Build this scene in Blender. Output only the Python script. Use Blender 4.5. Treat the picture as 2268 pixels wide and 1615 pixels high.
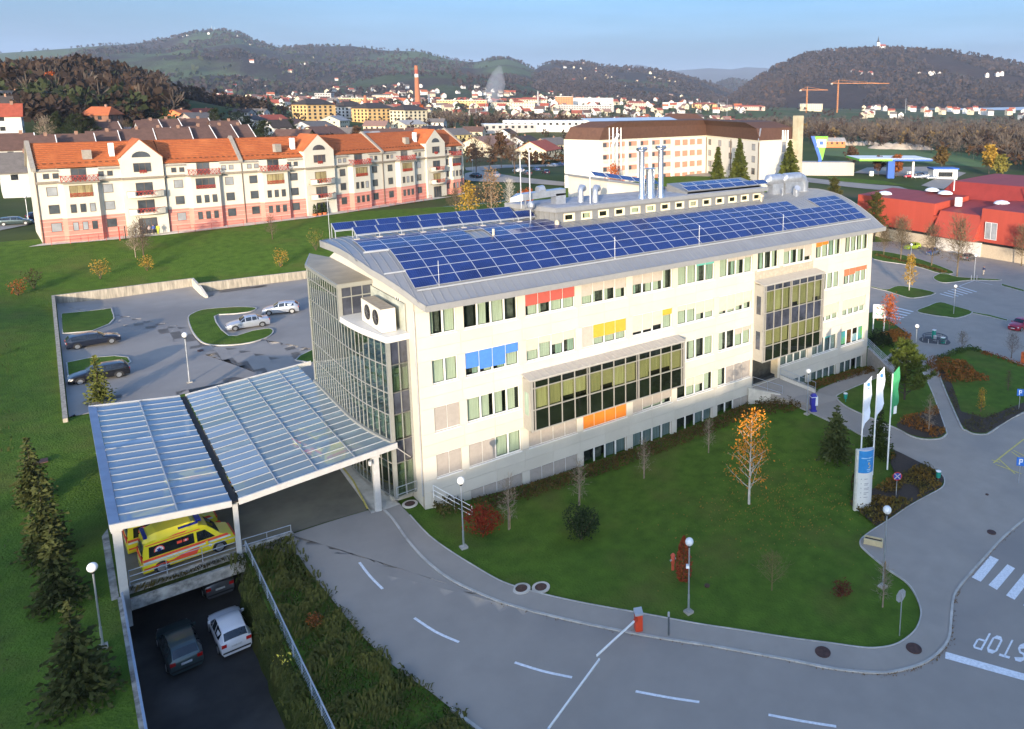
import bpy, bmesh, math, random
import numpy as np
from mathutils import Vector, Matrix, noise as mn
PI = math.pi; R = math.radians
sc = bpy.context.scene
for o in list(bpy.data.objects): bpy.data.objects.remove(o)
# ------------------------------------------------------------------ camera
cd = bpy.data.cameras.new('camera'); cam = bpy.data.objects.new('camera', cd); sc.collection.objects.link(cam)
sc.camera = cam
cd.sensor_fit = 'HORIZONTAL'; cd.sensor_width = 36.0; cd.lens = 26.3534
cd.shift_x = -0.14545; cd.shift_y = -0.13282; cd.clip_start = 0.5; cd.clip_end = 30000
cam.matrix_world = Matrix([[0.77195, 0.102525, -0.627361, -18.382411], [-0.63567, 0.130957, -0.760772, -48.384238], [0.004159, 0.986072, 0.166264, 29.448731], [0.0, 0.0, 0.0, 1.0]])
# ------------------------------------------------------------------ sky and sun
SUN_EL = 9.0; SDIR = Vector((0.66, 0.75, 0)).normalized()          # horizontal heading of the light
sc.world = bpy.data.worlds.new('World'); sc.world.use_nodes = True
wn = sc.world.node_tree; wn.nodes.clear()
wo = wn.nodes.new('ShaderNodeOutputWorld'); bg = wn.nodes.new('ShaderNodeBackground'); sk = wn.nodes.new('ShaderNodeTexSky')
sk.sky_type = 'NISHITA'; sk.sun_disc = False; sk.sun_elevation = R(SUN_EL)
sk.sun_rotation = math.atan2(-SDIR.x, -SDIR.y); sk.altitude = 300; sk.air_density = 1.0; sk.dust_density = 11.0; sk.ozone_density = 5.0
bg.inputs['Strength'].default_value = 0.15
# a veil of thin high cloud all round, denser towards the horizon, with faint streaks; laid out on the sky's own directions
N = wn.nodes.new; L = wn.links.new
tc = N('ShaderNodeTexCoord'); sx = N('ShaderNodeSeparateXYZ'); L(tc.outputs['Generated'], sx.inputs[0])
mp = N('ShaderNodeMapping'); mp.inputs['Scale'].default_value = (1.0, 1.0, 11.0); mp.inputs['Rotation'].default_value = (R(2.5), R(-3), 0)
nz = N('ShaderNodeTexNoise'); nz.inputs['Scale'].default_value = 2.6; nz.inputs['Detail'].default_value = 7; nz.inputs['Roughness'].default_value = 0.55
cr = N('ShaderNodeMapRange'); cr.inputs[1].default_value = 0.40; cr.inputs[2].default_value = 0.72; cr.inputs[3].default_value = -0.03; cr.inputs[4].default_value = 0.22
vz = N('ShaderNodeMapRange'); vz.inputs[1].default_value = 0.0; vz.inputs[2].default_value = 0.15; vz.inputs[3].default_value = 1.0; vz.inputs[4].default_value = 0.12
ad = N('ShaderNodeMath'); ad.operation = 'ADD'; ad.use_clamp = True
mx = N('ShaderNodeMix'); mx.data_type = 'RGBA'; mx.blend_type = 'ADD'; mx.clamp_factor = False; mx.inputs[7].default_value = (0.44, 0.66, 1.06, 1)
L(tc.outputs['Generated'], mp.inputs['Vector']); L(mp.outputs[0], nz.inputs['Vector']); L(nz.outputs['Fac'], cr.inputs[0]); L(sx.outputs['Z'], vz.inputs[0])
L(cr.outputs[0], ad.inputs[0]); L(vz.outputs[0], ad.inputs[1]); L(ad.outputs[0], mx.inputs[0]); L(sk.outputs[0], mx.inputs[6]); L(mx.outputs[2], bg.inputs['Color']); L(bg.outputs[0], wo.inputs['Surface'])
sd = bpy.data.lights.new('sun', 'SUN'); sun = bpy.data.objects.new('sun', sd); sc.collection.objects.link(sun)
sd.energy = 2.0; sd.angle = R(0.5); sd.color = (1.0, 0.83, 0.62)
sun.rotation_euler = Vector((SDIR.x, SDIR.y, -math.tan(R(SUN_EL)))).to_track_quat('-Z', 'Y').to_euler()
sc.view_settings.view_transform = 'Standard'; sc.view_settings.look = 'None'; sc.view_settings.gamma = 1.0
sc.view_settings.use_curve_mapping = False; sc.view_settings.exposure = 2.1

# ------------------------------------------------------------------ helpers
COL = sc.collection; RNG = random.Random(7)
def tag(o, label=None, cat=None, group=None, kind=None):
    if label: o['label'] = label
    if cat: o['category'] = cat
    if group: o['group'] = group
    if kind: o['kind'] = kind
    return o
def empty(name, loc=(0,0,0), rz=0, label=None, cat=None, group=None):
    o = bpy.data.objects.new(name, None); COL.objects.link(o); o.location = loc; o.rotation_euler = (0,0,rz); o.empty_display_size = .3
    return tag(o, label, cat, group)
def obj(name, me, parent=None, loc=(0,0,0), rot=(0,0,0), scale=(1,1,1)):
    o = bpy.data.objects.new(name, me); COL.objects.link(o); o.parent = parent; o.location = loc; o.rotation_euler = rot; o.scale = scale
    return o
def dup(o, parent=None, loc=None, rz=None, label=None, scale=None):
    c = o.copy(); COL.objects.link(c); c.parent = parent
    if loc is not None: c.location = loc
    if rz is not None: c.rotation_euler = (0,0,rz)
    if scale is not None: c.scale = (scale,)*3
    if label: c['label'] = label
    for ch in list(o.children): dup(ch, c)
    return c
class MB:
    def __init__(s): s.v = []; s.f = []; s.m = []
    def quad(s, a, b, c, d, m=0): s.poly((a,b,c,d), m)
    def poly(s, pts, m=0):
        i = len(s.v); s.v += [tuple(p) for p in pts]; s.f.append(tuple(range(i, i+len(pts)))); s.m.append(m)
    def box(s, x0, x1, y0, y1, z0, z1, m=0):
        s.hexa([(x0,y0,z0),(x1,y0,z0),(x1,y1,z0),(x0,y1,z0),(x0,y0,z1),(x1,y0,z1),(x1,y1,z1),(x0,y1,z1)], m); return s
    def hexa(s, p, m=0):
        i = len(s.v); s.v += [tuple(q) for q in p]
        for f in ((3,2,1,0),(4,5,6,7),(0,1,5,4),(1,2,6,5),(2,3,7,6),(3,0,4,7)): s.f.append(tuple(i+k for k in f)); s.m.append(m)
    def bar(s, a, b, w=.1, h=None, m=0, up=(0,0,1)):
        a = Vector(a); b = Vector(b); h = h or w; d = (b-a).normalized(); u = Vector(up)
        if abs(d.dot(u)) > .99: u = Vector((0,1,0))
        x = d.cross(u).normalized()*w/2; y = x.cross(d).normalized()*h/2
        s.hexa([a-x-y, a+x-y, b+x-y, b-x-y, a-x+y, a+x+y, b+x+y, b-x+y], m); return s
    def tube(s, pts, r, n=6, m=0, cap=True):
        pts = [Vector(p) for p in pts]; rs = r if hasattr(r, '__len__') else [r]*len(pts); base = len(s.v); x = None
        for k, p in enumerate(pts):
            d = (pts[min(k+1,len(pts)-1)]-pts[max(k-1,0)]).normalized()
            if x is None: x = d.cross(Vector((.31,.21,.93)) if abs(d.z) < .9 else Vector((1,.1,0))).normalized()
            x = (x - d*x.dot(d)).normalized(); y = d.cross(x)
            for j in range(n):
                a = 2*PI*j/n; s.v.append(tuple(p + (x*math.cos(a)+y*math.sin(a))*rs[k]))
        for k in range(len(pts)-1):
            for j in range(n):
                a = base+k*n+j; b = base+k*n+(j+1)%n; s.f.append((a,b,b+n,a+n)); s.m.append(m)
        if cap and n > 2:
            s.f.append(tuple(base+j for j in range(n))[::-1]); s.m.append(m)
            e = base+(len(pts)-1)*n; s.f.append(tuple(e+j for j in range(n))); s.m.append(m)
        return s
    def lathe(s, c, prof, n=12, m=0):
        b = len(s.v); c = Vector(c)
        for r, z in prof:
            for j in range(n): a = 2*PI*j/n; s.v.append((c.x+r*math.cos(a), c.y+r*math.sin(a), c.z+z))
        for k in range(len(prof)-1):
            for j in range(n):
                a = b+k*n+j; d = b+k*n+(j+1)%n; s.f.append((a,d,d+n,a+n)); s.m.append(m)
        s.f.append(tuple(b+j for j in range(n))[::-1]); s.m.append(m)
        e = b+(len(prof)-1)*n; s.f.append(tuple(e+j for j in range(n))); s.m.append(m)
        return s
    def prism(s, poly, z0, z1, m=0):
        n = len(poly); i = len(s.v)
        z0 = z0 if hasattr(z0,'__len__') else [z0]*n; z1 = z1 if hasattr(z1,'__len__') else [z1]*n
        s.v += [(p[0],p[1],z) for p, z in zip(poly,z0)] + [(p[0],p[1],z) for p, z in zip(poly,z1)]
        s.f.append(tuple(i+k for k in range(n))[::-1]); s.m.append(m); s.f.append(tuple(i+n+k for k in range(n))); s.m.append(m)
        for k in range(n): k2 = (k+1)%n; s.f.append((i+k,i+k2,i+n+k2,i+n+k)); s.m.append(m)
        return s
    def sphere(s, c, r, n=10, k=6, m=0, sq=1.0):
        return s.lathe(c, [(max(.001,r*math.sin(PI*t/k)), -r*sq*math.cos(PI*t/k)) for t in range(k+1)], n, m)
    def add(s, o, mat=None, moff=0):
        i = len(s.v); s.v += [tuple(mat @ Vector(p)) for p in o.v] if mat else o.v
        s.f += [tuple(i+k for k in f) for f in o.f]; s.m += [k+moff for k in o.m]; return s
    def mesh(s, name, mats, smooth=False):
        me = bpy.data.meshes.new(name); me.from_pydata(s.v, [], s.f)
        for m in (mats if isinstance(mats,(list,tuple)) else [mats]): me.materials.append(m)
        me.polygons.foreach_set('material_index', s.m)
        if smooth:
            me.polygons.foreach_set('use_smooth', [True]*len(s.f)); me.set_sharp_from_angle(angle=R(38))
        me.update(); return me
    def build(s, name, mats, parent=None, smooth=False, **k): return obj(name, s.mesh(name, mats, smooth), parent, **k)
def npmesh(name, V, F, mats, mi=None, smooth=False):
    """V: n x 3, F: m x k (k = 3 or 4) arrays"""
    me = bpy.data.meshes.new(name); V = np.asarray(V, np.float32); F = np.asarray(F, np.int32); k = F.shape[1]
    me.vertices.add(len(V)); me.vertices.foreach_set('co', V.ravel()); me.loops.add(F.size); me.loops.foreach_set('vertex_index', F.ravel())
    me.polygons.add(len(F)); me.polygons.foreach_set('loop_start', np.arange(len(F), dtype=np.int32)*k); me.polygons.foreach_set('loop_total', np.full(len(F), k, np.int32))
    for m in (mats if isinstance(mats,(list,tuple)) else [mats]): me.materials.append(m)
    if mi is not None: me.polygons.foreach_set('material_index', np.asarray(mi, np.int32))
    if smooth: me.polygons.foreach_set('use_smooth', np.ones(len(F), bool))
    me.update(calc_edges=True); me.validate(); return me
# ------------------------------------------------------------------ materials
MATS = {}
def mat(name, rgb, rough=.8, metal=0., var=.12, scale=3., bump=0., bscale=40., rgb2=None, spec=.4, big=None, coat=0., emit=None, local=False, stretch=None, bdist=.02):
    if name in MATS: return MATS[name]
    m = bpy.data.materials.new(name); m.use_nodes = True; nt = m.node_tree; b = nt.nodes['Principled BSDF']; MATS[name] = m
    b.inputs['Roughness'].default_value = rough; b.inputs['Metallic'].default_value = metal; b.inputs['Specular IOR Level'].default_value = spec
    b.inputs['Coat Weight'].default_value = coat
    lk = nt.links.new
    if local: t = nt.nodes.new('ShaderNodeTexCoord'); vec = t.outputs['Object']
    else: t = nt.nodes.new('ShaderNodeNewGeometry'); vec = t.outputs['Position']
    if stretch:
        p = nt.nodes.new('ShaderNodeMapping'); p.inputs['Scale'].default_value = stretch; lk(vec, p.inputs['Vector']); vec = p.outputs[0]
    rgb2 = rgb2 or tuple(c*(1-2*var) for c in rgb); col1 = rgb if rgb2 != tuple(c*(1-2*var) for c in rgb) else tuple(c*(1+var) for c in rgb)
    n = nt.nodes.new('ShaderNodeTexNoise'); n.inputs['Scale'].default_value = scale; n.inputs['Detail'].default_value = 5; n.inputs['Roughness'].default_value = .62; lk(vec, n.inputs['Vector'])
    r = nt.nodes.new('ShaderNodeMapRange'); r.inputs[1].default_value = .3; r.inputs[2].default_value = .7; lk(n.outputs['Fac'], r.inputs[0])
    x = nt.nodes.new('ShaderNodeMix'); x.data_type = 'RGBA'; lk(r.outputs[0], x.inputs[0]); x.inputs[6].default_value = (*col1,1); x.inputs[7].default_value = (*rgb2,1)
    out = x.outputs[2]
    if big:      # second, larger pattern: (rgb, scale, low, high, amount)
        n2 = nt.nodes.new('ShaderNodeTexNoise'); n2.inputs['Scale'].default_value = big[1]; n2.inputs['Detail'].default_value = 4; lk(vec, n2.inputs['Vector'])
        r2 = nt.nodes.new('ShaderNodeMapRange'); r2.inputs[1].default_value = big[2]; r2.inputs[2].default_value = big[3]; r2.inputs[4].default_value = big[4]; lk(n2.outputs['Fac'], r2.inputs[0])
        x2 = nt.nodes.new('ShaderNodeMix'); x2.data_type = 'RGBA'; lk(r2.outputs[0], x2.inputs[0]); lk(out, x2.inputs[6]); x2.inputs[7].default_value = (*big[0],1); out = x2.outputs[2]
    lk(out, b.inputs['Base Color'])
    if bump:
        n3 = nt.nodes.new('ShaderNodeTexNoise'); n3.inputs['Scale'].default_value = bscale; n3.inputs['Detail'].default_value = 3; lk(vec, n3.inputs['Vector'])
        bp = nt.nodes.new('ShaderNodeBump'); bp.inputs['Strength'].default_value = bump; bp.inputs['Distance'].default_value = bdist; lk(n3.outputs['Fac'], bp.inputs['Height']); lk(bp.outputs[0], b.inputs['Normal'])
    if emit: b.inputs['Emission Color'].default_value = (*emit[:3],1); b.inputs['Emission Strength'].default_value = emit[3]
    return m
def glass(name, tint, opac=.0, rough=.02, refl=1.0, ior=1.5):
    """window glass: mirror by fresnel over clear or tinted see-through"""
    if name in MATS: return MATS[name]
    m = bpy.data.materials.new(name); m.use_nodes = True; nt = m.node_tree; nt.nodes.clear(); MATS[name] = m; lk = nt.links.new
    o = nt.nodes.new('ShaderNodeOutputMaterial'); tr = nt.nodes.new('ShaderNodeBsdfTransparent'); tr.inputs[0].default_value = (*tint,1)
    gl = nt.nodes.new('ShaderNodeBsdfGlossy'); gl.inputs['Roughness'].default_value = rough; gl.inputs[0].default_value = (refl,refl,refl,1)
    fr = nt.nodes.new('ShaderNodeFresnel'); fr.inputs[0].default_value = ior; mxs = nt.nodes.new('ShaderNodeMixShader')
    ge = nt.nodes.new('ShaderNodeNewGeometry'); mt = nt.nodes.new('ShaderNodeMath'); mt.operation = 'SUBTRACT'; mt.use_clamp = True   # the far face of a pane adds no second mirror
    lk(fr.outputs[0], mt.inputs[0]); lk(ge.outputs['Backfacing'], mt.inputs[1]); lk(mt.outputs[0], mxs.inputs[0]); lk(tr.outputs[0], mxs.inputs[1]); lk(gl.outputs[0], mxs.inputs[2])
    last = mxs.outputs[0]
    if opac:
        df = nt.nodes.new('ShaderNodeBsdfDiffuse'); df.inputs[0].default_value = (*tint,1); m2 = nt.nodes.new('ShaderNodeMixShader'); m2.inputs[0].default_value = opac
        lk(last, m2.inputs[1]); lk(df.outputs[0], m2.inputs[2]); last = m2.outputs[0]
    lk(last, o.inputs['Surface']); return m
WHITE = mat('white_paint', (.78,.77,.74), .55, var=.04); GREYM = mat('grey_metal', (.42,.43,.44), .45, .3, var=.06, scale=1.2)
GALV = mat('galvanised_steel', (.5,.52,.55), .4, .7, var=.1, scale=2.); DARK = mat('dark_rubber', (.02,.02,.022), .7, var=.1)
BLACK = mat('black_interior', (.012,.012,.014), .9, var=.1); CONC = mat('concrete', (.42,.39,.34), .9, var=.14, scale=1.3, bump=.25, bscale=9, big=((.16,.15,.12),.45,.5,.72,.6))
CONCL = mat('pale_concrete', (.55,.5,.42), .9, var=.1, scale=1.6, bump=.2, bscale=14, big=((.3,.27,.21),.6,.52,.75,.6))
KERB = mat('kerb_stone', (.45,.42,.37), .9, var=.16, scale=1.1, bump=.2, bscale=20)
CHROME = mat('bright_metal', (.6,.61,.62), .25, .9, var=.04)
GLASS = glass('window_glass', (.86,.9,.88)); DGLASS = glass('dark_glass', (.25,.27,.27), 0)
ROADW = mat('road_paint', (.72,.72,.72), .7, var=.12, scale=8); YELP = mat('yellow_paint', (.62,.5,.12), .7, var=.15, scale=6)

# ------------------------------------------------------------------ ground
CP = np.array([(-8, 12, 1.6),(-8, 2, 1.55),(-15, 10, 1.6),(-3, 13, 1.65),(-3, 2, 1.5),(-15, 1, 1.4),(-8, 22, 1.9),(-10, 34, 2.5),(-19, 45, 2.6),(-10, 60, 2.7),(5, 60, 2.7),(-18, 76, 2.75),(10, 72, 2.75),(2, 40, 2.6),(18, 60, 2.9),(-19, 87, 4.6),(10, 82, 4.5),(-19, 104, 6.9),(20, 104, 7.05),(61, 125, 7.1),(20, 96, 6.4),(40, 110, 7),(60, 180, 9),(80, 230, 9),(-45, 104, 7.3),(-60, 45, 7),(-25, 62, 4.6),(-25, 30, 3.2),(-25, 12, 2.1),(-22, -10, 1.2),(-23, 0, 1.5),(-40, 0, 3.2),(-60, 0, 5),(-30, -25, 0.6),(-0.3, -6.9, 1.2),(-6, -8, 1.0),(8, -19, 0.2),(0, -20, 0.2),(-6, -16, 0.6),(-11, -16, 0.8),(-2, -28, 0),(10, -33, -0.2),(20, -27, -0.2),(26, -22, -0.3),(30, -32, -0.4),(3.5, -1.5, 0.1),(10, -1.5, 0),(25, -1.5, -0.1),(50, -1.5, -0.2),(15, -10, -0.05),(28, -10, -0.1),(36, -5, 0.55),(50, -12, 0.1),(60, 0, -0.5),(80, 5, -1.0),(60, 22, -0.8),(100, 30, -1.3),(130, 60, -1.6),(160, 40, -2),(200, 100, -3),(55, 45, 0),(30, 50, 2.0),(60, 80, 3.5),(0, -48, 0),(-30, -60, 0),(40, -60, -0.6),(100, -40, -1.5),(20, 25, 1),(45, 25, 0.3),(300, 300, -4),(500, 500, -4),(700, 200, -5),(300, 60, -4),(150, -60, -3),(900, 900, -3),(600, 900, 0),(-21.79, 166.82, 8.91),(-25.17, 237.45, 18.63),(27.53, 503.59, 21.81),(89.44, 410.29, 8.96),(212.18, 630.29, 11.17),(178.83, 395.34, 7.18),(145.0, 244.87, 3.0),(101.3, 160.82, 6.85),(75.05, 139.5, 8.72),(87.47, 109.53, 8.64),(118.51, 84.22, 9.94),(-12.7, 226.07, 13.59),(15.36, 229.39, 14.35),(-14.12, 447.87, 30.71),(13.07, 612.64, 45.2),(-30.61, 620.89, 38.43),(76.87, 660.72, 24.79),(123.89, 672.43, 15.2),(255.89, 135.47, -0.97),(337.71, 336.54, 6.82),(263.24, 398.88, 11.05),(440.96, 197.18, -0.71),(324.69, 214.39, 0.25),(204.45, 77.38, 2.23),(477.78, 985.44, 16.11),(415.87, 1564.64, 26.87),(742.09, 1426.75, 25.45),(972.89, 1104.01, 20.97),(1111.63, 988.2, 14.6),(2124.11, 1334.1, 4.64),(2016.62, 898.94, 13.68),(1865.9, 1680.44, 13.6),(747.09, 1949.79, 31.77),(207.65, 1738.23, 35.55),(689.69, 1074.89, 22.06),(199.26, 952.54, 17.52)])
CTR = CP[:,:2].mean(0)
def _basis(X, Y):
    r2 = (np.asarray(X)[...,None]-CP[:,0])**2 + (np.asarray(Y)[...,None]-CP[:,1])**2
    return -np.sqrt(r2 + 64.0)
def _solve():
    n = len(CP); A = np.zeros((n+3, n+3)); A[:n,:n] = _basis(CP[:,0], CP[:,1]) + np.eye(n)*1.0
    P = np.c_[np.ones(n), CP[:,0]/100, CP[:,1]/100]; A[:n,n:] = P; A[n:,:n] = P.T
    b = np.zeros(n+3); b[:n] = CP[:,2]
    return np.linalg.solve(A, b)
WT = _solve()
def HZ(X, Y):
    """height of the ground at X, Y (numpy arrays or numbers)"""
    n = len(CP); X = np.asarray(X, float); Y = np.asarray(Y, float)
    return _basis(X, Y) @ WT[:n] + WT[n] + WT[n+1]*X/100 + WT[n+2]*Y/100
def hz(x, y): return float(HZ(x, y))

def ss(a, b, x): t = np.clip((x-a)/(b-a), 0, 1); return t*t*(3-2*t)
GRASS = mat('grass', (.088,.150,.018), .95, rgb2=(.05,.092,.012), scale=.9, bump=.8, bscale=7, bdist=.1, spec=.1, big=((.115,.11,.028),.16,.52,.72,.6))
MEADOW = mat('meadow', (.06,.085,.022), .95, rgb2=(.035,.055,.014), scale=.06, spec=.1, big=((.10,.085,.04),.012,.48,.62,.8))
ROUGHG = mat('rough_grass', (.05,.062,.012), .95, rgb2=(.022,.032,.007), scale=1.4, bump=.9, bscale=5, bdist=.15, spec=.1, big=((.06,.05,.015),.3,.5,.7,.6))
ASPH = mat('asphalt', (.30,.262,.222), .85, rgb2=(.26,.228,.195), scale=.5, bump=.15, bscale=60, spec=.3, big=((.22,.198,.178),.13,.5,.68,.7))
ASPL = mat('asphalt_pavement', (.325,.284,.238), .85, rgb2=(.285,.25,.21), scale=.7, bump=.15, bscale=60, spec=.3, big=((.24,.217,.192),.2,.5,.7,.6))
ASPK = mat('asphalt_parking', (.28,.258,.232), .85, rgb2=(.24,.22,.2), scale=.35, bump=.15, bscale=60, spec=.3, big=((.2,.184,.168),.11,.5,.66,.7))
SOIL = mat('bark_mulch', (.06,.042,.03), .95, rgb2=(.035,.026,.02), scale=5, bump=.5, bscale=20)
def grid(name, xs, ys, m, skip=None, dz=0., smooth=True):
    X, Y = np.meshgrid(xs, ys); Z = HZ(X.ravel(), Y.ravel()) + (dz(X.ravel(), Y.ravel()) if callable(dz) else dz); nx, ny = len(xs), len(ys)
    i = np.arange(nx*ny).reshape(ny, nx); F = np.stack([i[:-1,:-1], i[:-1,1:], i[1:,1:], i[1:,:-1]], -1).reshape(-1,4)
    V = np.c_[X.ravel(), Y.ravel(), Z]
    if skip is not None:
        c = V[F].mean(1); F = F[~skip(c[:,0], c[:,1])]
    o = obj(name, npmesh(name, V, F, m, smooth=smooth)); o['kind'] = 'structure'; return o
RX0, RX1, RY0, RY1 = -17.4, -11.2, -40.0, 23.0            # the sunken ramp and the deck over it
near_x = np.unique(np.r_[np.arange(-60,157,1.0), RX0, RX1]); near_y = np.unique(np.r_[np.arange(-60,109,1.0)])
grid('meadow', np.arange(-420,1261,12.0), np.arange(-156,1261,12.0), MEADOW, lambda x,y: (x>-60)&(x<156)&(y>-60)&(y<108))
grid('valley_floor', np.arange(-900,4001,60.0), np.arange(-300,4201,60.0), MEADOW, lambda x,y: (x>-400)&(x<1230)&(y>-130)&(y<1230), dz=-1.0)
def drape(name, poly, dz, m, step=2.0, kind='structure', parent=None):
    """a sheet laid on the ground: outline cut into strips so that it follows the terrain"""
    bm = bmesh.new(); f = bm.faces.new([bm.verts.new((p[0],p[1],0)) for p in poly]); bmesh.ops.triangulate(bm, faces=[f], ngon_method='EAR_CLIP')
    xs = [p[0] for p in poly]; ys = [p[1] for p in poly]
    for ax, lo, hi in ((0,min(xs),max(xs)),(1,min(ys),max(ys))):
        k = math.floor(lo/step)*step + step + .013
        while k < hi:
            co = (k,0,0) if ax == 0 else (0,k,0); no = (1,0,0) if ax == 0 else (0,1,0)
            bmesh.ops.bisect_plane(bm, geom=bm.verts[:]+bm.edges[:]+bm.faces[:], plane_co=co, plane_no=no, dist=1e-4); k += step
    V = np.array([v.co[:2] for v in bm.verts]); Z = HZ(V[:,0], V[:,1]) + dz
    for v, z in zip(bm.verts, Z): v.co.z = z
    bmesh.ops.recalc_face_normals(bm, faces=bm.faces[:])
    up = sum(fc.normal.z*fc.calc_area() for fc in bm.faces)
    if up < 0: bmesh.ops.reverse_faces(bm, faces=bm.faces[:])
    for fc in bm.faces: fc.smooth = True
    me = bpy.data.meshes.new(name); bm.to_mesh(me); bm.free(); me.materials.append(m); o = obj(name, me, parent)
    if kind and not parent: o['kind'] = kind
    return o
def smooth(pts, n=4, closed=False):
    """Catmull-Rom through the points"""
    P = [Vector(p) for p in pts]; out = []; N = len(P); rng = range(N if closed else N-1)
    for i in rng:
        a, b, c, d = (P[(i-1)%N] if closed or i else P[0]), P[i%N], P[(i+1)%N], (P[(i+2)%N] if closed or i+2 < N else P[-1])
        for k in range(n):
            t = k/n; out.append(tuple(.5*((2*b)+(c-a)*t+(2*a-5*b+4*c-d)*t*t+(3*b-a-3*c+d)*t**3)))
    if not closed: out.append(tuple(P[-1]))
    return out
def kerb(name, pts, w=.14, h=.1, m=KERB, closed=False, base=0.):
    P = [Vector((p[0],p[1])) for p in pts]; mb = MB(); n = len(P); rows = []
    for i in range(n):
        d = (P[(i+1)%n]-P[i-1]) if closed or 0 < i < n-1 else (P[1]-P[0] if i == 0 else P[-1]-P[-2])
        d.normalize(); s = Vector((-d.y,d.x))*w/2; z = hz(*P[i])+base
        a, b = P[i]+s, P[i]-s; rows.append([(a.x,a.y,z-.15),(a.x,a.y,z+h),(b.x,b.y,z+h),(b.x,b.y,z-.15)])
    for i in range(n if closed else n-1):
        r, q = rows[i], rows[(i+1)%n]
        for k in range(3): mb.quad(r[k], q[k], q[k+1], r[k+1])
    o = mb.build(name, m); o['kind'] = 'structure'; return o
# outlines on the ground
kerb_line = smooth([(-2.55, 1.39), (-2.42, -0.35), (-2.56, -3.54), (-2.42, -6.50), (-1.98, -8.81), (-1.19, -10.79), (-0.33, -12.51), (0.96, -14.39), (2.59, -16.55), (4.23, -18.60), (5.53, -20.17), (6.85, -21.67), (8.10, -23.20), (9.75, -25.29), (11.18, -27.20), (12.54, -28.57), (13.47, -29.21), (15.03, -29.78), (16.44, -29.92), (18.06, -29.69), (19.91, -28.80), (21.81, -27.90), (23.79, -27.49), (27.25, -27.06), (30.39, -26.72), (33.76, -26.59), (41.24, -26.35), (53.09, -26.06)], 3)
bank_edge = smooth([(-8.65, 1.85), (-8.60, 0.04), (-8.52, -2.72), (-8.25, -5.46), (-8.00, -7.97), (-7.75, -10.21), (-7.34, -12.49), (-6.86, -14.31), (-6.33, -15.88), (-5.89, -17.52), (-5.37, -19.34), (-4.32, -22.52), (-2.68, -27.66)], 3)
road_poly = (kerb_line + [(53.43, -33.35), (15.08, -43.06), (2.34, -35.02)] + bank_edge[::-1] + [(-10.4,1.45), (-3.4,1.6)])
drape('road', road_poly, .06, ASPH, 1.0)
kerb('kerb', kerb_line, h=.13); kerb('kerb', bank_edge[27:], w=.16, h=.12)
lawn_edge = smooth([(-1.30, 0.72), (-1.25, -0.37), (-1.18, -3.49), (-0.77, -6.11), (-0.26, -8.28), (0.28, -10.21), (0.85, -11.41), (1.83, -12.91), (3.54, -15.14), (5.62, -17.63), (7.75, -20.32), (9.42, -22.25), (11.03, -24.18), (12.60, -25.91), (13.38, -26.82), (14.15, -27.54), (15.21, -28.06), (16.30, -28.18), (17.36, -28.09), (18.47, -27.69), (19.28, -27.16), (20.28, -26.08), (20.75, -25.15), (20.91, -23.93), (21.20, -22.74), (21.58, -21.55), (21.89, -21.00), (22.59, -20.65), (24.38, -20.50), (26.20, -20.46), (28.63, -20.34), (30.85, -20.40), (33.02, -20.51), (34.13, -20.13), (34.80, -19.55), (34.99, -18.63), (35.09, -17.80), (35.25, -15.58), (35.30, -14.44), (35.41, -11.25), (35.55, -9.73), (35.36, -7.85), (35.43, -5.82), (35.57, -3.66), (36.10, -1.76)], 3)
i_split = min(range(len(lawn_edge)), key=lambda i: (lawn_edge[i][0]-lawn_edge[78][0])**2+(lawn_edge[i][1]-lawn_edge[78][1])**2)
# everything paved to the right of the lawn: footpaths, the plaza and the car park
pave = lawn_edge + [(37.82, 4.18), (41.44, 6.11), (44.05, 6.29), (40.45, -1.73), (40.04, -2.41), (51.40, -0.90), (53.86, -0.41), (61.52, 1.90), (68.55, 5.52), (71.12, 9.24), (74.62, 14.26), (57.5,14), (60,30), (66,44), (62,60), (147.25, 49.02), (145.64, 25.36), (150,30), (150,-20), (110,-40)] + kerb_line[::-1] + [(-1.27, 3.90), (-1.25, 2.00)]
drape('pavement', pave, .085, ASPL, 1.0)
kerb('lawn_kerb', lawn_edge[3:], w=.08, h=.11)
# left car park with its walls
lot = [(-18.9,30.2), (-15.95, 34.19), (-12.87, 33.97), (-9.28, 33.52), (-6.25, 33.25), (-3.82, 33.32), (-1.21, 31.92), (0.34, 33.28), (2.66, 36.58), (0.2,37), (-.5,28), (.5,20), (22,18), (26,60), (14,71.5), (-2.90, 68.28), (-3.56, 75.59), (-18.9,75.6)]
drape('car_park', lot, .05, ASPK, 1.0)
def inside(poly, X, Y):
    c = np.zeros(X.shape, bool); n = len(poly)
    for i in range(n):
        (xa, ya), (xb, yb) = poly[i][:2], poly[(i+1)%n][:2]
        if ya != yb: c ^= ((ya > Y) != (yb > Y)) & (X < (xb-xa)*(Y-ya)/(yb-ya)+xa)
    return c
def lawn_dz(X, Y):      # the lawn's sheet dips under whatever is paved
    d = np.zeros(X.shape)
    for p in (road_poly, pave, lot, [(-11.2,1),(-2,1),(-2.2,22.5),(-11.2,22.5)]):
        k = np.ones(X.shape, bool)
        for a, b in ((0,0),(1.1,0),(-1.1,0),(0,1.1),(0,-1.1)): k &= inside(p, X+a, Y+b)
        d[k] = -.35
    return d
grid('lawn', near_x, near_y, GRASS, lambda x,y: ((x>RX0)&(x<RX1)&(y>RY0)&(y<RY1)) | ((x>0)&(x<52)&(y>0.5)&(y<17)), dz=lawn_dz)
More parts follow.
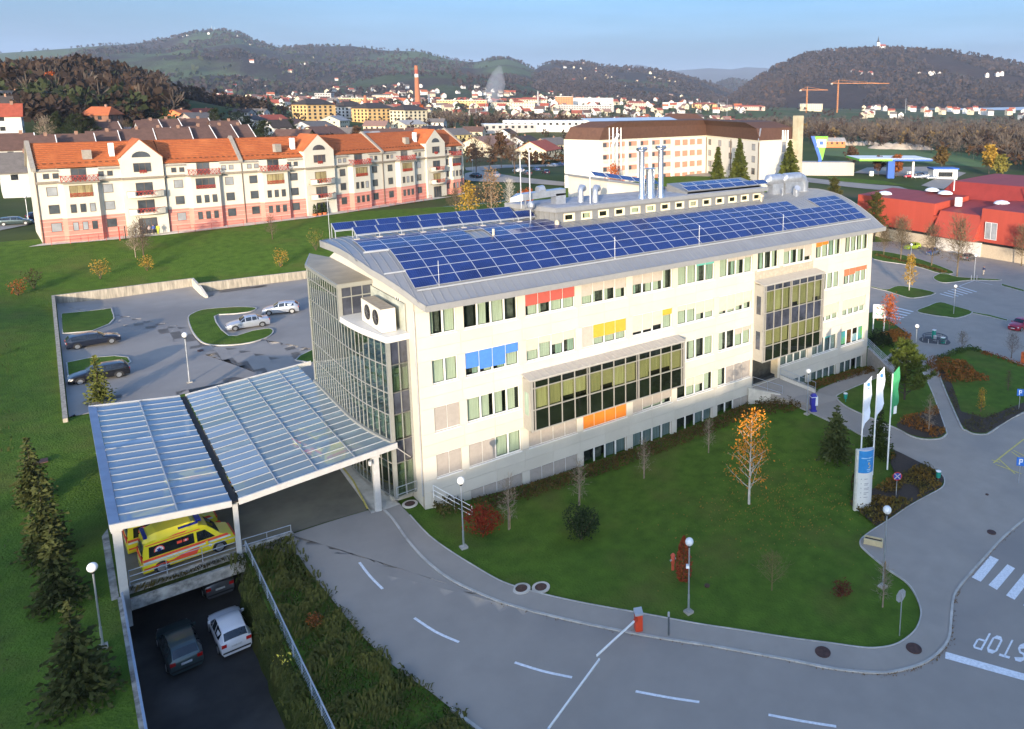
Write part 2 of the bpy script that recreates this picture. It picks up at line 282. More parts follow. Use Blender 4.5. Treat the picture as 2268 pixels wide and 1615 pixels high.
ISL = [('verge', [(-18.51, 67.72), (-16.15, 68.46), (-13.48, 69.20), (-13.62, 62.42), (-14.27, 59.73), (-15.98, 57.18), (-18.61, 56.85)]),
 ('verge', [(-6.41, 58.57), (-5.60, 60.59), (-4.33, 61.81), (-2.35, 61.32), (-0.45, 60.26), (1.13, 58.29), (0.21, 56.84), (-1.56, 57.01), (-3.77, 57.27), (-3.91, 47.28), (-1.38, 47.56), (0.34, 47.26), (0.34, 45.48), (-0.74, 43.80), (-2.74, 43.00), (-4.83, 43.76), (-6.32, 45.41), (-6.81, 48.02), (-6.86, 52.50)]),
 ('verge', [(-18.61, 46.83), (-16.66, 47.51), (-14.60, 46.95), (-13.59, 45.79), (-13.46, 44.00), (-14.14, 42.65), (-18.62, 41.67)]),
 ('verge', [(0.04, 34.38), (0.76, 35.48), (2.18, 36.54), (2.97, 37.06), (2.08, 33.13), (1.17, 32.77)]),
 ('verge', [(79.27, 10.42), (83.40, 11.07), (87.41, 11.39), (86.95, 8.65), (85.79, 5.20), (80.73, 4.67), (79.85, 5.91), (79.02, 8.06)]),
 ('verge', [(87.24, 23.80), (87.50, 21.16), (91.50, 21.63), (92.77, 19.42), (92.52, 15.18), (86.21, 15.30), (86.16, 18.13), (86.69, 20.61), (86.57, 23.33)]),
 ('verge', [(103.75, 22.26), (107.32, 23.37), (109.71, 23.49), (108.61, 20.17), (113.50, 15.25), (112.28, 14.65), (108.26, 17.37), (101.79, 18.49), (101.58, 20.19)]),
 ('verge', [(115.71, 43.39), (119.02, 38.31), (117.64, 32.43), (113.80, 25.09), (111.42, 22.64), (108.31, 23.31), (110.08, 30.27), (107.09, 37.39)]),
 ('verge', [(85.79, 5.20), (86.32, 2.98), (85.90, -0.03), (85.04, -0.33), (85.29, 2.45), (85.14, 4.85)]),
 ('verge', [(110.20, 12.87), (108.52, 8.12), (107.06, 7.45), (108.66, 12.11)]),
 ('verge', [(40.05, -5.06), (41.15, -4.50), (44.98, -4.02), (48.65, -3.64), (53.50, -3.03), (56.06, -3.30), (56.00, -4.49), (49.65, -9.78), (45.54, -12.94), (42.16, -15.64), (41.38, -16.05), (40.18, -16.10), (39.07, -15.36), (38.63, -14.29), (38.87, -12.53), (38.84, -8.77), (39.13, -6.79)]),
 ('verge', [(59.50, -4.21), (61.21, -3.79), (68.18, -3.33), (68.57, -5.00), (67.83, -8.20), (66.85, -11.18), (66.44, -17.82), (60.64, -20.08), (52.29, -17.93), (45.38, -18.21), (44.34, -18.12), (43.62, -17.48), (43.70, -16.66), (44.36, -15.77), (50.82, -10.61), (57.96, -5.35)])]
for nm, p in ISL:
    q = smooth(p, 3, True) if len(p) > 7 else p
    drape(nm, q, .15, GRASS, 1.5); kerb('verge_kerb', q, w=.13, h=.165, closed=True)
# planting beds
BEDS = [[(35.19, -14.65), (35.18, -15.62), (35.02, -17.84), (34.65, -19.60), (34.07, -20.09), (33.02, -20.43), (28.73, -20.28), (24.51, -20.45), (25.22, -18.40), (25.41, -17.53), (27.40, -16.52), (29.22, -17.59), (31.62, -17.41), (33.07, -15.89)],
 [(39.41, -12.26), (41.01, -11.93), (44.35, -12.23), (46.31, -12.30), (42.09, -15.59), (41.28, -15.97), (40.27, -15.96), (39.22, -15.27), (38.78, -14.20), (38.95, -12.70)],
 [(59.27, -4.46), (56.79, -7.46), (47.19, -14.24), (47.56, -16.39), (54.77, -16.78), (52.52, -17.82), (45.56, -18.12), (44.51, -18.02), (43.79, -17.39), (43.82, -16.64), (44.57, -15.69), (51.15, -10.52)]]
for b in BEDS: drape('flower_bed', b, .19, SOIL, 1.5)
# painted marks
def mark(name, poly, dz=.072, m=ROADW): return drape(name, poly, dz, m, 1.0)
def stripe(a, b, w):
    a = Vector(a); b = Vector(b); d = (b-a).normalized(); s = Vector((-d.y,d.x))*w/2
    return [tuple(a+s), tuple(b+s), tuple(b-s), tuple(a-s)]
for a, m_, b in (((-5.83, -4.03),(-5.75, -5.74),(-5.55, -7.29)), ((-4.99, -10.66),(-4.47, -12.34),(-3.77, -13.76)), ((-2.04, -16.71),(-1.16, -18.05),(-0.16, -19.28)), ((1.91, -21.93),(2.94, -23.18),(4.01, -24.38)), ((6.16, -27.02),(7.16, -28.27),(8.22, -29.50))):
    P = smooth([a,m_,b],3); q = [Vector(p) for p in P]; l = []; r = []
    for i, p in enumerate(q):
        d = (q[min(i+1,len(q)-1)]-q[max(i-1,0)]).normalized(); s = Vector((-d.y,d.x))*.075; l.append(tuple(p+s)); r.append(tuple(p-s))
    mark('lane_dash', l + r[::-1])
for q in ([(27.65, -27.19), (27.67, -27.77), (24.48, -28.20), (24.46, -27.61)], [(27.63, -28.36), (27.60, -28.88), (24.50, -29.23), (24.55, -28.66)], [(27.54, -29.49), (27.53, -30.01), (24.43, -30.36), (24.43, -29.83)], [(27.52, -30.58), (27.51, -31.14), (24.32, -31.47), (24.34, -30.93)]): mark('crossing_stripe', q)
mark('stop_line', [(17.01, -30.11), (18.81, -33.55), (20.05, -36.02), (19.54, -36.22), (18.33, -33.78), (16.52, -30.36)])
def zebra(p0, p1, q0, q1, n, w):     # stripes from p-edge to q-edge
    for i in range(n):
        t = i/(n-1); a = Vector(p0).lerp(Vector(p1), t); b = Vector(q0).lerp(Vector(q1), t); mark('crossing_stripe', stripe(a, b, w), .10)
zebra((92.89, 14.59), (101.01, 15.78), (92.47, 11.97), (99.72, 11.93), 6, .35)
zebra((78.74, 13.75), (72.66, 11.98), (78.60, 10.60), (73.17, 9.13), 5, .45)
for a, b in (((101.43, 15.93),(108.26, 16.95)), ((108.26, 16.95),(107.94, 13.37)), ((40.33, -20.79),(40.47, -21.46)), ((40.93, -21.15),(39.64, -23.10)), ((39.87, -21.37),(40.05, -23.42)), ((43.49, -21.14),(43.25, -22.14)), ((43.09, -21.14),(42.59, -22.23)), ((39.94, -21.15),(46.37, -20.68))):
    mark('bay_line', stripe(a, b, .12), .10, ROADW if a[1] > -1 and a[0] > 60 else YELP)
# STOP, painted to be read by traffic coming towards the junction
def letter(ch):
    T = .16
    if ch == 'T': return [[(0,1),(1,1),(1,.88),(0,.88)], [(.41,.88),(.59,.88),(.59,0),(.41,0)]]
    if ch == 'P': return [[(0,0),(.2,0),(.2,1),(0,1)], [(.2,1),(.75,1),(.75,.9),(.2,.9)], [(.2,.52),(.75,.52),(.75,.42),(.2,.42)], [(.75,1),(.95,.9),(.95,.52),(.75,.42),(.75,.52),(.76,.6),(.76,.84),(.75,.9)]]
    if ch == 'O': return [[(.0,.2),(.2,.2),(.2,.8),(0,.8)], [(.8,.2),(1,.2),(1,.8),(.8,.8)], [(0,.8),(.2,.8),(.36,.9),(.64,.9),(.8,.8),(1,.8),(.72,1),(.28,1)], [(0,.2),(.28,0),(.72,0),(1,.2),(.8,.2),(.64,.1),(.36,.1),(.2,.2)]]
    return [[(.0,.72),(.2,.72),(.2,.8),(.36,.9),(.64,.9),(.78,.82),(.96,.84),(.72,1),(.28,1),(0,.84)], [(0,.72),(.2,.72),(.36,.6),(.7,.56),(1,.36),(.8,.34),(.62,.47),(.3,.5),(.08,.6)], [(1,.36),(.8,.34),(.8,.18),(.64,.1),(.36,.1),(.22,.2),(.02,.18),(.28,0),(.72,0),(1,.16)]]
sp0, spx, spy = Vector((21.20, -32.54)), Vector((20.13, -30.42)), Vector((18.40, -30.84))     # word runs from S at right to P at left; letter tops point away from the line
base0, base1 = Vector((21.19, -32.84)), Vector((19.95, -30.14)); up_ = Vector((19.11, -33.10))-Vector((21.20, -32.54))
up_ = Vector((18.44, -30.79)) - Vector((20.15, -30.44)); ex = (Vector((20.15, -30.44))-Vector((21.26, -32.81)))
for k, ch in enumerate('STOP'):
    o0 = Vector((21.26, -32.81)) + ex*(k*.262)
    for p in letter(ch): mark('road_letter', [tuple(o0+ex*(.2*x)+up_*y) for x, y in p])

# the wooded rise behind the viewpoint whose shade lies over the foreground
def ridge():
    px = np.array([-260,-140,-100,-80,-39,-19,0,19,40,55,80,240]); cz = np.array([3,8,36,40,34.8,32.2,30,28.6,27.0,20,6,2])
    P = np.linspace(-260,240,251); mb = []; rows = []
    nx, ny = float(SDIR.x), float(SDIR.y)
    crest = np.interp(P, px, cz) + np.array([1.3*mn.noise(Vector((p*.11,2.3,0)))+.8*mn.noise(Vector((p*.37,9.1,0))) for p in P]) + 0.4
    V = []
    for s, k in ((-70,0.),(-110,.35),(-150,.85),(-170,1.),(-190,.9),(-260,.5),(-400,0.)):
        for p, c in zip(P, crest):
            x = nx*s - ny*p; y = ny*s + nx*p
            V.append((x, y, -1.5 + (c+1.5)*k + (1.2*mn.noise(Vector((x*.09,y*.09,0))) if k not in (0.,1.) else 0)))
    n = len(P); i = np.arange(7*n).reshape(7,n); F = np.stack([i[:-1,:-1],i[:-1,1:],i[1:,1:],i[1:,:-1]],-1).reshape(-1,4)
    o = obj('hill', npmesh('hill', V, F, mat('autumn_wood', (.05,.035,.02), .95, rgb2=(.025,.03,.012), scale=.15, bump=.6, bscale=.4, bdist=.6, spec=.1), smooth=True)); o['kind'] = 'structure'
ridge()

# ------------------------------------------------------------------ the clinic
FAC = [mat('cream_panel_%d' % i, c, .6, var=.035, scale=.5, bump=.04, bscale=3, spec=.3, big=((.47,.42,.34),.35,.55,.8,.35)) for i, c in enumerate(((.55,.505,.425),(.535,.49,.41),(.56,.515,.435)))]
JOINT = mat('panel_joint', (.40,.35,.27), .9); FRAME = mat('window_frame_white', (.72,.70,.66), .5, var=.03)
CURT = mat('pale_curtain', (.50,.52,.40), .9, var=.12, scale=1.5, stretch=(14,14,.4)); CURT2 = mat('green_curtain', (.33,.42,.33), .9, var=.25, scale=1.5, stretch=(10,10,.4))
ROOM = mat('dim_room', (.16,.165,.14), .9, var=.5, scale=1.6, rgb2=(.015,.018,.015)); ROOMD = mat('dark_room', (.025,.028,.026), .9, var=.3)
BL = {k: mat('blind_'+n, c, .8, var=.05, bump=.1, bscale=60) for k, n, c in (('r','red',(.42,.085,.065)),('b','blue',(.06,.19,.55)),('y','yellow',(.66,.33,.035)),('o','orange',(.66,.19,.02)),('g','grey',(.42,.37,.31)),('G','dark_grey',(.34,.30,.26)),('t','beige',(.50,.45,.36)),('s','salmon',(.55,.15,.07)),('l','teal',(.12,.42,.36)))}
PIC = [mat('poster_green', (.25,.5,.05), .6, rgb2=(.05,.35,.6), scale=1.2), mat('poster_brown', (.3,.12,.05), .6, rgb2=(.05,.03,.02), scale=2), mat('poster_blue', (.03,.35,.55), .6, rgb2=(.6,.6,.62), scale=1.1)]
CL = empty('clinic', (0,0,0), 0, 'long cream four-storey clinic with curved roof covered in solar panels', 'building')
def part(mb, name, mats, parent=CL, smooth=False, **k): return mb.build(name, mats, parent, smooth, **k)
XE = [(1.0,2.87),(3.47,7.73),(8.40,12.79),(13.42,17.81),(18.49,22.85),(23.48,27.88),(28.54,32.86),(33.57,36.57),(37.29,41.57),(42.28,46.47),(47.19,51.33)]
ZE = [(-.35,1.2),(3.0,4.76),(6.44,8.28),(9.94,11.74),(13.5,15.27)]
NP = [2,4,4,4,4,4,4,3,4,4,4]
SPEC = {4: ['-0m -0c','-0d -0c -0c -0d','r5m r5m r5c r5c','g6c g4m g4m g5c','g5m g5m g5c -0m','-0c -0c l1m l1m','-0c g2m g2m g1c','-0m -0m -0c','g2m g2m g2c g7m','o3m o2c -0m -0c','-0m -0m -0m -0c'],
 3: ['-0c -0c','b7m b8m b8m b4c','t5c t3c t5m t4m','g9c y6c y6c y6c','t8d t8d t7d y3c','t3c t3c t6c t6c','t8c t8c t7c t6c','-0c -0c -0c','-0c -0c -0c -0c','-0c -0c -0c -0c','s4m s4m s3c s3c'],
 2: ['G9d G9d','-0c -0c -0c -0c',None,None,None,'-0m -0m -0m -0c','-0c -0d g3c g2c',None,None,'t7c t7c t7c t6c','t6c t6c t6c t6c'],
 1: ['G9d G9d','G9d G9d -0c -0c','G9d G9d G9d G9d','o9d o9d o9d o9d','G9d G8c G8c G7m','-0d t4c t5c -0c','-0c G9d G9d G9d',None,'-0s -0s -0s -0s','-0s -0s l1s -0s','-0p -0p -0p -0p'],
 0: [None,'G9s G9s G9s G9s','G9s G9s G9s G9s','-0d -0d -0s -0s','-0s -0s -0s -0s','-0d -0d -0s -0s','-0d -0d G9s G9s',None,'-0s -0s -0s -0s','-0s -0s -0s -0s','-0s -0s -0d -0s']}
SLATE = mat('slate_curtain', (.20,.24,.25), .9, var=.2, scale=1.2, stretch=(10,10,.5))
unit = MB().box(0,1,0,1,0,1); UB = {}
def ubox(m):
    if m.name not in UB: UB[m.name] = unit.mesh('block_'+m.name, m)
    return UB[m.name]
def ub(name, m, x0, x1, y0, y1, z0, z1, parent): return obj(name, ubox(m), parent, (x0,y0,z0), (0,0,0), (x1-x0,y1-y0,z1-z0))
has = {(f,c): SPEC[f][c] is not None for f in range(5) for c in range(11)}
has[(0,0)] = False
# wall backing with real openings
mb = MB(); WX1 = 52.1
def hole(x, z):
    for f in range(5):
        if ZE[f][0] < z < ZE[f][1]:
            for c in range(11):
                if XE[c][0] < x < XE[c][1] and has[(f,c)]: return True
    return (33.2 < x < 37.0 and 1.9 < z < 4.6)
xs = sorted({0, WX1, 33.2, 37.0, *[x for e in XE for x in e]}); zs = sorted({-1.5, 15.95, 1.9, 4.6, *[z for e in ZE for z in e]})
for a, b in zip(xs, xs[1:]):
    for c, d in zip(zs, zs[1:]):
        if not hole((a+b)/2, (c+d)/2): mb.box(a, b, .03, .33, c, d, 0)
YB = 20.0
ZR_Y = [-1.0,-.5,.49,2.14,3.63,5.16,6.7,8.28,9.7,12,15,18,20.5]; ZR_Z = [15.95,16.2,16.86,17.75,18.4,18.9,19.17,19.28,19.23,18.95,18.1,16.9,15.8]
def zr(y): return float(np.interp(y, ZR_Y, ZR_Z))
for x0, x1 in ((0.02,.3),(51.8,WX1-.02)):      # end walls under the curve of the roof
    pl = [(y, zr(y)-.3) for y in np.linspace(.04, YB, 16)]
    for (ya, za), (yb, zb) in zip(pl, pl[1:]):
        mb.hexa([(x0,ya,-1.5),(x1,ya,-1.5),(x1,yb,-1.5),(x0,yb,-1.5),(x0,ya,za),(x1,ya,za),(x1,yb,zb),(x0,yb,zb)], 1)
mb.box(.3, 51.8, YB-.3, YB, -1.5, 15.6, 1)
mb.box(.34, 51.7, .9, 1.2, -1.2, 16.2, 2)                  # back of the rooms seen through the windows
for f in (1,2,3,4): mb.box(.34, 51.7, .34, .9, ZE[f][0]-1.1, ZE[f][0]-.8, 2)
part(mb, 'wall', [JOINT, FAC[0], ROOMD])
# cladding panels
rr = random.Random(3)
def clad(x0, x1, z0, z1):
    ub('wall_panel', FAC[rr.randrange(3)], x0+.008, x1-.008, -.0, .03, z0+.008, z1-.008, CL)
cx = [0] + [(XE[i][1]+XE[i+1][0])/2 for i in range(10)] + [WX1]
for f in range(5):
    z0 = ZE[f][1]; z1 = ZE[f+1][0] if f < 4 else 15.95
    for c in range(11):
        nsp = 1 if NP[c] < 3 else 2
        for k in range(nsp):
            xa = cx[c]+(cx[c+1]-cx[c])*k/nsp; xb = cx[c]+(cx[c+1]-cx[c])*(k+1)/nsp
            if f == 1 and 8.1 < (xa+xb)/2 < 23: continue
            if f in (0,1,2,3) and 33.2 < (xa+xb)/2 < 42 and f > 0: continue
            if f == 0 and 33.1 < (xa+xb)/2 < 37: clad(xa, xb, z0, 1.9); continue
            if f == 4: clad(xa, xb, z0, z1); continue
            zm = (z0+z1)/2; clad(xa, xb, z0, zm); clad(xa, xb, zm, z1)
    for i in range(12):
        xa = XE[i-1][1] if i else 0; xb = XE[i][0] if i < 11 else WX1
        if f == 0 and i == 0: xb = XE[1][0]
        if f == 0 and i == 1: continue
        if f == 1 and i in (7,8): xa, xb = (xa, 33.2) if i == 7 else (37.0, xb)
        if f in (2,3) and i in (8,9): continue
        if f == 2 and i in (3,4,5): continue
        if xb > xa: clad(xa, xb, *ZE[f])
# windows: frame with reveal; panes, curtains and blinds are its pieces
pane_me = MB().box(0,1,0,.02,0,1).mesh('glass_pane', GLASS)
def window(f, c):
    x0, x1 = XE[c]; z0, z1 = ZE[f]; n = NP[c]; w = (x1-x0)/n; yg = .16; mb = MB(); T = .07
    mb.box(x0, x1, .1, .2, z0, z0+T); mb.box(x0, x1, .1, .2, z1-T, z1)
    for k in range(n+1): xm = x0+k*w; mb.box(max(x0, xm-T/2-(.02 if 0<k<n else 0)), min(x1, xm+T/2+(.02 if 0<k<n else 0)), .1-(.004 if 0<k<n else 0.), .2, z0+T, z1-T)
    mb.box(x0-.04, x1+.04, -.09, .1, z0-.07, z0-.002)       # sill
    fr = part(mb, 'window', FRAME)
    for k, s in enumerate(SPEC[f][c].split()):
        xa = x0+k*w+T/2+.02; xb = x0+(k+1)*w-T/2-.02; za = z0+T; zb = z1-T
        obj('pane', pane_me, fr, (xa,yg,za), (0,0,0), (xb-xa,1,zb-za))
        b = s[2]
        if b == 'c': ub('curtain', CURT, xa, xb-(.0 if rr.random() < .7 else .25), .30, .33, za, zb, fr)
        elif b == 'm':
            q = xa+(xb-xa)*rr.choice([.45,.6,.3]); ub('curtain', CURT if rr.random() < .6 else CURT2, *((q,xb) if rr.random() < .5 else (xa,q)), .30, .33, za, zb, fr); ub('room', ROOM, xa, xb, .6, .63, za, zb, fr)
        elif b == 's': ub('curtain', SLATE, xa, xb, .30, .33, za, zb, fr)
        elif b == 'p': ub('poster', PIC[k % 3], xa, xb, .2, .21, za+.1, zb-.1 if k != 2 else zb-.7, fr)
        elif b == 'd': ub('room', ROOM if rr.random() < .4 else ROOMD, xa, xb, .6, .63, za, zb, fr)
        if s[0] != '-':
            d = {'9':1.0,'8':.85,'7':.72,'6':.62,'5':.52,'4':.42,'3':.3,'2':.2,'1':.1}[s[1]]+rr.uniform(-.03,.03)*(s[1] != '9'); zt = zb - (zb-za)*min(d,1)
            ub('blind', BL[s[0]], xa-.03, xb+.03, .06, .085, zt, zb, fr)
for f in range(5):
    for c in range(11):
        if has[(f,c)]: window(f, c)
# roof shell following the curve, with standing seams; its west edge runs askew
RM = mat('roof_sheet', (.275,.28,.288), .42, .35, var=.05, scale=.6, big=((.22,.22,.23),.2,.5,.75,.5))
def xl(y): return float(np.interp(y, [-1,.74,2.96,4.8,8.4,9.6,10.4,12,14,20.5], [.35,-.62,-1.86,-2.5,-3.2,-3.2,-2.6,-.4,1.2,2]))
XR = 52.7; ys = np.unique(np.r_[np.linspace(-1,4,14), np.linspace(4,20.5,16)]); mb = MB(); T = .32
for ya, yb in zip(ys, ys[1:]):
    a, b, c, d = xl(ya), xl(yb), zr(ya), zr(yb)
    mb.hexa([(a,ya,c-T),(XR,ya,c-T),(XR,yb,d-T),(b,yb,d-T),(a,ya,c),(XR,ya,c),(XR,yb,d),(b,yb,d)])
    k = math.floor(b/.6)*.6+.6
    while k < XR-.1:
        if k > a or k > b: mb.hexa([(k-.02,ya,c),(k+.02,ya,c),(k+.02,yb,d),(k-.02,yb,d),(k-.02,ya,c+.05),(k+.02,ya,c+.05),(k+.02,yb,d+.05),(k-.02,yb,d+.05)])
        k += .6
roof = part(mb, 'roof', RM)
mb = MB(); mb.box(.3, XR+.05, -1.22, -1.0, 15.55, 15.99); mb.box(.3, XR+.05, -1.0, .0, 15.55, 15.6)     # eaves box
for ya, yb in zip(ys, ys[1:]):
    mb.hexa([(xl(ya)-.05,ya,zr(ya)-.42),(xl(ya)-.002,ya,zr(ya)-.42),(xl(yb)-.002,yb,zr(yb)-.42),(xl(yb)-.05,yb,zr(yb)-.42),(xl(ya)-.05,ya,zr(ya)+.06),(xl(ya)-.002,ya,zr(ya)+.06),(xl(yb)-.002,yb,zr(yb)+.06),(xl(yb)-.05,yb,zr(yb)+.06)])
    mb.hexa([(XR+.002,ya,zr(ya)-.42),(XR+.05,ya,zr(ya)-.42),(XR+.05,yb,zr(yb)-.42),(XR+.002,yb,zr(yb)-.42),(XR+.002,ya,zr(ya)+.06),(XR+.05,ya,zr(ya)+.06),(XR+.05,yb,zr(yb)+.06),(XR+.002,yb,zr(yb)+.06)])
mb.build('fascia', mat('fascia_sheet', (.30,.295,.285), .5, .2, var=.04), roof)
mb = MB(); mb.tube([(.3,-.02,.1+zr(.1)-15.9+13.2),(.3,-.02,2.3)], .001, 3)
dp = MB(); dp.tube([(-.06,.12,15.4),(-.06,.12,1.9)], .05, 6); dp.build('downpipe', GREYM, CL)
# solar panels on the curve
CELL = mat('solar_cell', (.011,.024,.115), .12, 0, rgb2=(.016,.036,.15), scale=1.1, spec=.6, big=((.006,.011,.055),.5,.5,.7,.6)); PFR = mat('panel_frame', (.55,.56,.58), .4, .5, var=.03)
def panel_mesh(w, h):
    m = MB(); m.box(-w/2,w/2,0,h,0,.035,0); b = .022
    m.quad((-w/2+b,b,.037),(w/2-b,b,.037),(w/2-b,h-b,.037),(-w/2+b,h-b,.037),1)
    for k in range(1,10): x = -w/2+w*k/10; m.quad((x-.004,b,.0385),(x+.004,b,.0385),(x+.004,h-b,.0385),(x-.004,h-b,.0385),2)
    for k in range(1,6): y = h*k/6; m.quad((-w/2+b,y-.004,.039),(w/2-b,y-.004,.039),(w/2-b,y+.004,.039),(-w/2+b,y+.004,.039),2)
    return m.mesh('solar_panel', [PFR, CELL, mat('cell_line', (.04,.06,.17), .3)])
PW, PH = 1.63, .97; PM = panel_mesh(PW, PH)
arc = [(.42, zr(.42))]
while len(arc) < 9:
    y, z = arc[-1]; lo, hi = y, y+1.01
    for _ in range(40):
        m_ = (lo+hi)/2
        if (m_-y)**2+(zr(m_)-z)**2 > 1.0: hi = m_
        else: lo = m_
    arc.append((lo, zr(lo)))
rail = MB()
for k in range(-1, 31):
    x = .22+1.652*(k+.5)
    top = 8 if k < 9 else 5
    for r in range(top):
        if k == -1 and r < 5: continue
        if k == 4 and r in (5,6): continue
        if k in (26,27) and r in (3,4): continue
        if k in (23,24,25) and r == 4 and False: continue
        (ya, za), (yb, zb) = arc[r], arc[r+1]
        obj('solar_panel', PM, roof, (x, ya, za+.09), (math.atan2(zb-za, yb-ya), 0, 0))
for (x0, x1, y) in ((.3, 51.8, .3),):
    rail.box(x0, x1, y-.12, y-.06, zr(y)-.0, zr(y)+.1)
rail.box(-1.6,.2,arc[5][0]-.1,arc[5][0]-.04,arc[5][1],arc[5][1]+.12); rail.box(-1.2,.3,arc[2][0]-.1,arc[2][0]-.04,arc[2][1],arc[2][1]+.1)
# tilted racks on the crest
for y0, z0, n, x0 in ((8.3, 19.62, 9, -1.0), (10.4, 19.75, 9, -1.9)):
    for k in range(n):
        x = x0+1.69*(k+.5); obj('solar_panel', PM, roof, (x, y0, z0), (R(27),0,0))
        rail.bar((x-.8,y0,z0-.02),(x-.8,y0,zr(y0)-.05),.05); rail.bar((x-.8,y0+.9,z0+.42),(x-.8,y0+.9,zr(y0+.9)-.05),.05); rail.bar((x-.8,y0-.05,z0-.05),(x-.8,y0+.95,z0+.42),.05)
    rail.box(x0, x0+1.69*n, y0-.03, y0+.03, z0-.08, z0-.02)
rail.build('panel_rail', PFR, roof)
for k in range(9): ub('rack_block', CONCL, -1.3+1.69*k, -.9+1.69*k, 7.75, 8.0, 19.2, 19.42, roof)
# plant house on the roof
PHW = mat('plant_house_sheet', (.225,.228,.228), .5, .25, var=.05); x0, x1, yf, yb, z0, z1, zt = 15.35, 41.25, 6.5, 11.6, 18.3, 20.08, 20.46; xb = 13.6
mb = MB(); nw = 14; wz0, wz1 = 19.24, 19.84; ph = [(15.98+1.815*i, 15.98+1.815*i+1.06) for i in range(nw)]
xs = sorted({x0, x1, *[q for p in ph for q in p]})
for a, b in zip(xs, xs[1:]):
    c = (a+b)/2; w_ = any(p < c < q for p, q in ph)
    for za, zb in ((z0,wz0),(wz0,wz1),(wz1,z1)):
        if not (w_ and za == wz0): mb.box(a, b, yf, yf+.18, za, zb)
mb.hexa([(x0,yf,z0),(x0+.2,yf+.05,z0),(xb+.2,yb,z0),(xb,yb,z0),(x0,yf,z1),(x0+.2,yf+.05,z1),(xb+.2,yb,z1),(xb,yb,z1)]); mb.box(x1-.2, x1, yf+.18, yb, z0, z1); mb.box(xb, x1, yb, yb+.2, z0, z1)
mb.box(x0+.4, x1-.3, yf+.7, yf+.75, z0+.2, z1-.05, 1)
for i in range(9): t = (i+.6)/9.4; px_, py_ = x0+(xb-x0)*t, yf+(yb-yf)*t; mb.box(px_-.06, px_-.0, py_-.03, py_+.03, z0+.3, z1)
phs = part(mb, 'plant_house', [PHW, ROOMD])
mb = MB(); mb.prism([(x0-.35,yf-.32),(x1+.35,yf-.32),(x1+.35,yb+.4),(xb-.4,yb+.4)], z1, zt); mb.prism([(x0-.1,yf-.1),(x1+.1,yf-.1),(x1+.1,yb+.15),(xb-.1,yb+.15)], zt, zt+.02, 1)
mb.build('roof_slab', [mat('slab_edge', (.26,.265,.27), .5, .2, var=.04), mat('gravel_roof', (.33,.34,.37), .9, var=.15, scale=1.5)], phs)
for i, (a, b) in enumerate(ph):
    m = MB(); T = .09
    for q in ((a-.03,b+.03,wz0-.05,wz0+T),(a-.03,b+.03,wz1-T,wz1+.03)): m.box(q[0],q[1],yf-.05,yf+.1,q[2],q[3])
    m.box(a-.03,a+T,yf-.05,yf+.1,wz0+T,wz1-T); m.box(b-T*1.6,b+.03,yf-.05,yf+.1,wz0+T,wz1-T)
    fr = m.build('window', mat('yellowed_frame', (.78,.68,.45), .5, var=.04), phs)
    w2 = MB().box(a+T,b-T*1.6,yf+.06,yf+.08,wz0+T,wz1-T).build('pane', GLASS, fr)
    if i in (1,4,5,8): ub('curtain', CURT if i != 8 else BL['t'], a+(.45 if i == 1 else .1), b-.1, yf+.25, yf+.28, wz0, wz1, fr)
for i in range(7):
    for j in range(2):
        if j and i > 4: continue
        obj('solar_panel', PM, phs, (31.6+1.69*i-(2.2 if j else 0)+j*3.2, yf+.5+j*1.6, zt+.28+.25*j), (R(20-8*j),0,0))
mb = MB(); mb.box(30.6,41.0,yf+.4,yf+.5,zt+.02,zt+.25); mb.box(30.6,41.0,yf+3.4,yf+3.5,zt+.02,zt+.75); mb.hexa([(30.5,yf+.4,zt+.02),(41.2,yf+.4,zt+.02),(41.2,yf+3.5,zt+.02),(30.5,yf+3.5,zt+.02),(30.5,yf+.4,zt+.2),(41.2,yf+.4,zt+.2),(41.2,yf+3.5,zt+.8),(30.5,yf+3.5,zt+.8)]); mb.build('rack', PHW, phs)
# flues, bent vents, ducts, masts
def cyl(name, pts, r, m=CHROME, n=12, parent=phs): return MB().tube(pts, r, n).build(name, m, parent, True)
for x, y, zt2, r in ((24.9,6.95,25.0,.27),(25.95,7.0,23.3,.42),(26.95,6.65,25.1,.27)):
    s_ = MB(); s_.lathe((x,y,20.4), [(r+.18,0),(r+.1,.3),(r,.5),(r,zt2-20.5)], 14)
    s_.lathe((x,y,zt2-.12), [(r+.06,0),(r+.1,.06),(r+.06,.12)], 14)
    f_ = s_.build('flue', CHROME, phs, True)
    if r < .3:
        for s2 in (-1,1): MB().tube([(x+s2*.1,y,zt2+.12),(x+s2*.55,y,zt2+.12)], .17, 10).build('flue_cap', CHROME, f_, True)
        MB().tube([(x,y,zt2-.1),(x,y,zt2+.3)], .2, 10).build('flue_cap', CHROME, f_, True)
for x, y in ((18.95,8.35),(19.9,7.4)):
    MB().tube([(x,y,20.45),(x,y,21.3),(x+.06,y+.1,21.6),(x+.3,y+.3,21.78),(x+.6,y+.5,21.7),(x+.7,y+.6,21.55)], [.3,.26,.27,.28,.29,.3], 10).build('bent_vent', GALV, phs, True)
mb = MB(); mb.hexa([(13.0,8.4,21.05),(17.4,8.4,21.25),(17.4,9.3,21.25),(13.0,9.3,21.05),(13.0,8.4,21.6),(17.4,8.4,21.8),(17.4,9.3,21.8),(13.0,9.3,21.6)]); mb.box(16.4,17.4,8.4,9.3,20.4,21.4); mb.prism([(12.1,8.85),(13.02,8.35),(13.02,9.35)],[20.95,21.05,21.05],[21.3,21.62,21.62]); mb.box(13.4,13.5,8.6,8.7,20.4,21.1)
mb.tube([(14.8,8.85,21.7),(15.4,8.85,21.78)], .45, 8); mb.build('air_duct', GALV, phs, False)
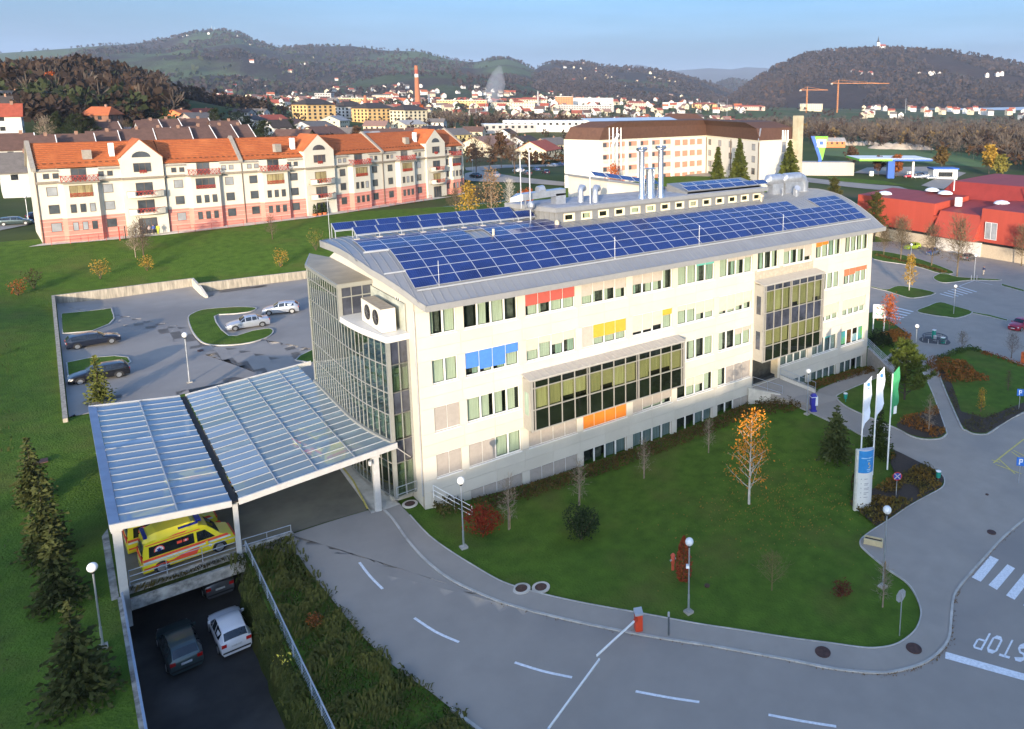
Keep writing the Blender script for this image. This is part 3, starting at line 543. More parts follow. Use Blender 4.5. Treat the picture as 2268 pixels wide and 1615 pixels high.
mb = MB(); mb.tube([(13.5,7.9,18.8),(13.5,7.9,25.4)], .06, 6); mb.tube([(12.9,8.4,20.4),(12.9,8.4,25.0)], .05, 6); mb.sphere((13.5,7.8,20.7), .32, 8, 5, 0, 1.2); mb.build('mast', GALV, phs)
mb = MB()
for x, y, h in ((19.0,6.9,2.6),): mb.tube([(x,y,20.4),(x,y,20.4+h)], .025, 4)
mb.build('lightning_rod', GALV, phs)
for x, y, h in ((1.9,.3,1.9),(16.9,.3,1.9),(26.2,.3,1.9),(37.4,.3,1.9),(-2.2,10.6,3.2)):
    l = MB().tube([(x,y,zr(y)),(x,y,zr(y)+h)], .02, 4)
    if h > 3: l.bar((x-.25,y,zr(y)+2.9),(x+.25,y,zr(y)+2.9),.03)
    l.build('lightning_rod', GALV, roof)
mb = MB()      # twin cowl ducts at the east end of the roof
for a, b in ((43.6,46.0),(46.3,49.2)): mb.tube([(a,8.5,20.72),(a+.5,8.5,20.9),(b,8.5,20.9)], [.25,.62,.62], 12)
mb.tube([(49.2,8.5,20.9),(49.75,8.5,20.7),(49.95,8.5,20.2),(49.95,8.5,19.2)], .62, 12); mb.box(44.4,46.2,8.1,8.9,19.2,20.5); mb.box(46.5,50.4,8.0,9.0,19.2,20.45)
mb.build('cowl_duct', GALV, roof, True)
mb = MB(); mb.tube([(46.6,6.6,19.1),(46.6,6.6,19.85),(46.5,6.3,20.05)], [.34,.34,.36], 10); mb.tube([(45.0,7.2,19.2),(45.0,7.2,20.0)], .1, 6); mb.tube([(46.2,6.2,19.0),(46.2,6.2,19.6)], .09, 6); mb.build('roof_vent', GALV, roof, True)
mb = MB(); mb.lathe((40.3,6.0,19.0), [(.12,0),(.12,.55),(.32,.6),(.3,.7),(.05,.85)], 10); mb.lathe((14.9,5.9,19.05), [(.2,0),(.2,.3),(.1,.45)], 8); mb.lathe((8.6,5.2,18.9), [(.1,0),(.1,.6)], 8); mb.build('roof_vent', mat('beige_vent', (.6,.5,.35), .6), roof, True)
# rear wing rising behind the roof
mb = MB(); W0, W1, Y0, Y1 = 24.4, 31.5, 11.8, 19.0
mb.hexa([(W0,Y0,17),(W1,Y0,17),(W1,Y1,17),(W0,Y1,17),(W0,Y0,21.75),(W1,Y0,20.5),(W1,Y1,20.5),(W0,Y1,21.75)]); mb.hexa([(W0-.3,Y0-.4,21.78),(W1+.3,Y0-.4,20.5),(W1+.3,Y1+.2,20.5),(W0-.3,Y1+.2,21.78),(W0-.3,Y0-.4,21.98),(W1+.3,Y0-.4,20.7),(W1+.3,Y1+.2,20.7),(W0-.3,Y1+.2,21.98)], 1)
rw = part(mb, 'rear_wing', [FAC[2], RM])
for i in range(4):
    for j in range(2): obj('solar_panel', PM, rw, (26.4+1.69*i-.6*j, 13.2+1.7*j, 21.75-.29*i+.1*j), (R(24), R(10), 0))
# the two glazed bays
SP = mat('black_green_glass', (.010,.014,.009), .05, 0, var=.3, scale=.7, spec=.9); SP2 = mat('grey_blue_glass', (.05,.055,.075), .05, 0, var=.3, scale=.8, spec=.9)
LITP = [mat('olive_curtain', (.34,.33,.21), .7, var=.15, scale=1.0, stretch=(8,8,.5)), mat('yellow_curtain', (.46,.45,.30), .7, var=.15, scale=1.0, stretch=(8,8,.4)), mat('drab_blind', (.36,.34,.23), .7, var=.06)]
BF = mat('bay_frame', (.36,.34,.30), .45, .25, var=.04)
def bay(x0, x1, z0, z1, zw, groups, rows, name='glazed_bay'):
    D = 1.2; mb = MB(); T = .075; g = .22
    mb.box(x0, x0+.12, -D+.1, -.002, z0, z1-.1, 0); mb.box(x1-.12, x1, -D+.1, -.002, z0, z1-.1, 0); mb.box(x0+.12, x1-.12, -D+.1, -.002, z0, z0+.12, 0)
    mb.hexa([(x0-.08,-D-.08,z1-.09),(x1+.08,-D-.08,z1-.09),(x1+.08,0,zw-.02),(x0-.08,0,zw-.02),(x0-.08,-D-.08,z1),(x1+.08,-D-.08,z1),(x1+.08,0,zw+.06),(x0-.08,0,zw+.06)], 1)
    k = x0+.5
    while k < x1: mb.hexa([(k-.015,-D-.08,z1),(k+.015,-D-.08,z1),(k+.015,0,zw+.06),(k-.015,0,zw+.06),(k-.015,-D-.08,z1+.045),(k+.015,-D-.08,z1+.045),(k+.015,0,zw+.1),(k-.015,0,zw+.1)], 1); k += .62 if x1-x0 > 12 else .34
    mb.box(x0+.13, x1-.13, -.5, -.45, z0+.13, z1-.2, 2)
    for f in range(2):    # side lights
        pass
    X = []; x = x0+.16; wp = (x1-x0-.32-g*(len(groups)+1))/sum(groups)
    for gi, n in enumerate(groups):
        mb.box(x+.05, x+g-.05, -D+.03, -D+.06, z0+.1, z1-.12, 2); mb.box(x, x+.05, -D-.05, -D+.1, z0, z1-.1); x += g
        for q in range(n): X.append((x, x+wp)); mb.box(x-T/2, x+T/2, -D-.05, -D+.1, z0, z1-.1); x += wp
        mb.box(x-T/2, x+T/2, -D-.05, -D+.1, z0, z1-.1)
    mb.box(x+.05, x+g-.05, -D+.03, -D+.06, z0+.1, z1-.12, 2); mb.box(x+g, x+g+.16, -D-.05, -D+.1, z0, z1-.1); mb.box(x0, x0+.16, -D-.05, -D+.1, z0, z1-.1)
    zc = [z1-.12]
    for h, _ in rows: zc.append(zc[-1]-h*(z1-z0-.15))
    for z in zc[:-1]: mb.box(x0, x1, -D-.056, -D+.09, z-T/2, z+T/2)
    mb.box(x0, x1, -D-.056, -D+.09, z0-.02, z0+T)
    b = part(mb, name, [BF, mat('bay_roof', (.46,.43,.39), .5, .2, var=.05), BLACK])
    for (xa, xb) in X:
        for r, (h, kind) in enumerate(rows):
            zt, zb = zc[r]-T/2, zc[r+1]+T/2
            m = {'d': SP, 'b': SP2, 'l': None}[kind]
            if m is None:
                ub('pane', DGL2, xa+T/2, xb-T/2, -D, -D+.02, zb, zt, b); ub('curtain', rr.choice(LITP), xa+.02, xb-.02, -D+.22, -D+.25, zb+(rr.choice([0,0,.0,.35])), zt, b)
            else: ub('pane', m, xa+T/2, xb-T/2, -D, -D+.02, zb, zt, b)
    for z in np.arange(z0+.9, z1-1.2, 3.5):
        w = ub('side_pane', SP2 if x1-x0 < 12 else CURT2, x0-.012, x0+.0, -.9, -.35, z+.3, z+2.1, b)
DGL2 = glass('bay_glass', (.80,.82,.72), 0)
bay(7.95, 23.3, 4.85, 8.95, 9.1, (4,4,4), ((.145,'d'),(.435,'l'),(.42,'d')))
bay(33.2, 42.3, 4.66, 12.35, 12.52, (3,4), ((.075,'b'),(.285,'l'),(.225,'b'),(.215,'l'),(.20,'d')))
# entrance under the east bay
mb = MB(); mb.box(33.2,33.32,.04,2.6,1.9,4.6,0); mb.box(36.88,37.0,.04,2.6,1.9,4.6,1); mb.box(33.2,37,2.5,2.7,1.9,4.6,0); mb.box(33.2,37,.33,2.6,1.6,1.9,2); mb.box(33.2,37,.05,2.6,4.6,4.7,1)
part(mb, 'entrance', [ROOM, mat('beige_render', (.50,.42,.29), .8, var=.06), CONC])
mb = MB(); mb.box(33.7,36.4,2.38,2.45,1.9,4.4); part(mb, 'entrance_door', DGLASS)
# ------------------------------------------------------------------ glazed stair wing at the west end
GF = mat('curtain_wall_frame', (.30,.30,.27), .42, .3, var=.04); MIR = glass('mirror_glass', (.62,.70,.66), .0, .01, 1.0, 2.1)
low = [(-1.5,1.38),(-1.68,2.15),(-1.85,3.0),(-2.0,3.8),(-2.13,4.6),(-2.2,5.25),(-2.27,5.9),(-2.32,6.55),(-2.36,7.2),(-2.38,7.85),(-2.40,8.5)]
strt = [(-2.40+.004*i, 8.5+.622*i) for i in range(15)]
ZL = [1.75, 4.3, 5.97, 7.9, 9.5, 11.5, 13.15, 14.95, 15.8]
gp = MB().box(0,1,-.012,.012,0,1).mesh('glass_pane', MIR); gpd = MB().box(0,1,-.012,.012,0,1).mesh('glass_pane', SP2)
mb = MB()
def gline(p, q, zs_, me_=None, n0=True):
    d = Vector((q[0]-p[0], q[1]-p[1])); L_ = d.length; a = math.atan2(d.y, d.x)
    for za, zb in zip(zs_, zs_[1:]):
        obj('glass_pane', me_ or gp, WG, (p[0],p[1],za), (0,0,a), (L_,1,zb-za))
        mb.bar((p[0],p[1],za),(q[0],q[1],za),.11,.08)
    mb.bar((p[0],p[1],zs_[-1]),(q[0],q[1],zs_[-1]),.11,.08)
    if n0: mb.bar((p[0],p[1],zs_[0]),(p[0],p[1],zs_[-1]),.06,.1)
WG = empty('glass_wing', (0,0,0)); WG.parent = CL
for p, q in zip(low, low[1:]): gline(p, q, ZL[:7])
for p, q in zip(strt, strt[1:]): gline(p, q, ZL)
for i_, (za_, zb_) in enumerate(zip(ZL[:6], ZL[1:7])):
    for a_, b_ in (((-.75,1.44),(-.02,1.5)),(low[0],(-.75,1.44))): gline(a_, b_, [za_, zb_], gpd if i_ in (1,3,5) else None)
    if i_ in (0,2,4): ub('curtain', LITP[1], -1.35, -.08, 1.72, 1.75, za_, zb_-.1*i_, WG)
for a, b in (((.1,8.52),(-.75,8.5)),((-.75,8.5),(-1.55,8.5)),((-1.55,8.5),(-2.4,8.5))): gline(a, b, [13.5, 15.0, 15.75], gpd)
mb.bar((low[0][0],low[0][1],1.7),(low[0][0],low[0][1],13.2),.26); mb.bar((-2.4,8.5,13.4),(-2.4,8.5,15.8),.26); mb.bar(strt[-1]+(1.7,), strt[-1]+(15.8,), .15); mb.bar((-.05,1.52,1.7),(-.05,1.52,13.2),.2)
for zl in (5.97,): 
    for p, q in zip(low+strt, (low+strt)[1:]): mb.bar((p[0]-.06,p[1],zl),(q[0]-.06,q[1],zl),.28,.18)
mb.build('frame', GF, WG)
mb = MB(); ledge = [(-1.62,1.15)]+[(x-.12,y) for x, y in low[1:]]; mb.prism(ledge+[(-.0,8.5),(-.0,1.25)], 13.2, 13.62); mb.build('ledge', mat('white_ledge', (.62,.61,.58), .5, var=.04), WG)
mb = MB(); mb.prism([(-2.62,8.3),(.6,8.3),(.6,17.2),(-.9,22.),(-2.5,17.3)], 15.78, 16.05); mb.prism([(-2.5,8.42),(.55,8.42),(.55,17.1),(-.9,21.8),(-2.38,17.25)], 16.05, 16.07, 1); mb.build('wing_roof', [GF, mat('felt_roof', (.34,.30,.23), .9, rgb2=(.25,.225,.18), scale=.8, bump=.1)], WG)
mb = MB()
for z in ZL[1:-1]:
  if z > 13.3: mb.prism([(-2.1,8.8),(-2.05,17),(-.1,17),(-.1,8.8)], z-.6, z-.45)
  else: mb.prism([(x+.35,y+.1) for x, y in low[::2]] + [(-2.0,17),(-.1,17),(-.1,1.9)], z-.95 if z < 13 else z-.6, z-.75 if z < 13 else z-.45)
mb.box(-.12,-.05,1.7,20,1.7,15.6,1); mb.build('stair_floor', [mat('floor_edge', (.42,.43,.38), .8), mat('inner_wall', (.40,.42,.36), .9, var=.2, scale=.7)], WG)
for i in range(5):
    for (za, zb) in ((6.0,7.6),(9.6,11.4)): ub('curtain', CURT, low[i][0]+.35, low[i][0]+.38, low[i][1]+.1, low[i][1]+.62, za, zb, WG)
strip = MB(); strip.box(-.05,.02,.05,1.4,1.8,13.0); 
# air-conditioner on the ledge
mb = MB(); mb.box(-1.55,-.55,2.2,6.3,13.66,15.3,0); mb.box(-1.53,-.57,2.19,6.31,15.3,15.33,1); ac = part(mb, 'air_conditioner', [mat('ac_case', (.66,.62,.52), .5, var=.03), mat('ac_lid', (.34,.30,.25), .6)])
for y in (3.3, 5.0):
    m = MB(); m.tube([(-1.6,y,14.55),(-1.54,y,14.55)], .55, 18); m.tube([(-1.63,y,14.55),(-1.6,y,14.55)], .16, 8, 1)
    for k in range(8): a = k*PI/4; m.bar((-1.615,y,14.55),(-1.615,y+.5*math.cos(a),14.55+.5*math.sin(a)),.03,.012,1)
    m.build('fan', [BLACK, mat('fan_grille', (.12,.12,.12), .5)], ac)
mb = MB(); mb.box(-.0,.04,2.8,3.5,14.2,15.7); mb.box(-.03,.0,2.75,2.82,14.15,15.75,1); mb.box(-.03,.0,3.12,3.18,14.15,15.75,1); mb.box(-.03,.0,3.48,3.55,14.15,15.75,1); part(mb, 'side_window', [SP2, FRAME])

# ------------------------------------------------------------------ entrance canopy, deck and ramp
def wall_line(name, pts, tops, th, m, label, cat='wall', bot=-3.0, parent=None, cap=None):
    """a wall along points with a given top height at each point"""
    mb = MB()
    for (a, b, za, zb) in zip(pts, pts[1:], tops, tops[1:]):
        a = Vector(a); b = Vector(b); d = (b-a).normalized(); s = Vector((-d.y,d.x))*th/2
        q = [a+s, a-s, b-s, b+s]; mb.hexa([(q[0].x,q[0].y,bot),(q[1].x,q[1].y,bot),(q[2].x,q[2].y,bot),(q[3].x,q[3].y,bot),(q[0].x,q[0].y,za),(q[1].x,q[1].y,za),(q[2].x,q[2].y,zb),(q[3].x,q[3].y,zb)])
    o = mb.build(name, m, parent)
    if not parent: tag(o, label, cat)
    return o
CAN = mat('canopy_steel', (.50,.49,.47), .5, .2, var=.05); CGL = [glass('canopy_glass_left', (.30,.40,.50), .62, .1, 1.0, 1.7), glass('canopy_glass_right', (.40,.50,.54), .34, .06, 1.0, 1.65), glass('canopy_glass_pale', (.42,.50,.58), .5, .1, 1.0, 1.7)]  # blue diffuse share puts the reflected sky into the panes, most on the left
CGUT = mat('blue_grey_gutter', (.26,.31,.40), .5, .2, var=.08, scale=.8); VAL = mat('valley_black', (.012,.011,.011), .8)
cn = empty('entrance_canopy', (-9.5,11.6,1.6), 0, 'large glass roofed canopy with steel ribs in front of the stair wing', 'canopy')
def cp(mb, name, m, smooth=False):
    o = mb.build(name, m, cn, smooth); o.location = (9.5,-11.6,-1.6); return o
Y0, Y1 = 1.0, 22.2
def xr(y): return float(np.interp(y, [1,1.5,3,4.6,6,9,22.2], [-1.45,-1.75,-2.05,-2.32,-2.45,-2.55,-2.55]))
zL = lambda x: 5.27+(-11.55-x)*(.63/6.05); zR = lambda x: 5.27+(x+11.3)*(.68/9.8)
# glass panes, one by one
def pane4(a, b, c, d, m): o = MB(); o.quad(a,b,c,d); return cp(o, 'roof_pane', m)
ny = 18; dy = (Y1-Y0)/ny
for i in range(ny):
    ya, yb = Y0+i*dy+.03, Y0+(i+1)*dy-.03
    for xa, xb in ((-17.1,-14.4),(-14.34,-11.62)):
        pane4((xa,ya,zL(xa)),(xb,ya,zL(xb)),(xb,yb,zL(xb)),(xa,yb,zL(xa)), CGL[0] if rr.random() < .85 else CGL[2])
ny2 = 20; dy2 = (Y1-Y0)/ny2; XB = [-11.2,-8.95,-6.6,-4.2]
for i in range(ny2):
    ya, yb = Y0+i*dy2+.03, Y0+(i+1)*dy2-.03
    for j in range(4):
        xa = XB[j]+.03; xb1, xb2 = (XB[j+1]-.03,)*2 if j < 3 else (xr(ya), xr(yb))
        pane4((xa,ya,zR(xa)),(xb1,ya,zR(xb1)),(xb2,yb,zR(xb2)),(xa,yb,zR(xa)), CGL[1] if (j > 0 or rr.random() < .3) else CGL[0])
mb = MB()
for i in range(ny+1):
    y = Y0+i*dy; mb.bar((-17.1,y,zL(-17.1)+.03),(-11.6,y,zL(-11.6)+.03),.035,.06)
for i in range(ny2+1):
    y = Y0+i*dy2; mb.bar((-11.22,y,zR(-11.22)+.03),(xr(y),y,zR(xr(y))+.03),.035,.06)
for x in (-14.37,): mb.bar((x,Y0,zL(x)+.05),(x,Y1,zL(x)+.05),.06,.06)
for x in XB[1:]: mb.bar((x,Y0,zR(x)+.05),(x,Y1,zR(x)+.05),.055,.06)
cp(mb, 'glazing_bar', mat('glazing_bar_white', (.36,.38,.40), .45, .3, var=.04))
mb = MB()
for (a, za, b, zb) in ((-17.6,5.93,-11.62,5.27),(-11.24,5.27,-1.4,5.97)):
    mb.hexa([(a,Y0-.16,za-.3),(b,Y0-.16,zb-.3),(b,Y0-.04,zb-.3),(a,Y0-.04,za-.3),(a,Y0-.16,za+.1),(b,Y0-.16,zb+.1),(b,Y0-.04,zb+.1),(a,Y0-.04,za+.1)]); mb.hexa([(a,Y1+.04,za-.3),(b,Y1+.04,zb-.3),(b,Y1+.14,zb-.3),(a,Y1+.14,za-.3),(a,Y1+.04,za+.1),(b,Y1+.04,zb+.1),(b,Y1+.14,zb+.1),(a,Y1+.04+.1,za+.1)])
    for k in range(6):      # beams under the glass
        y = Y0+.6+k*(Y1-Y0-1.2)/5; mb.bar((a+.1,y,za-.25),(b-(.1 if b < -5 else 1.2),y,zb-.32),.12,.26)
cp(mb, 'fascia', CAN)
mb = MB(); mb.hexa([(-17.62,Y0-.02,5.7),(-17.12,Y0-.02,5.7),(-17.12,Y1,5.7),(-17.62,Y1,5.7),(-17.62,Y0-.02,6.02),(-17.12,Y0-.02,5.9),(-17.12,Y1,5.9),(-17.62,Y1,6.02)]); cp(mb, 'gutter', CGUT)
mb = MB(); mb.box(-11.62,-11.24,Y0-.02,Y1,5.1,5.22); cp(mb, 'valley_gutter', VAL)
for (x, y, w, d_, zb, zt) in ((-17.3,1.35,.42,.5,-.6,5.6),(-11.4,1.35,.26,.26,.7,5.15),(-2.85,1.25,.4,.34,1.3,5.5),(-17.3,21.6,.42,.4,1.5,5.6),(-11.4,21.6,.26,.26,1.5,5.15),(-3.0,21.6,.34,.34,1.5,5.4),(-17.3,11.5,.3,.3,1.4,5.6),(-11.4,11.5,.26,.26,1.5,5.15)):
    m = MB(); m.box(x-w/2,x+w/2,y-d_/2,y+d_/2,zb,zt); m.box(x-w/2-.06,x+w/2+.06,y-d_/2-.06,y+d_/2+.06,zt-.2,zt+.02); cp(m, 'post', CAN)
m = MB(); m.bar((-1.5,.95,5.75),(-.06,1.6,4.15),.05); m.tube([(-3.3,.9,5.3),(-3.3,.9,5.0)],.12,8); cp(m, 'brace', CAN)
# deck and tunnel
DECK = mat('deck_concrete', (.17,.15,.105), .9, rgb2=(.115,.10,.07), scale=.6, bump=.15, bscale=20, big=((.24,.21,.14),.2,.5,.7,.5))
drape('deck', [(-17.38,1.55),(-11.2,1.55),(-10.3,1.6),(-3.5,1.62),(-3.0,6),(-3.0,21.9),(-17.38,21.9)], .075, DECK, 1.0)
drape('footway', [(-3.4,1.0),(-2.2,1.1),(-1.3,1.3),(-1.75,3),(-2.2,5.4),(-2.45,8.5),(-2.45,21.9),(-2.95,21.9),(-2.95,6)], .11, CONCL, 1.0)
mark('yellow_line', stripe((-3.42,1.7),(-2.97,6.2),.12), .13, YELP); mark('yellow_line', stripe((-2.97,6.2),(-2.97,21),.12), .13, YELP)
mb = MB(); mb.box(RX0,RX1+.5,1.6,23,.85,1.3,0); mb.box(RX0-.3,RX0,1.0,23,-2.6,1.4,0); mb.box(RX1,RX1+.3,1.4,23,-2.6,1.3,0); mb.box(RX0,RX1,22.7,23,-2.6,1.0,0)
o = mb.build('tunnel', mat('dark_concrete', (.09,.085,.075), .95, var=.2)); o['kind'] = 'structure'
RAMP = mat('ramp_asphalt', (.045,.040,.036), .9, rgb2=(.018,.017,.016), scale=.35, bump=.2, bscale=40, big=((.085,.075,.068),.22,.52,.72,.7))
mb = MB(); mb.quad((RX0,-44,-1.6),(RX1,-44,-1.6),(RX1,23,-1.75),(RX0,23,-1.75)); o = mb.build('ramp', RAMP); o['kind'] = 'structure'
# parapet planter over the tunnel mouth
STAIN = mat('stained_concrete', (.36,.345,.31), .9, rgb2=(.10,.095,.085), scale=2.6, bump=.3, bscale=8, big=((.5,.48,.43),1.2,.45,.7,.6))
pp = empty('parapet', (-14.3,1.2,.7), 0, 'stained concrete parapet with grassy trough above the underpass opening', 'parapet')
def pl(mb, name, m): o = mb.build(name, m, pp); o.location = (14.3,-1.2,-.7); return o
m = MB(); m.box(-17.1,-11.15,.75,.98,.55,1.22); m.box(-17.1,-11.2,1.5,1.68,.9,1.62); m.box(-17.1,-11.2,.98,1.5,.8,1.0); pl(m, 'beam', STAIN)
m = MB(); m.box(-17.1,-11.2,.985,1.495,1.0,1.17); pl(m, 'soil', ROUGHG)
def railing(name, pts, h, label, bars=2, post=1.6, m=GALV, r=.025, cat='railing', parent=None, group=None):
    """tubular railing on 3D base points"""
    t = empty(name, pts[0], 0, label, cat, group) if parent is None else parent; P0 = Vector(pts[0]); o = MB()
    for k in range(bars): z = h*(1-k*.75/max(1,bars-1)) if bars > 1 else h; o.tube([Vector(p)-P0+Vector((0,0,z)) for p in pts], r, 6)
    ra = o.build('rail', m, t, True); 
    for a, b in zip(pts, pts[1:]):
        a = Vector(a); b = Vector(b); n = max(1, round((b-a).length/post))
        for k in range(n+1): q = a.lerp(b,k/n)-P0; MB().tube([q, q+Vector((0,0,h))], r, 6).build('post', m, t, True)
    return t
railing('railing', [(-17.0,1.6,1.62),(-11.5,1.6,1.62)], .95, 'tubular railing behind the planted parapet in front of the ambulance', 3, 1.8)
railing('railing', [(-11.2,1.5,1.75),(-8.4,1.35,1.75)], .55, 'short tubular railing on the low wall right of the canopy post', 2, 1.4)
wall_line('low_wall', [(-11.25,1.5),(-8.3,1.32)], [1.8,1.8], .3, STAIN, 'short stained concrete wall beside the drive at the canopy edge')
# ramp walls, fence and bank
wl = wall_line('ramp_wall', [(RX0-.1,1.0),(RX0-.1,-20),(RX0-.1,-44)], [1.5,1.05,.8], .3, STAIN, 'long concrete wall along the left side of the ramp', bot=-2.5)
m = MB(); m.box(RX0+.02,RX0+.14,-44,1.0,-2.5,.6); 
m = MB(); m.bar((RX0-.02,1.0,1.68),(RX0-.02,-44,1.1),.1,.16); m.build('rail', mat('blue_steel', (.30,.36,.45), .4, .5, var=.06), wl)
mb = MB(); n = 46
for i in range(n):
    ya, yb = 1.0-i, -i
    za, zb = hz(RX1,ya), hz(RX1,yb); fa = .5 if ya > 0 else .72+.1*mn.noise(Vector((ya*.4,0,0))); fb = .5 if yb > 0 else .72+.1*mn.noise(Vector((yb*.4,0,0)))
    q = lambda t, z, f, y: (RX1+.12-(f+.14)*t-(.12*mn.noise(Vector((y*.9,t*3,4))) if t else 0), y, z+.03+(-1.8-z)*t)
    for t0, t1 in ((0,.33),(.33,.66),(.66,1)): mb.quad(q(t0,za,fa,ya), q(t0,zb,fb,yb), q(t1,zb,fb,yb), q(t1,za,fa,ya))
o = mb.build('embankment', ROUGHG); o['kind'] = 'structure'
fn = railing('wire_fence', [(-11.05,1.2,1.2),(-11.0,-8,.95),(-10.95,-18,.75),(-10.9,-26,.6)], 1.1, 'long steel fence along the grass bank beside the ramp', 1, 1.75, mat('fence_blue_steel', (.36,.42,.50), .4, .5, var=.05), .04, 'fence')
m = MB()
for a, b in (((-11.05,1.2,1.2),(-11.0,-8,.95)),((-11.0,-8,.95),(-10.95,-18,.75)),((-10.95,-18,.75),(-10.9,-26,.6))):
    for k in range(1,6): z = k*.2; m.bar(Vector(a)+Vector((11.05,-1.2,-1.2+z)), Vector(b)+Vector((11.05,-1.2,-1.2+z)), .012)
m.build('wire', GALV, fn)
# stone foot wall along the canopy's left side
wall_line('kerb_wall', [(-17.75,22.0),(-17.75,1.0)], [1.95,1.45], .35, STAIN, 'mossy low concrete wall along the left side of the canopy', bot=0)
wall_line('kerb_wall', [(-18.35,14.0),(-18.3,.9),(-17.9,.75)], [1.6,1.25,1.2], .16, STAIN, 'thin concrete edging left of the canopy corner post', bot=0)
# car park walls
RW = mat('rain_streaked_concrete', (.42,.37,.29), .9, rgb2=(.17,.15,.12), scale=1.3, bump=.2, bscale=6, stretch=(3,3,.35))
wall_line('retaining_wall', [(-19.15,29.2),(-19.15,52),(-19.15,75.9)], [3.05,3.5,4.15], .34, RW, 'pale concrete wall along the left edge of the car park', bot=1.5)
wall_line('retaining_wall', [(-19.0,75.75), (-3.56, 75.59)], [4.15,4.2], .35, RW, 'streaked concrete retaining wall behind the car park, left stretch', bot=1.5)
wall_line('retaining_wall', [(-3.49, 75.63), (-3.21, 70.88), (-2.89, 68.45)], [4.2,3.85,2.95], .3, CONCL, 'short concrete wing wall sloping down into the car park', bot=1.5)
wall_line('retaining_wall', [(-3.36, 71.87), (3.53, 71.67), (11.02, 71.05), (26,66)], [4.1]*4, .35, RW, 'streaked concrete retaining wall behind the car park, right stretch', bot=1.5)
# planter wall and railings at the west corner of the clinic
wall_line('planter_wall', [(-1.65, 2.12), (1.19, 2.54), (.6,-.05)], [2.0,2.05,2.05], .28, CONCL, 'low cream concrete wall below the corner of the glass wing', bot=0)
railing('railing', [(-1.55,1.1,1.9),(-.1,1.1,1.95)], .75, 'railing on the low wall at the foot of the glass wing', 2, .7)
railing('railing', [(.55,-.25,1.75),(1.6,-1.3,.95),(2.5,-2.2,.3)], .95, 'white handrail stepping down the grass beside the clinic corner', 3, 1.2, WHITE, .022)
# walkway to the east entrance
mb = MB(); A, B = (35.08, -2.63), (38.99, -3.24)
mb.prism([(33.1,.3),A,B,(37.0,.3)], -1, [1.93,.95,.85,1.93]); mb.prism([A,(A[0]+2.2,A[1]-2.4),(B[0]+2.0,B[1]-2.6),B], -1, [.95,hz(A[0]+2.2,A[1]-2.4)+.06,hz(B[0]+2,B[1]-2.6)+.06,.85]); o = mb.build('walkway', ASPL); o['kind'] = 'structure'
wall_line('planter_wall', [(32.6,-.1), (35.16, -1.97)], [1.95,1.25], .24, CONCL, 'cream concrete wall on the left of the east entrance walkway', bot=-1)
wall_line('planter_wall', [(37.3,-.1), (38.99, -3.24)], [2.15,1.15], .3, CONCL, 'cream concrete wall on the right of the east entrance walkway', bot=-1)
Q = (35.16, -1.97); railing('railing', [(33.2,-.1,1.93),(Q[0]+.3,Q[1],1.0)], 1.0, 'tubular railing on the left of the east entrance walkway', 2, 1.6)
Q = (38.99, -3.24); railing('railing', [(37.25,-.1,2.1),(Q[0],Q[1],1.15)], .75, 'tubular railing on the right wall of the east entrance walkway', 2, 2.0)
# retaining wall with painted faces at the east end
E0, E1 = (52.3,-.1), (48.39, -6.35)
wall_line('graffiti_wall', [E0, E1], [1.9,1.35], .3, mat('grey_wall', (.34,.32,.30), .9, var=.1), 'grey concrete wall with black painted faces at the east end of the clinic', bot=-1)
wv = Vector(E1)-Vector(E0); wd = wv.normalized(); wn_ = Vector((wd.y,-wd.x)); PB = mat('black_graffiti', (.03,.03,.035), .8)
if wn_.y > 0: wn_ = -wn_
gw = bpy.data.objects['graffiti_wall']; m = MB()
def arc_pts(cx_, cz_, r, a0, a1, n=8): return [(cx_+r*math.cos(a0+(a1-a0)*k/n), cz_+r*math.sin(a0+(a1-a0)*k/n)) for k in range(n+1)]
def wp3(s, z): p = Vector(E0)+wd*s+wn_*.162; return (p.x,p.y,z)
for cx_, cz_, r in ((.6,1.25,.28),(.7,.55,.25),(2.2,1.0,.26),(3.3,.75,.2)):
    for a0, a1, k in ((.3,5.6,1.),(2.6,5.8,.62)): m.tube([wp3(*p) for p in arc_pts(cx_,cz_,r*k,a0,a1,10)], .035, 4)
    m.tube([wp3(cx_-.1,cz_+.05),wp3(cx_+.02,cz_+.07)],.04,4)
m.tube([wp3(1.0,.9),wp3(1.4,.8),wp3(1.75,.95),wp3(1.8,1.35)],.035,4); m.tube([wp3(1.2,.5),wp3(1.5,.42)],.03,4); m.build('graffiti', PB, gw)
railing('railing', [(52.4,.2,1.9),(E1[0]+.2,E1[1]+.3,1.35)], 1.0, 'steel railing of flat bars at the east end of the clinic', 5, 1.7)

# ------------------------------------------------------------------ vehicles
TYRE = mat('tyre', (.016,.016,.017), .8, var=.1); RIM = mat('alloy_rim', (.42,.43,.44), .35, .8, var=.06); CGLASS = mat('car_glass', (.012,.015,.018), .04, 0, var=.1, spec=.9)
LAMPR = mat('tail_light_red', (.40,.012,.01), .15, 0, var=.1, coat=.5); LAMPW = mat('headlight', (.62,.62,.6), .1, .2, var=.05, coat=.5); PLATE = mat('number_plate', (.62,.63,.62), .5, var=.1, scale=14, rgb2=(.35,.36,.4)); TRIM = mat('black_trim', (.02,.02,.022), .6, var=.1)
def paint(n, rgb, metal=.25): return mat('paint_'+n, rgb, .28, metal, var=.03, scale=.8, coat=.8)
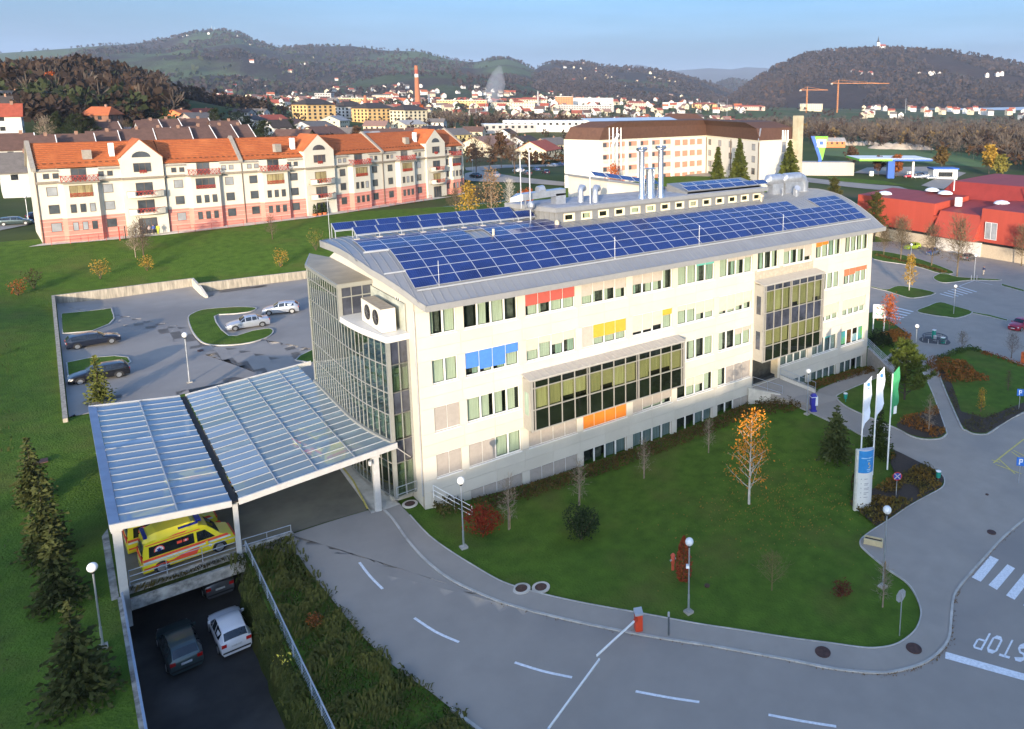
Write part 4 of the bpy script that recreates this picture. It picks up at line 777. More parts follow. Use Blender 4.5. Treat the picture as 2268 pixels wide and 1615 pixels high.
# stations: (x/L, half-width factor, z of belt, roof half-width factor, z of top), rear window and windscreen station pairs
SHAPES = {
 'hatch': dict(st=[(0,.80,.55,.72,.62),(.03,.92,.62,.80,.72),(.13,1.,.80,.84,.86),(.27,1.,.90,.86,.97),(.30,1.,.91,.84,1.0),(.45,1.,.93,.70,1.40),(.62,1.,.95,.70,1.45),(.82,.99,.98,.68,1.40),(.88,.98,.98,.69,1.34),(.975,.94,.93,.74,.99),(1.,.90,.60,.80,.66)], ws=(4,5), rw=(8,9), side=(4,9), H=1.45),
 'estate': dict(st=[(0,.80,.55,.70,.60),(.03,.92,.62,.80,.70),(.12,1.,.78,.86,.84),(.26,1.,.88,.88,.95),(.29,1.,.89,.86,.97),(.42,1.,.92,.72,1.38),(.60,1.,.94,.72,1.44),(.86,.99,.97,.70,1.40),(.92,.98,.97,.71,1.33),(.985,.94,.92,.76,.98),(1.,.90,.60,.82,.66)], ws=(4,5), rw=(8,9), side=(4,9), H=1.45),
 'saloon': dict(st=[(0,.80,.55,.70,.60),(.03,.92,.62,.80,.70),(.12,1.,.78,.86,.84),(.27,1.,.88,.88,.95),(.30,1.,.89,.86,.97),(.43,1.,.92,.72,1.38),(.58,1.,.94,.72,1.43),(.70,.99,.96,.72,1.38),(.84,.98,.97,.84,1.03),(.97,.94,.94,.82,.98),(1.,.90,.62,.80,.68)], ws=(4,5), rw=(7,8), side=(4,8), H=1.43),
 'van': dict(st=[(0,.86,.62,.78,.70),(.03,.95,.80,.86,.95),(.13,1.,1.02,.88,1.12),(.16,1.,1.08,.88,1.2),(.30,1.,1.15,.80,1.95),(.36,1.,1.16,.80,2.10),(.6,1.,1.16,.80,2.12),(.9,1.,1.16,.80,2.10),(.965,1.,1.15,.82,1.95),(.99,.98,1.12,.86,1.25),(1.,.96,.62,.9,.7)], ws=(3,4), rw=(8,9), side=(3,8), H=2.1)}
def car(name, kind, L_, W, pm, label, loc=(0,0), rz=0, z=None, group=None, H=None, detail=True, wheel=.31):
    """nose at -x/2 pointing to local -x; loc is the middle of the car on the ground"""
    S = SHAPES[kind]; k = (H or S['H'])/S['H']; gc = .2
    t = empty(name, (loc[0], loc[1], hz(*loc)+.06 if z is None else z), rz, label, 'car' if kind != 'van' else 'ambulance', group)
    rings = []
    for (x, w, zb, wr, zr_) in S['st']:
        h = W/2*w; X = (x-.5)*L_; zb *= k; zr_ *= k
        half = [(0,gc),(h*.86,gc),(h*.98,gc+.16),(h,zb*.68),(h*.975,zb),(W/2*wr,zr_),(W/2*wr*.6,zr_+.035),(0,zr_+.045)]
        rings.append([(X,y,z_) for y, z_ in half] + [(X,-y,z_) for y, z_ in half[-2:0:-1]])
    mb = MB(); n = len(rings[0])
    for r in rings: mb.v += r
    for i in range(len(rings)-1):
        for j in range(n): a = i*n+j; b = i*n+(j+1)%n; mb.f.append((a,b,b+n,a+n)); mb.m.append(0)
    mb.f.append(tuple(range(n))[::-1]); mb.m.append(0); e = (len(rings)-1)*n; mb.f.append(tuple(range(e,e+n))); mb.m.append(0)
    # bumper trims
    body = mb.build('body', pm, t, True)
    R_ = rings
    for nm, (a, b) in (('windscreen', S['ws']), ('rear_window', S['rw'])):
        g = MB(); A = [Vector(R_[a][j]) for j in range(5,10)]; B = [Vector(R_[b][j]) for j in range(5,10)]
        nrm = (B[2]-A[2]).cross(A[3]-A[1]).normalized(); nrm = nrm if nrm.z > 0 else -nrm
        A, B = [p.lerp(q, .07)+nrm*.022 for p, q in zip(A,B)], [q.lerp(p, .07)+nrm*.022 for p, q in zip(A,B)]
        A[0] = A[0].lerp(A[1],.16); A[4] = A[4].lerp(A[3],.16); B[0] = B[0].lerp(B[1],.16); B[4] = B[4].lerp(B[3],.16)
        for j in range(4): g.quad(A[j],A[j+1],B[j+1],B[j])
        g.build(nm, CGLASS, t)
    if kind != 'van':
        i0, i1 = S['side']
        for sgn in (1,-1):
            lo, hi = (4,5) if sgn > 0 else (10,9)
            segs = [(i0,i0+1),(i0+1,i0+2),(i0+2,i1-1)] if kind != 'saloon' else [(i0,i0+1),(i0+1,i0+2),(i0+2,i1-1),(i1-1,i1)]
            for (p, q) in segs:
                A, B, C_, D = R_[p][lo], R_[q][lo], R_[q][hi], R_[p][hi]; ins = .045
                q4 = [Vector(A),Vector(B),Vector(C_),Vector(D)]; c = sum(q4,Vector())/4
                g = MB(); g.poly([v.lerp(c,.13)+Vector((0,sgn*.016,.004)) for v in q4]); g.build('side_window', CGLASS, t)
    for sx in (-.5+.185, .5-.19):
        for sy in (1,-1):
            w = MB(); w.tube([(sx*L_,sy*(W/2-.2),wheel),(sx*L_,sy*(W/2+.005),wheel)], wheel, 14); wh = w.build('wheel', TYRE, t)
            w = MB(); w.tube([(sx*L_,sy*(W/2+.004),wheel),(sx*L_,sy*(W/2+.016),wheel)], wheel*.68, 12); w.build('rim', RIM, wh)
            a_ = MB(); P = [(sx*L_+math.cos(q)*wheel*1.2, sy*(W/2*1.0+.002), wheel+math.sin(q)*wheel*1.2) for q in np.linspace(-.25,PI+.25,10)]; a_.poly(P if sy < 0 else P[::-1]); a_.build('wheel_arch', TRIM, t)
    zr2 = .72*k if kind != 'van' else 1.0
    for sy in (1,-1):
        o = MB(); o.box(L_/2-.10,L_/2-.004,sy*W*.37-.13,sy*W*.37+.13,zr2,zr2+(.17 if kind != 'van' else .3)); o.build('tail_light', LAMPR, t)
        o = MB(); o.hexa([(-L_/2+.03,sy*W*.34-.15,.55*k),(-L_/2+.2,sy*W*.36-.13,.55*k),(-L_/2+.2,sy*W*.36+.13,.55*k),(-L_/2+.07,sy*W*.34+.15,.55*k),(-L_/2+.06,sy*W*.34-.15,.70*k),(-L_/2+.34,sy*W*.36-.13,.74*k),(-L_/2+.34,sy*W*.36+.13,.74*k),(-L_/2+.10,sy*W*.34+.15,.70*k)]); o.build('headlight', LAMPW, t)
        o = MB(); o.box(-L_*.19,-L_*.19+.12,min(sy*W*.485,sy*W*.56),max(sy*W*.485,sy*W*.56),.92*k,1.05*k); o.build('mirror', pm, t)
    o = MB(); o.box(L_/2-.02,L_/2+.012,-.26,.26,.62*k if kind != 'van' else .75,.74*k if kind != 'van' else .87); o.build('number_plate', PLATE, t)
    o = MB(); o.box(-L_/2-.012,-L_/2+.02,-.26,.26,.36,.47); o.build('number_plate', PLATE, t)
    o = MB(); o.box(-L_/2-.006,-L_/2+.05,-W*.25,W*.25,.5,.6); o.build('grille', TRIM, t); o = MB(); o.box(L_/2-.05,L_/2+.006,-W*.42,W*.42,.34,.44); o.build('bumper', TRIM, t)
    return t
def at_px(nose, tail): a = Vector(nose); b = Vector(tail); m = (a+b)/2; d = b-a; return (m.x,m.y), math.atan2(d.y,d.x)
SILV = paint('silver', (.42,.45,.50), .5); WHT = paint('white', (.62,.63,.66), 0); NAVY = paint('navy', (.012,.016,.03)); BLK = paint('black', (.010,.010,.013)); GRY = paint('grey', (.10,.105,.115), .4); RED = paint('red', (.30,.012,.03)); LIME = paint('lime', (.38,.52,.03), 0); BLUE = paint('blue', (.04,.09,.2)); DGR = paint('dark_green_grey', (.05,.075,.075), .4)
p, r_ = at_px((-18.66, 39.99), (-13.92, 40.14)); car('parked_car', 'estate', 4.85, 1.82, BLK, 'black estate car parked nose to the left wall, nearest the canopy', p, r_, wheel=.32)
p, r_ = at_px((-13.70, 52.16), (-18.57, 51.81)); car('parked_car', 'estate', 4.8, 1.82, NAVY, 'dark navy estate car parked tail to the left wall', p, r_, wheel=.32)
p, r_ = at_px((-3.80, 49.82), (0.90, 49.59)); car('parked_car', 'saloon', 4.55, 1.78, SILV, 'silver saloon parked inside the curved grass kerb island', p, r_)
p, r_ = at_px((1.12, 54.43), (5.17, 53.15)); car('parked_car', 'hatch', 4.2, 1.75, SILV, 'silver hatchback standing beside the tip of the grass island', p, r_)
# down on the ramp
car('parked_car', 'hatch', 3.85, 1.68, WHT, 'white hatchback on the ramp below the grass bank', (-12.75,-1.9), -PI/2+.03, -1.66)
car('parked_car', 'hatch', 4.2, 1.74, DGR, 'dark grey-green hatchback deep in shade beside the left ramp wall', (-15.2,-1.55), -PI/2+.05, -1.66)
car('parked_car', 'saloon', 4.4, 1.72, GRY, 'grey car half under the deck at the tunnel mouth', (-12.55,4.6), -PI/2+.03, -1.66)
for o_ in [o for o in COL.objects if o.parent is None and o.get('category') == 'car' and o.location.z < -1]: o_.rotation_euler.z += PI*0
# right side
p, r_ = at_px((78.35, -3.09), (87.50, -3.39)); car('moving_car', 'saloon', 4.3, 1.72, RED, 'dark red saloon driving in the right car park', p, r_)
p, r_ = at_px((127.03, 43.00), (131.56, 42.23)); car('parked_car', 'hatch', 4.0, 1.7, LIME, 'lime green hatchback parked under the bare trees', p, r_)
p, r_ = at_px((123.58, 35.82), (131.07, 36.86)); car('parked_car', 'saloon', 4.3, 1.72, BLUE, 'blue-grey saloon parked behind a bare tree trunk', p, r_)
p, r_ = at_px((131.64, 29.09), (124.86, 28.60)); car('parked_car', 'hatch', 4.1, 1.72, GRY, 'grey car parked beside the tall lamp, right of the bare trees', p, r_)
# beside the pink flats
p, r_ = at_px((-21.28, 122.27), (-25.00, 122.83)); car('parked_car', 'estate', 4.7, 1.8, DGR, 'slate blue estate car parked left of the pink flats', p, r_)
p, r_ = at_px((-18.49, 127.59), (-20.78, 126.66)); car('parked_car', 'hatch', 4.2, 1.75, NAVY, 'dark car half hidden behind the corner of the pink flats', p, r_)
# car park between the flats and the hotel
for (a, b, pm, kd, lb) in (((72.88, 146.98),(73.46, 139.02),BLK,'saloon','black saloon at the right end of the pink flats'), ((78.21, 146.38),(77.92, 136.67),SILV,'hatch','silver hatchback behind the black saloon by the flats'),
    ((99.67, 170.51),(100.93, 165.95),WHT,'estate','white car, leftmost in the row before the hotel'), ((91.12, 149.71),(89.39, 140.04),GRY,'estate','dark grey car in the front row before the hotel'), ((112.82, 182.15),(111.08, 171.86),BLUE,'saloon','blue saloon in the row before the hotel'), ((105.49, 163.50),(101.01, 148.85),NAVY,'hatch','dark navy hatchback at the right end of the row before the hotel'), ((137.40, 213.01),(139.79, 207.99),SILV,'estate','silver car in the back row beside the hotel wall'), ((150.02, 227.45),(151.63, 221.42),BLUE,'hatch','light blue car closest to the hotel wall')):
    p, r_ = at_px(a, b); car('parked_car', kd, 4.3, 1.75, pm, lb, p, r_)
# ambulances
YEL = mat('paint_ambulance_yellow', (.72,.60,.015), .35, 0, var=.03, scale=.8, coat=.4); ORR = mat('reflective_red', (.70,.07,.035), .5, var=.06); SILS = mat('reflective_silver', (.55,.6,.62), .5, var=.06); BLUEL = mat('blue_beacon', (.012,.02,.20), .15, 0, coat=.5); PALE = mat('white_badge', (.72,.72,.72), .6)
def ambulance(loc, rz, label, full=True):
    t = car('ambulance', 'van', 4.9, 1.9, YEL, label, loc, rz, None, 'ambulances under the canopy', wheel=.34); H_ = .95
    m = MB(); rr_ = [(-.75,.55,2.1),(-.55,.68,2.36),(-.2,.70,2.5),(1.6,.70,2.5),(2.1,.66,2.38),(2.3,.6,2.1)]
    for (xa,wa,za),(xb_,wb,zb) in zip(rr_, rr_[1:]): m.hexa([(xa,-wa-.08,2.05),(xb_,-wb-.08,2.05),(xb_,wb+.08,2.05),(xa,wa+.08,2.05),(xa,-wa+.06,za),(xb_,-wb+.06,zb),(xb_,wb-.06,zb),(xa,wa-.06,za)])
    m.build('high_roof', YEL, t, True)
    for sy in (1,-1):
        y = sy*H_; g = MB()
        def q(P, mm, name, off=.0, b=None):
            o = MB(); o.poly([(x, sy*(side_y(z)+.012+off), z) for x, z in (P if sy < 0 else P[::-1])]); return o.build(name, mm, b or t)
        def side_y(z): return H_*.975-(z-1.15)*(H_*.175)/.95 if z > 1.15 else (H_ if z < .8 else H_*.99)
        q([(-.25,1.17),(2.1,1.17),(2.05,1.78),(-.25,1.78)], CGLASS, 'side_window'); q([(-1.35,1.17),(-.4,1.17),(-.4,1.76),(-.85,1.76)], CGLASS, 'side_window')
        q([(-2.1,.98),(2.4,.98),(2.4,1.13),(-2.0,1.13)], ORR, 'stripe'); q([(-2.2,.86),(2.4,.86),(2.4,.965),(-2.15,.965)], SILS, 'stripe'); q([(-.3,.45),(.2,.45),(1.0,.5),(1.9,.5),(1.9,.6),(.9,.6),(.3,.78),(-.1,.84),(-.5,.84)], ORR, 'stripe', .003)
        q([(1.9,.5),(2.4,.5),(2.4,.6),(1.9,.6)], ORR, 'stripe', .003); q([(-.6,1.87),(2.2,1.87),(2.2,1.93),(-.6,1.93)], ORR, 'stripe'); q([(.2,2.0),(1.1,2.0),(.7,2.08),(.0,2.08)], ORR, 'stripe', .006)
        for (bx, bz, rad, off) in ((1.55,1.47,.27,.02),(-1.05,.7,.1,.016)):
            o = MB(); P = [(bx+rad*math.cos(a), sy*(side_y(bz)+off), bz+rad*math.sin(a)) for a in np.linspace(0,2*PI,17)[:-1]]; o.poly(P if sy < 0 else P[::-1]); bd = o.build('badge', PALE if bx > 0 else SILS, t)
            if bx > 0:
                rg = MB()
                for a0, a1 in zip(np.linspace(0,2*PI,17), np.linspace(0,2*PI,17)[1:]): rg.quad(*[(bx+k_*math.cos(a), sy*(side_y(bz)+off+.004), bz+k_*math.sin(a)) for k_, a in ((rad*.78,a0),(rad,a0),(rad,a1),(rad*.78,a1))])
                rg.build('badge_ring', ORR, bd)
            o = MB()
            for a in (PI/2, PI/2+PI/3, PI/2-PI/3):
                d = Vector((math.cos(a),0,math.sin(a)))*rad*.5; e = Vector((-math.sin(a),0,math.cos(a)))*rad*.13; c = Vector((bx, sy*(side_y(bz)+off+.008), bz)); o.quad(c-d-e, c+d-e, c+d+e, c-d+e)
            o.build('star_of_life', BLUEL, bd)
        o = MB(); P0 = (-.05,1.62)      # red-cross sign and 112 plate in the window
        for xx in (.05,.38): o.quad(*[(x, sy*(side_y(1.5)+.03), z) for x, z in ((xx,1.46),(xx+.26,1.46),(xx+.26,1.62),(xx,1.62))])
        o.build('window_sign', ORR, t); o = MB()
        for (x0_,x1_,z0_,z1_) in ((.155,.205,1.48,1.6),(.12,.24,1.515,1.565)): o.quad(*[(x, sy*(side_y(1.5)+.034), z) for x, z in ((x0_,z0_),(x1_,z0_),(x1_,z1_),(x0_,z1_))])
        o.build('white_cross', PALE, t)
        o = MB(); o.box(-.55,.5,min(y*.62,y*.80),max(y*.62,y*.80),2.28,2.4); o.build('beacon', BLUEL, t)
    o = MB(); o.box(2.05,2.25,-.7,.7,2.3,2.42); o.build('beacon', BLUEL, t); o = MB(); o.box(-.75,-.45,-.6,.6,2.3,2.44); o.build('beacon', BLUEL, t)
    o = MB(); o.box(-2.46,-2.3,-.8,.8,.72,.86); o.build('stripe', ORR, t); o = MB(); o.box(2.42,2.47,-.85,.85,.95,1.12); o.build('stripe', ORR, t)
    return t
ambulance((-13.9,3.1), PI+.06, 'yellow ambulance with red stripes nearest the railing under the canopy')
ambulance((-14.4,6.0), PI+.05, 'yellow ambulance standing behind the nearest one under the glass canopy')
ambulance((-11.9,10.2), PI-.1, 'yellow ambulance farther back under the middle of the canopy')
AX, AY = (-4.29, 10.30)
ambulance((AX+.6,AY+1.6), PI/2+.25, 'yellow and red ambulance seen dimly through the right canopy glass')

# ------------------------------------------------------------------ plants
def leafmat(name, c, c2, sc_=1.2, rough=.75): return mat(name, c, rough, rgb2=c2, scale=sc_, spec=.15)
L_BIRCH = leafmat('birch_leaves', (.60,.24,.022), (.36,.12,.012), 2.); L_CON = leafmat('conifer_needles', (.045,.062,.012), (.018,.03,.007), 1.1); L_DCON = leafmat('dark_needles', (.030,.042,.012), (.012,.018,.006), 1.); L_PINE = leafmat('pine_needles', (.10,.125,.022), (.035,.055,.010), .9)
L_RED = leafmat('red_leaves', (.28,.035,.010), (.12,.016,.008), 2.5); L_RUST = leafmat('rust_leaves', (.26,.085,.018), (.13,.04,.012), 1.4); L_ORA = leafmat('orange_leaves', (.46,.11,.015), (.25,.05,.012), 1.6); L_HEDGE = leafmat('hedge_leaves', (.11,.065,.016), (.05,.035,.010), .7); L_OLIVE = leafmat('olive_leaves', (.09,.085,.02), (.045,.04,.012), 1.); L_GOLD = leafmat('gold_leaves', (.38,.24,.03), (.20,.11,.02), 1.3)
L_BRUN = leafmat('brown_leaves', (.085,.042,.018), (.04,.02,.010), .6); L_COVER = leafmat('cover_leaves', (.105,.098,.018), (.045,.048,.010), .8); L_GRN = leafmat('green_leaves', (.055,.09,.02), (.025,.045,.010), 1.); L_YG = leafmat('yellow_green_leaves', (.20,.17,.03), (.10,.09,.02), 1.)
B_BIRCH = mat('birch_bark', (.60,.55,.47), .8, rgb2=(.30,.26,.21), scale=6, stretch=(1,1,.3)); B_DARK = mat('dark_bark', (.055,.042,.032), .9, var=.2); B_PALE = mat('pale_bark', (.26,.20,.14), .9, var=.2, scale=4); B_TWIG = mat('twig', (.12,.08,.055), .9, var=.25, scale=2); STAKE = mat('wooden_stake', (.34,.22,.10), .8, var=.15)
def leaf_quads(P, size, seed, asp=.6, dirs=None, droop=0., up=0.):
    """one small face per point, random lie; returns V, F"""
    g = np.random.default_rng(seed); n = len(P); P = np.asarray(P, float)
    a = g.normal(size=(n,3)) if dirs is None else np.asarray(dirs, float) + g.normal(size=(n,3))*.45
    a[:,2] -= droop; a /= np.linalg.norm(a, axis=1)[:,None]+1e-9
    r = g.normal(size=(n,3)); r[:,2] *= 1-up; b = np.cross(a, r); b /= np.linalg.norm(b, axis=1)[:,None]+1e-9
    s = (np.asarray(size)*g.uniform(.65,1.35,n))[:,None] if not np.isscalar(size) else size*g.uniform(.6,1.4,(n,1))
    a = a*s*.5; b = b*s*.5*asp
    V = np.stack([P-a-b*.5, P+a*.1-b, P+a, P+a*.1+b], 1).reshape(-1,3); return V, np.arange(4*n).reshape(-1,4)
def leaves(name, P, size, m, parent, seed=1, **k):
    V, F = leaf_quads(P, size, seed, **k); return obj(name, npmesh(name, V, F, m), parent)
def blob(n, c, r, seed, shell=.45, flat=1.):
    g = np.random.default_rng(seed); d = g.normal(size=(n,3)); d /= np.linalg.norm(d,axis=1)[:,None]; t = g.uniform(shell,1,(n,1))**.7
    return np.asarray(c)+d*t*np.asarray(r)
def limbs(mb, base, h, n, spread, seed, r0, up=.6, first=.25, sub=3, lean=0., top=1.0, segs=4):
    """trunk and branches; returns points along the outer wood"""
    g = random.Random(seed); B = Vector(base); tips = []; tr = [B+Vector((lean*t*t+.06*h*.12*math.sin(3*t+seed),.05*h*.1*math.cos(2.3*t+seed),h*t)) for t in np.linspace(0,1,6)]
    mb.tube(tr, [r0*(1-.82*t) for t in np.linspace(0,1,6)], 6)
    for i in range(n):
        t = first+(top-first)*(i+.5)/n; k = t*5; a = tr[int(min(k,4))].lerp(tr[int(min(k,4))+1], k-int(min(k,4))); az = i*2.4+g.uniform(-.4,.4)
        L_ = spread*h*(1.15-t*.85)*g.uniform(.75,1.15); d = Vector((math.cos(az),math.sin(az),up*g.uniform(.7,1.3))).normalized(); pts = [a]
        for s in range(segs): d = (d+Vector((g.uniform(-.14,.14),g.uniform(-.14,.14),g.uniform(-.02,.14)*up))).normalized(); pts.append(pts[-1]+d*L_/segs)
        r = r0*(.42-.25*t); mb.tube(pts, [r*(1-.8*q/segs) for q in range(segs+1)], 4, 0, False); tips += pts[2:]
        for s in range(sub):
            q = pts[1+s%segs]; e = (d+Vector((g.uniform(-1,1),g.uniform(-1,1),g.uniform(-.1,.7)*up))).normalized(); l2 = L_*g.uniform(.3,.5); m_ = q+e*l2*.5; w = m_+(e+Vector((g.uniform(-.4,.4),g.uniform(-.4,.4),.25))).normalized()*l2*.5
            mb.tube([q,m_,w], [r*.4,r*.25,r*.1], 3, 0, False); tips += [m_,w]
    return tips
def tree(name, pos, h, label, kind, seed=1, group=None, cat='tree', leaf=None, spread=.28, dens=1., bark=None, size=None, z=None):
    """kinds: leafy, bare, conifer, pine, bush, column"""
    t = empty(name, (pos[0],pos[1],hz(*pos)+(.02 if z is None else z)), 0, label, cat, group); g = np.random.default_rng(seed); rs = random.Random(seed)
    if kind in ('leafy','bare','birch'):
        mb = MB(); nb = int((16 if h < 5 else 24)*(1.2 if kind == 'bare' else 1))
        tips = limbs(mb, (0,0,-.15), h*.97, nb, spread, seed, .012*h+.02, .75 if kind != 'birch' else .85, .15 if kind == 'birch' else .22, 4 if kind == 'bare' else 3)
        mb.build('trunk', bark or B_TWIG, t)
        P = np.array([tuple(p) for p in tips])
        if kind == 'bare':      # fine twigs as slim slivers
            Q = np.repeat(P, max(1,int(5*dens)), 0); Q = Q+g.normal(size=Q.shape)*.05*h; leaves('twigs', Q, .085*h, bark or B_TWIG, t, seed, asp=.07, dirs=(Q-np.array([0,0,h*.25]))/h*1.6)
            if leaf: Q = P[g.uniform(size=len(P)) < .5]; leaves('foliage', Q+g.normal(size=Q.shape)*.03*h, size or .03*h, leaf, t, seed+1)
        else:
            P = P[P[:,2] > h*.2]; Q = np.repeat(P, int((7 if kind == 'leafy' else 6)*dens), 0); Q = Q+g.normal(size=Q.shape)*(.032*h if kind == 'birch' else .05*h); leaves('crown', Q, size or .16, leaf, t, seed, droop=.5)
    elif kind == 'conifer':
        mb = MB(); mb.tube([(0,0,-.1),(0,0,h*.98)], [.016*h+.03,.01], 6); mb.build('trunk', B_DARK, t); P = []; D = []; S_ = []
        nl = max(10, int(h*4.2))
        for i in range(nl):
            f = (i+.5)/nl; zc = h*(.04+.95*f); R_ = h*spread*(1-f)**.85*rs.uniform(.88,1.12)+.06; nb = max(4,int(13*(1-f)+4))
            for k in range(nb):
                az = k*2*PI/nb+i*.7+rs.uniform(-.2,.2); rr_ = R_*rs.uniform(.7,1.1)
                for s in range(max(2,int(rr_/.20*dens))):
                    q = (s+.7)/max(2,int(rr_/.20*dens)); rad = rr_*q; P.append((math.cos(az)*rad+rs.uniform(-.07,.07)*rr_,math.sin(az)*rad+rs.uniform(-.07,.07)*rr_,zc-.24*rad*q+.05*h*f*q+rs.uniform(-.06,.06)*(1+.04*h))); D.append((math.cos(az),math.sin(az),-.15)); S_.append(.30*(.55+.6*(1-q))+.02*h)
        V, F = leaf_quads(P, np.array(S_)*(size or 1.), seed, .55, D, 0., .5); obj('crown', npmesh('crown', V, F, leaf or L_CON), t)
    elif kind == 'pine':
        mb = MB(); tips = limbs(mb, (0,0,-.1), h*.92, 30, spread, seed, .02*h, .55, .1, 3); mb.build('trunk', B_DARK, t); P = []; D = []
        for p in tips:
            for k in range(int(26*dens)): d = Vector((rs.gauss(0,1),rs.gauss(0,1),abs(rs.gauss(0,.8)))).normalized(); q = p+d*.30*rs.uniform(.3,1.1)*h/6; P.append(tuple(q)); D.append(tuple(d))
        V, F = leaf_quads(P, .30*(size or 1), seed, .22, D); obj('crown', npmesh('crown', V, F, leaf or L_PINE), t)
    elif kind == 'bush':
        mb = MB()
        for k in range(9): a = k*.7; e = Vector((math.cos(a)*spread*h*.8,math.sin(a)*spread*h*.8,h*rs.uniform(.6,.85))); mb.tube([(0,0,-.05), e*.5+Vector((0,0,.05*h)), e], [.02,.014,.005], 4, 0, False)
        mb.build('stem', bark or B_TWIG, t); n = int(420*dens); c = []
        for k in range(9): a = k*2.4; c.append(blob(n//9, (math.cos(a)*spread*h*.5*rs.uniform(.5,1.1),math.sin(a)*spread*h*.5*rs.uniform(.5,1.1),h*rs.uniform(.35,.65)), (spread*h*.62,spread*h*.62,h*.38), seed*10+k))
        P = np.concatenate(c); P = P[P[:,2] > .03]; leaves('crown', P, size or .13, leaf, t, seed)
    elif kind == 'column':
        mb = MB(); mb.tube([(0,0,-.05),(0,0,h*.9)], [.05,.01], 5); mb.build('trunk', B_DARK, t); n = int(900*dens); f = g.uniform(.0,1,n); az = g.uniform(0,2*PI,n); rad = spread*h*np.interp(f,[0,.12,.4,.8,1],[.7,.95,1,.6,.08])*g.uniform(.7,1.05,n)
        P = np.c_[np.cos(az)*rad,np.sin(az)*rad,f*h+.05]; leaves('crown', P, size or .15, leaf, t, seed)
    return t
def staked(pos, h, label, seed, stake=1.6, group='young staked trees on the lawn'):
    t = tree('young_tree', pos, h, label, 'bare', seed, group, spread=.16, dens=.45, bark=B_PALE); t['category'] = 'young tree'
    MB().tube([(.1,.06,-.1),(.1,.06,stake)], .04, 6).build('stake', STAKE, t); return t
# on the front lawn
tree('birch_tree', (19.80, -12.63), 7.2, 'tall birch with thin golden orange leaves and white trunk on the front lawn', 'birch', 5, leaf=L_BIRCH, spread=.33, dens=1.15, bark=B_BIRCH, size=.17)
tree('conifer', (30.48, -12.29), 4.6, 'bushy green spruce on the lawn left of the flagpoles', 'conifer', 8, spread=.40, dens=1.5, leaf=leafmat('spruce_light', (.085,.10,.03), (.03,.042,.012), 1.5), size=1.1)
tree('conifer', (33.54, -14.39), 4.4, 'dark narrow conifer behind the flagpoles', 'conifer', 9, spread=.34, dens=1.3, leaf=L_CON)
tree('pine_tree', (45.40, -9.25), 6.1, 'large bushy yellow green pine on the grass island east of the entrance', 'pine', 4, spread=.52, dens=1.15, size=1.35)
tree('globe_shrub', (7.04, -9.23), 2.6, 'round dark green clipped shrub on the front lawn', 'bush', 11, cat='shrub', leaf=leafmat('dark_globe', (.028,.045,.014), (.012,.02,.007), 2.), spread=.52, dens=5.2, size=.15)
tree('column_shrub', (9.70, -16.69), 2.9, 'narrow rust red column shrub beside the lamp on the lawn', 'column', 12, cat='shrub', leaf=leafmat('rust_red', (.30,.06,.02), (.16,.03,.012), 3.), spread=.17, dens=1.6, size=.14)
tree('red_shrub', (2.04, -4.83), 1.9, 'dense bright red shrub beside the lamp at the clinic corner', 'bush', 13, cat='shrub', leaf=L_RED, spread=.72, dens=4.5, size=.14)
tree('bare_shrub', (13.37, -20.67), 2.5, 'thin olive shrub with upright bare twigs on the front lawn', 'bare', 14, cat='shrub', leaf=L_OLIVE, spread=.5, dens=.8, bark=mat('olive_twig', (.17,.13,.05), .9, var=.2), size=.07)
tree('red_shrub', (16.32, -23.64), 1.0, 'small dark red leafy shrub near the right tip of the lawn', 'bush', 15, cat='shrub', leaf=leafmat('dark_red', (.13,.03,.015), (.06,.015,.01), 3.), spread=.7, dens=1.3, size=.11)
tree('dry_shrub', (27.40, -16.52), 1.7, 'dry brown upright shrub at the left edge of the flag bed', 'column', 16, cat='shrub', leaf=L_BRUN, spread=.2, dens=.6, size=.12)
for i, (px, lb) in enumerate((((3.73, -5.35), 'leafless staked sapling between the red shrub and the round shrub'), ((9.60, -5.11), 'leafless staked sapling in front of the hedge above the round shrub'), ((16.01, -4.67), 'leafless staked sapling below the orange blinds'), ((23.05, -4.65), 'leafless staked sapling left of the birch by the hedge'))): staked(px, 4.0-.25*i, lb, 30+i)
staked((17.52, -25.76), 3.0, 'thin staked sapling at the right tip of the lawn behind the tall lamp', 38, 2.9)
staked((40.58, -14.80), 3.6, 'thin staked sapling in the flower bed below the pine', 39, 2.9)
# leaves fallen under the birch
g = np.random.default_rng(3); c = (20.20, -14.08); P = np.c_[g.normal(c[0]+1.5,4.2,900), g.normal(c[1]-.3,2.6,900)]; P = np.c_[P, HZ(P[:,0],P[:,1])+.05]
o = leaves('fallen_leaves', P, .12, leafmat('fallen_leaf', (.33,.20,.03), (.22,.10,.02), 2.), None, 3, up=-.0); o['kind'] = 'stuff'
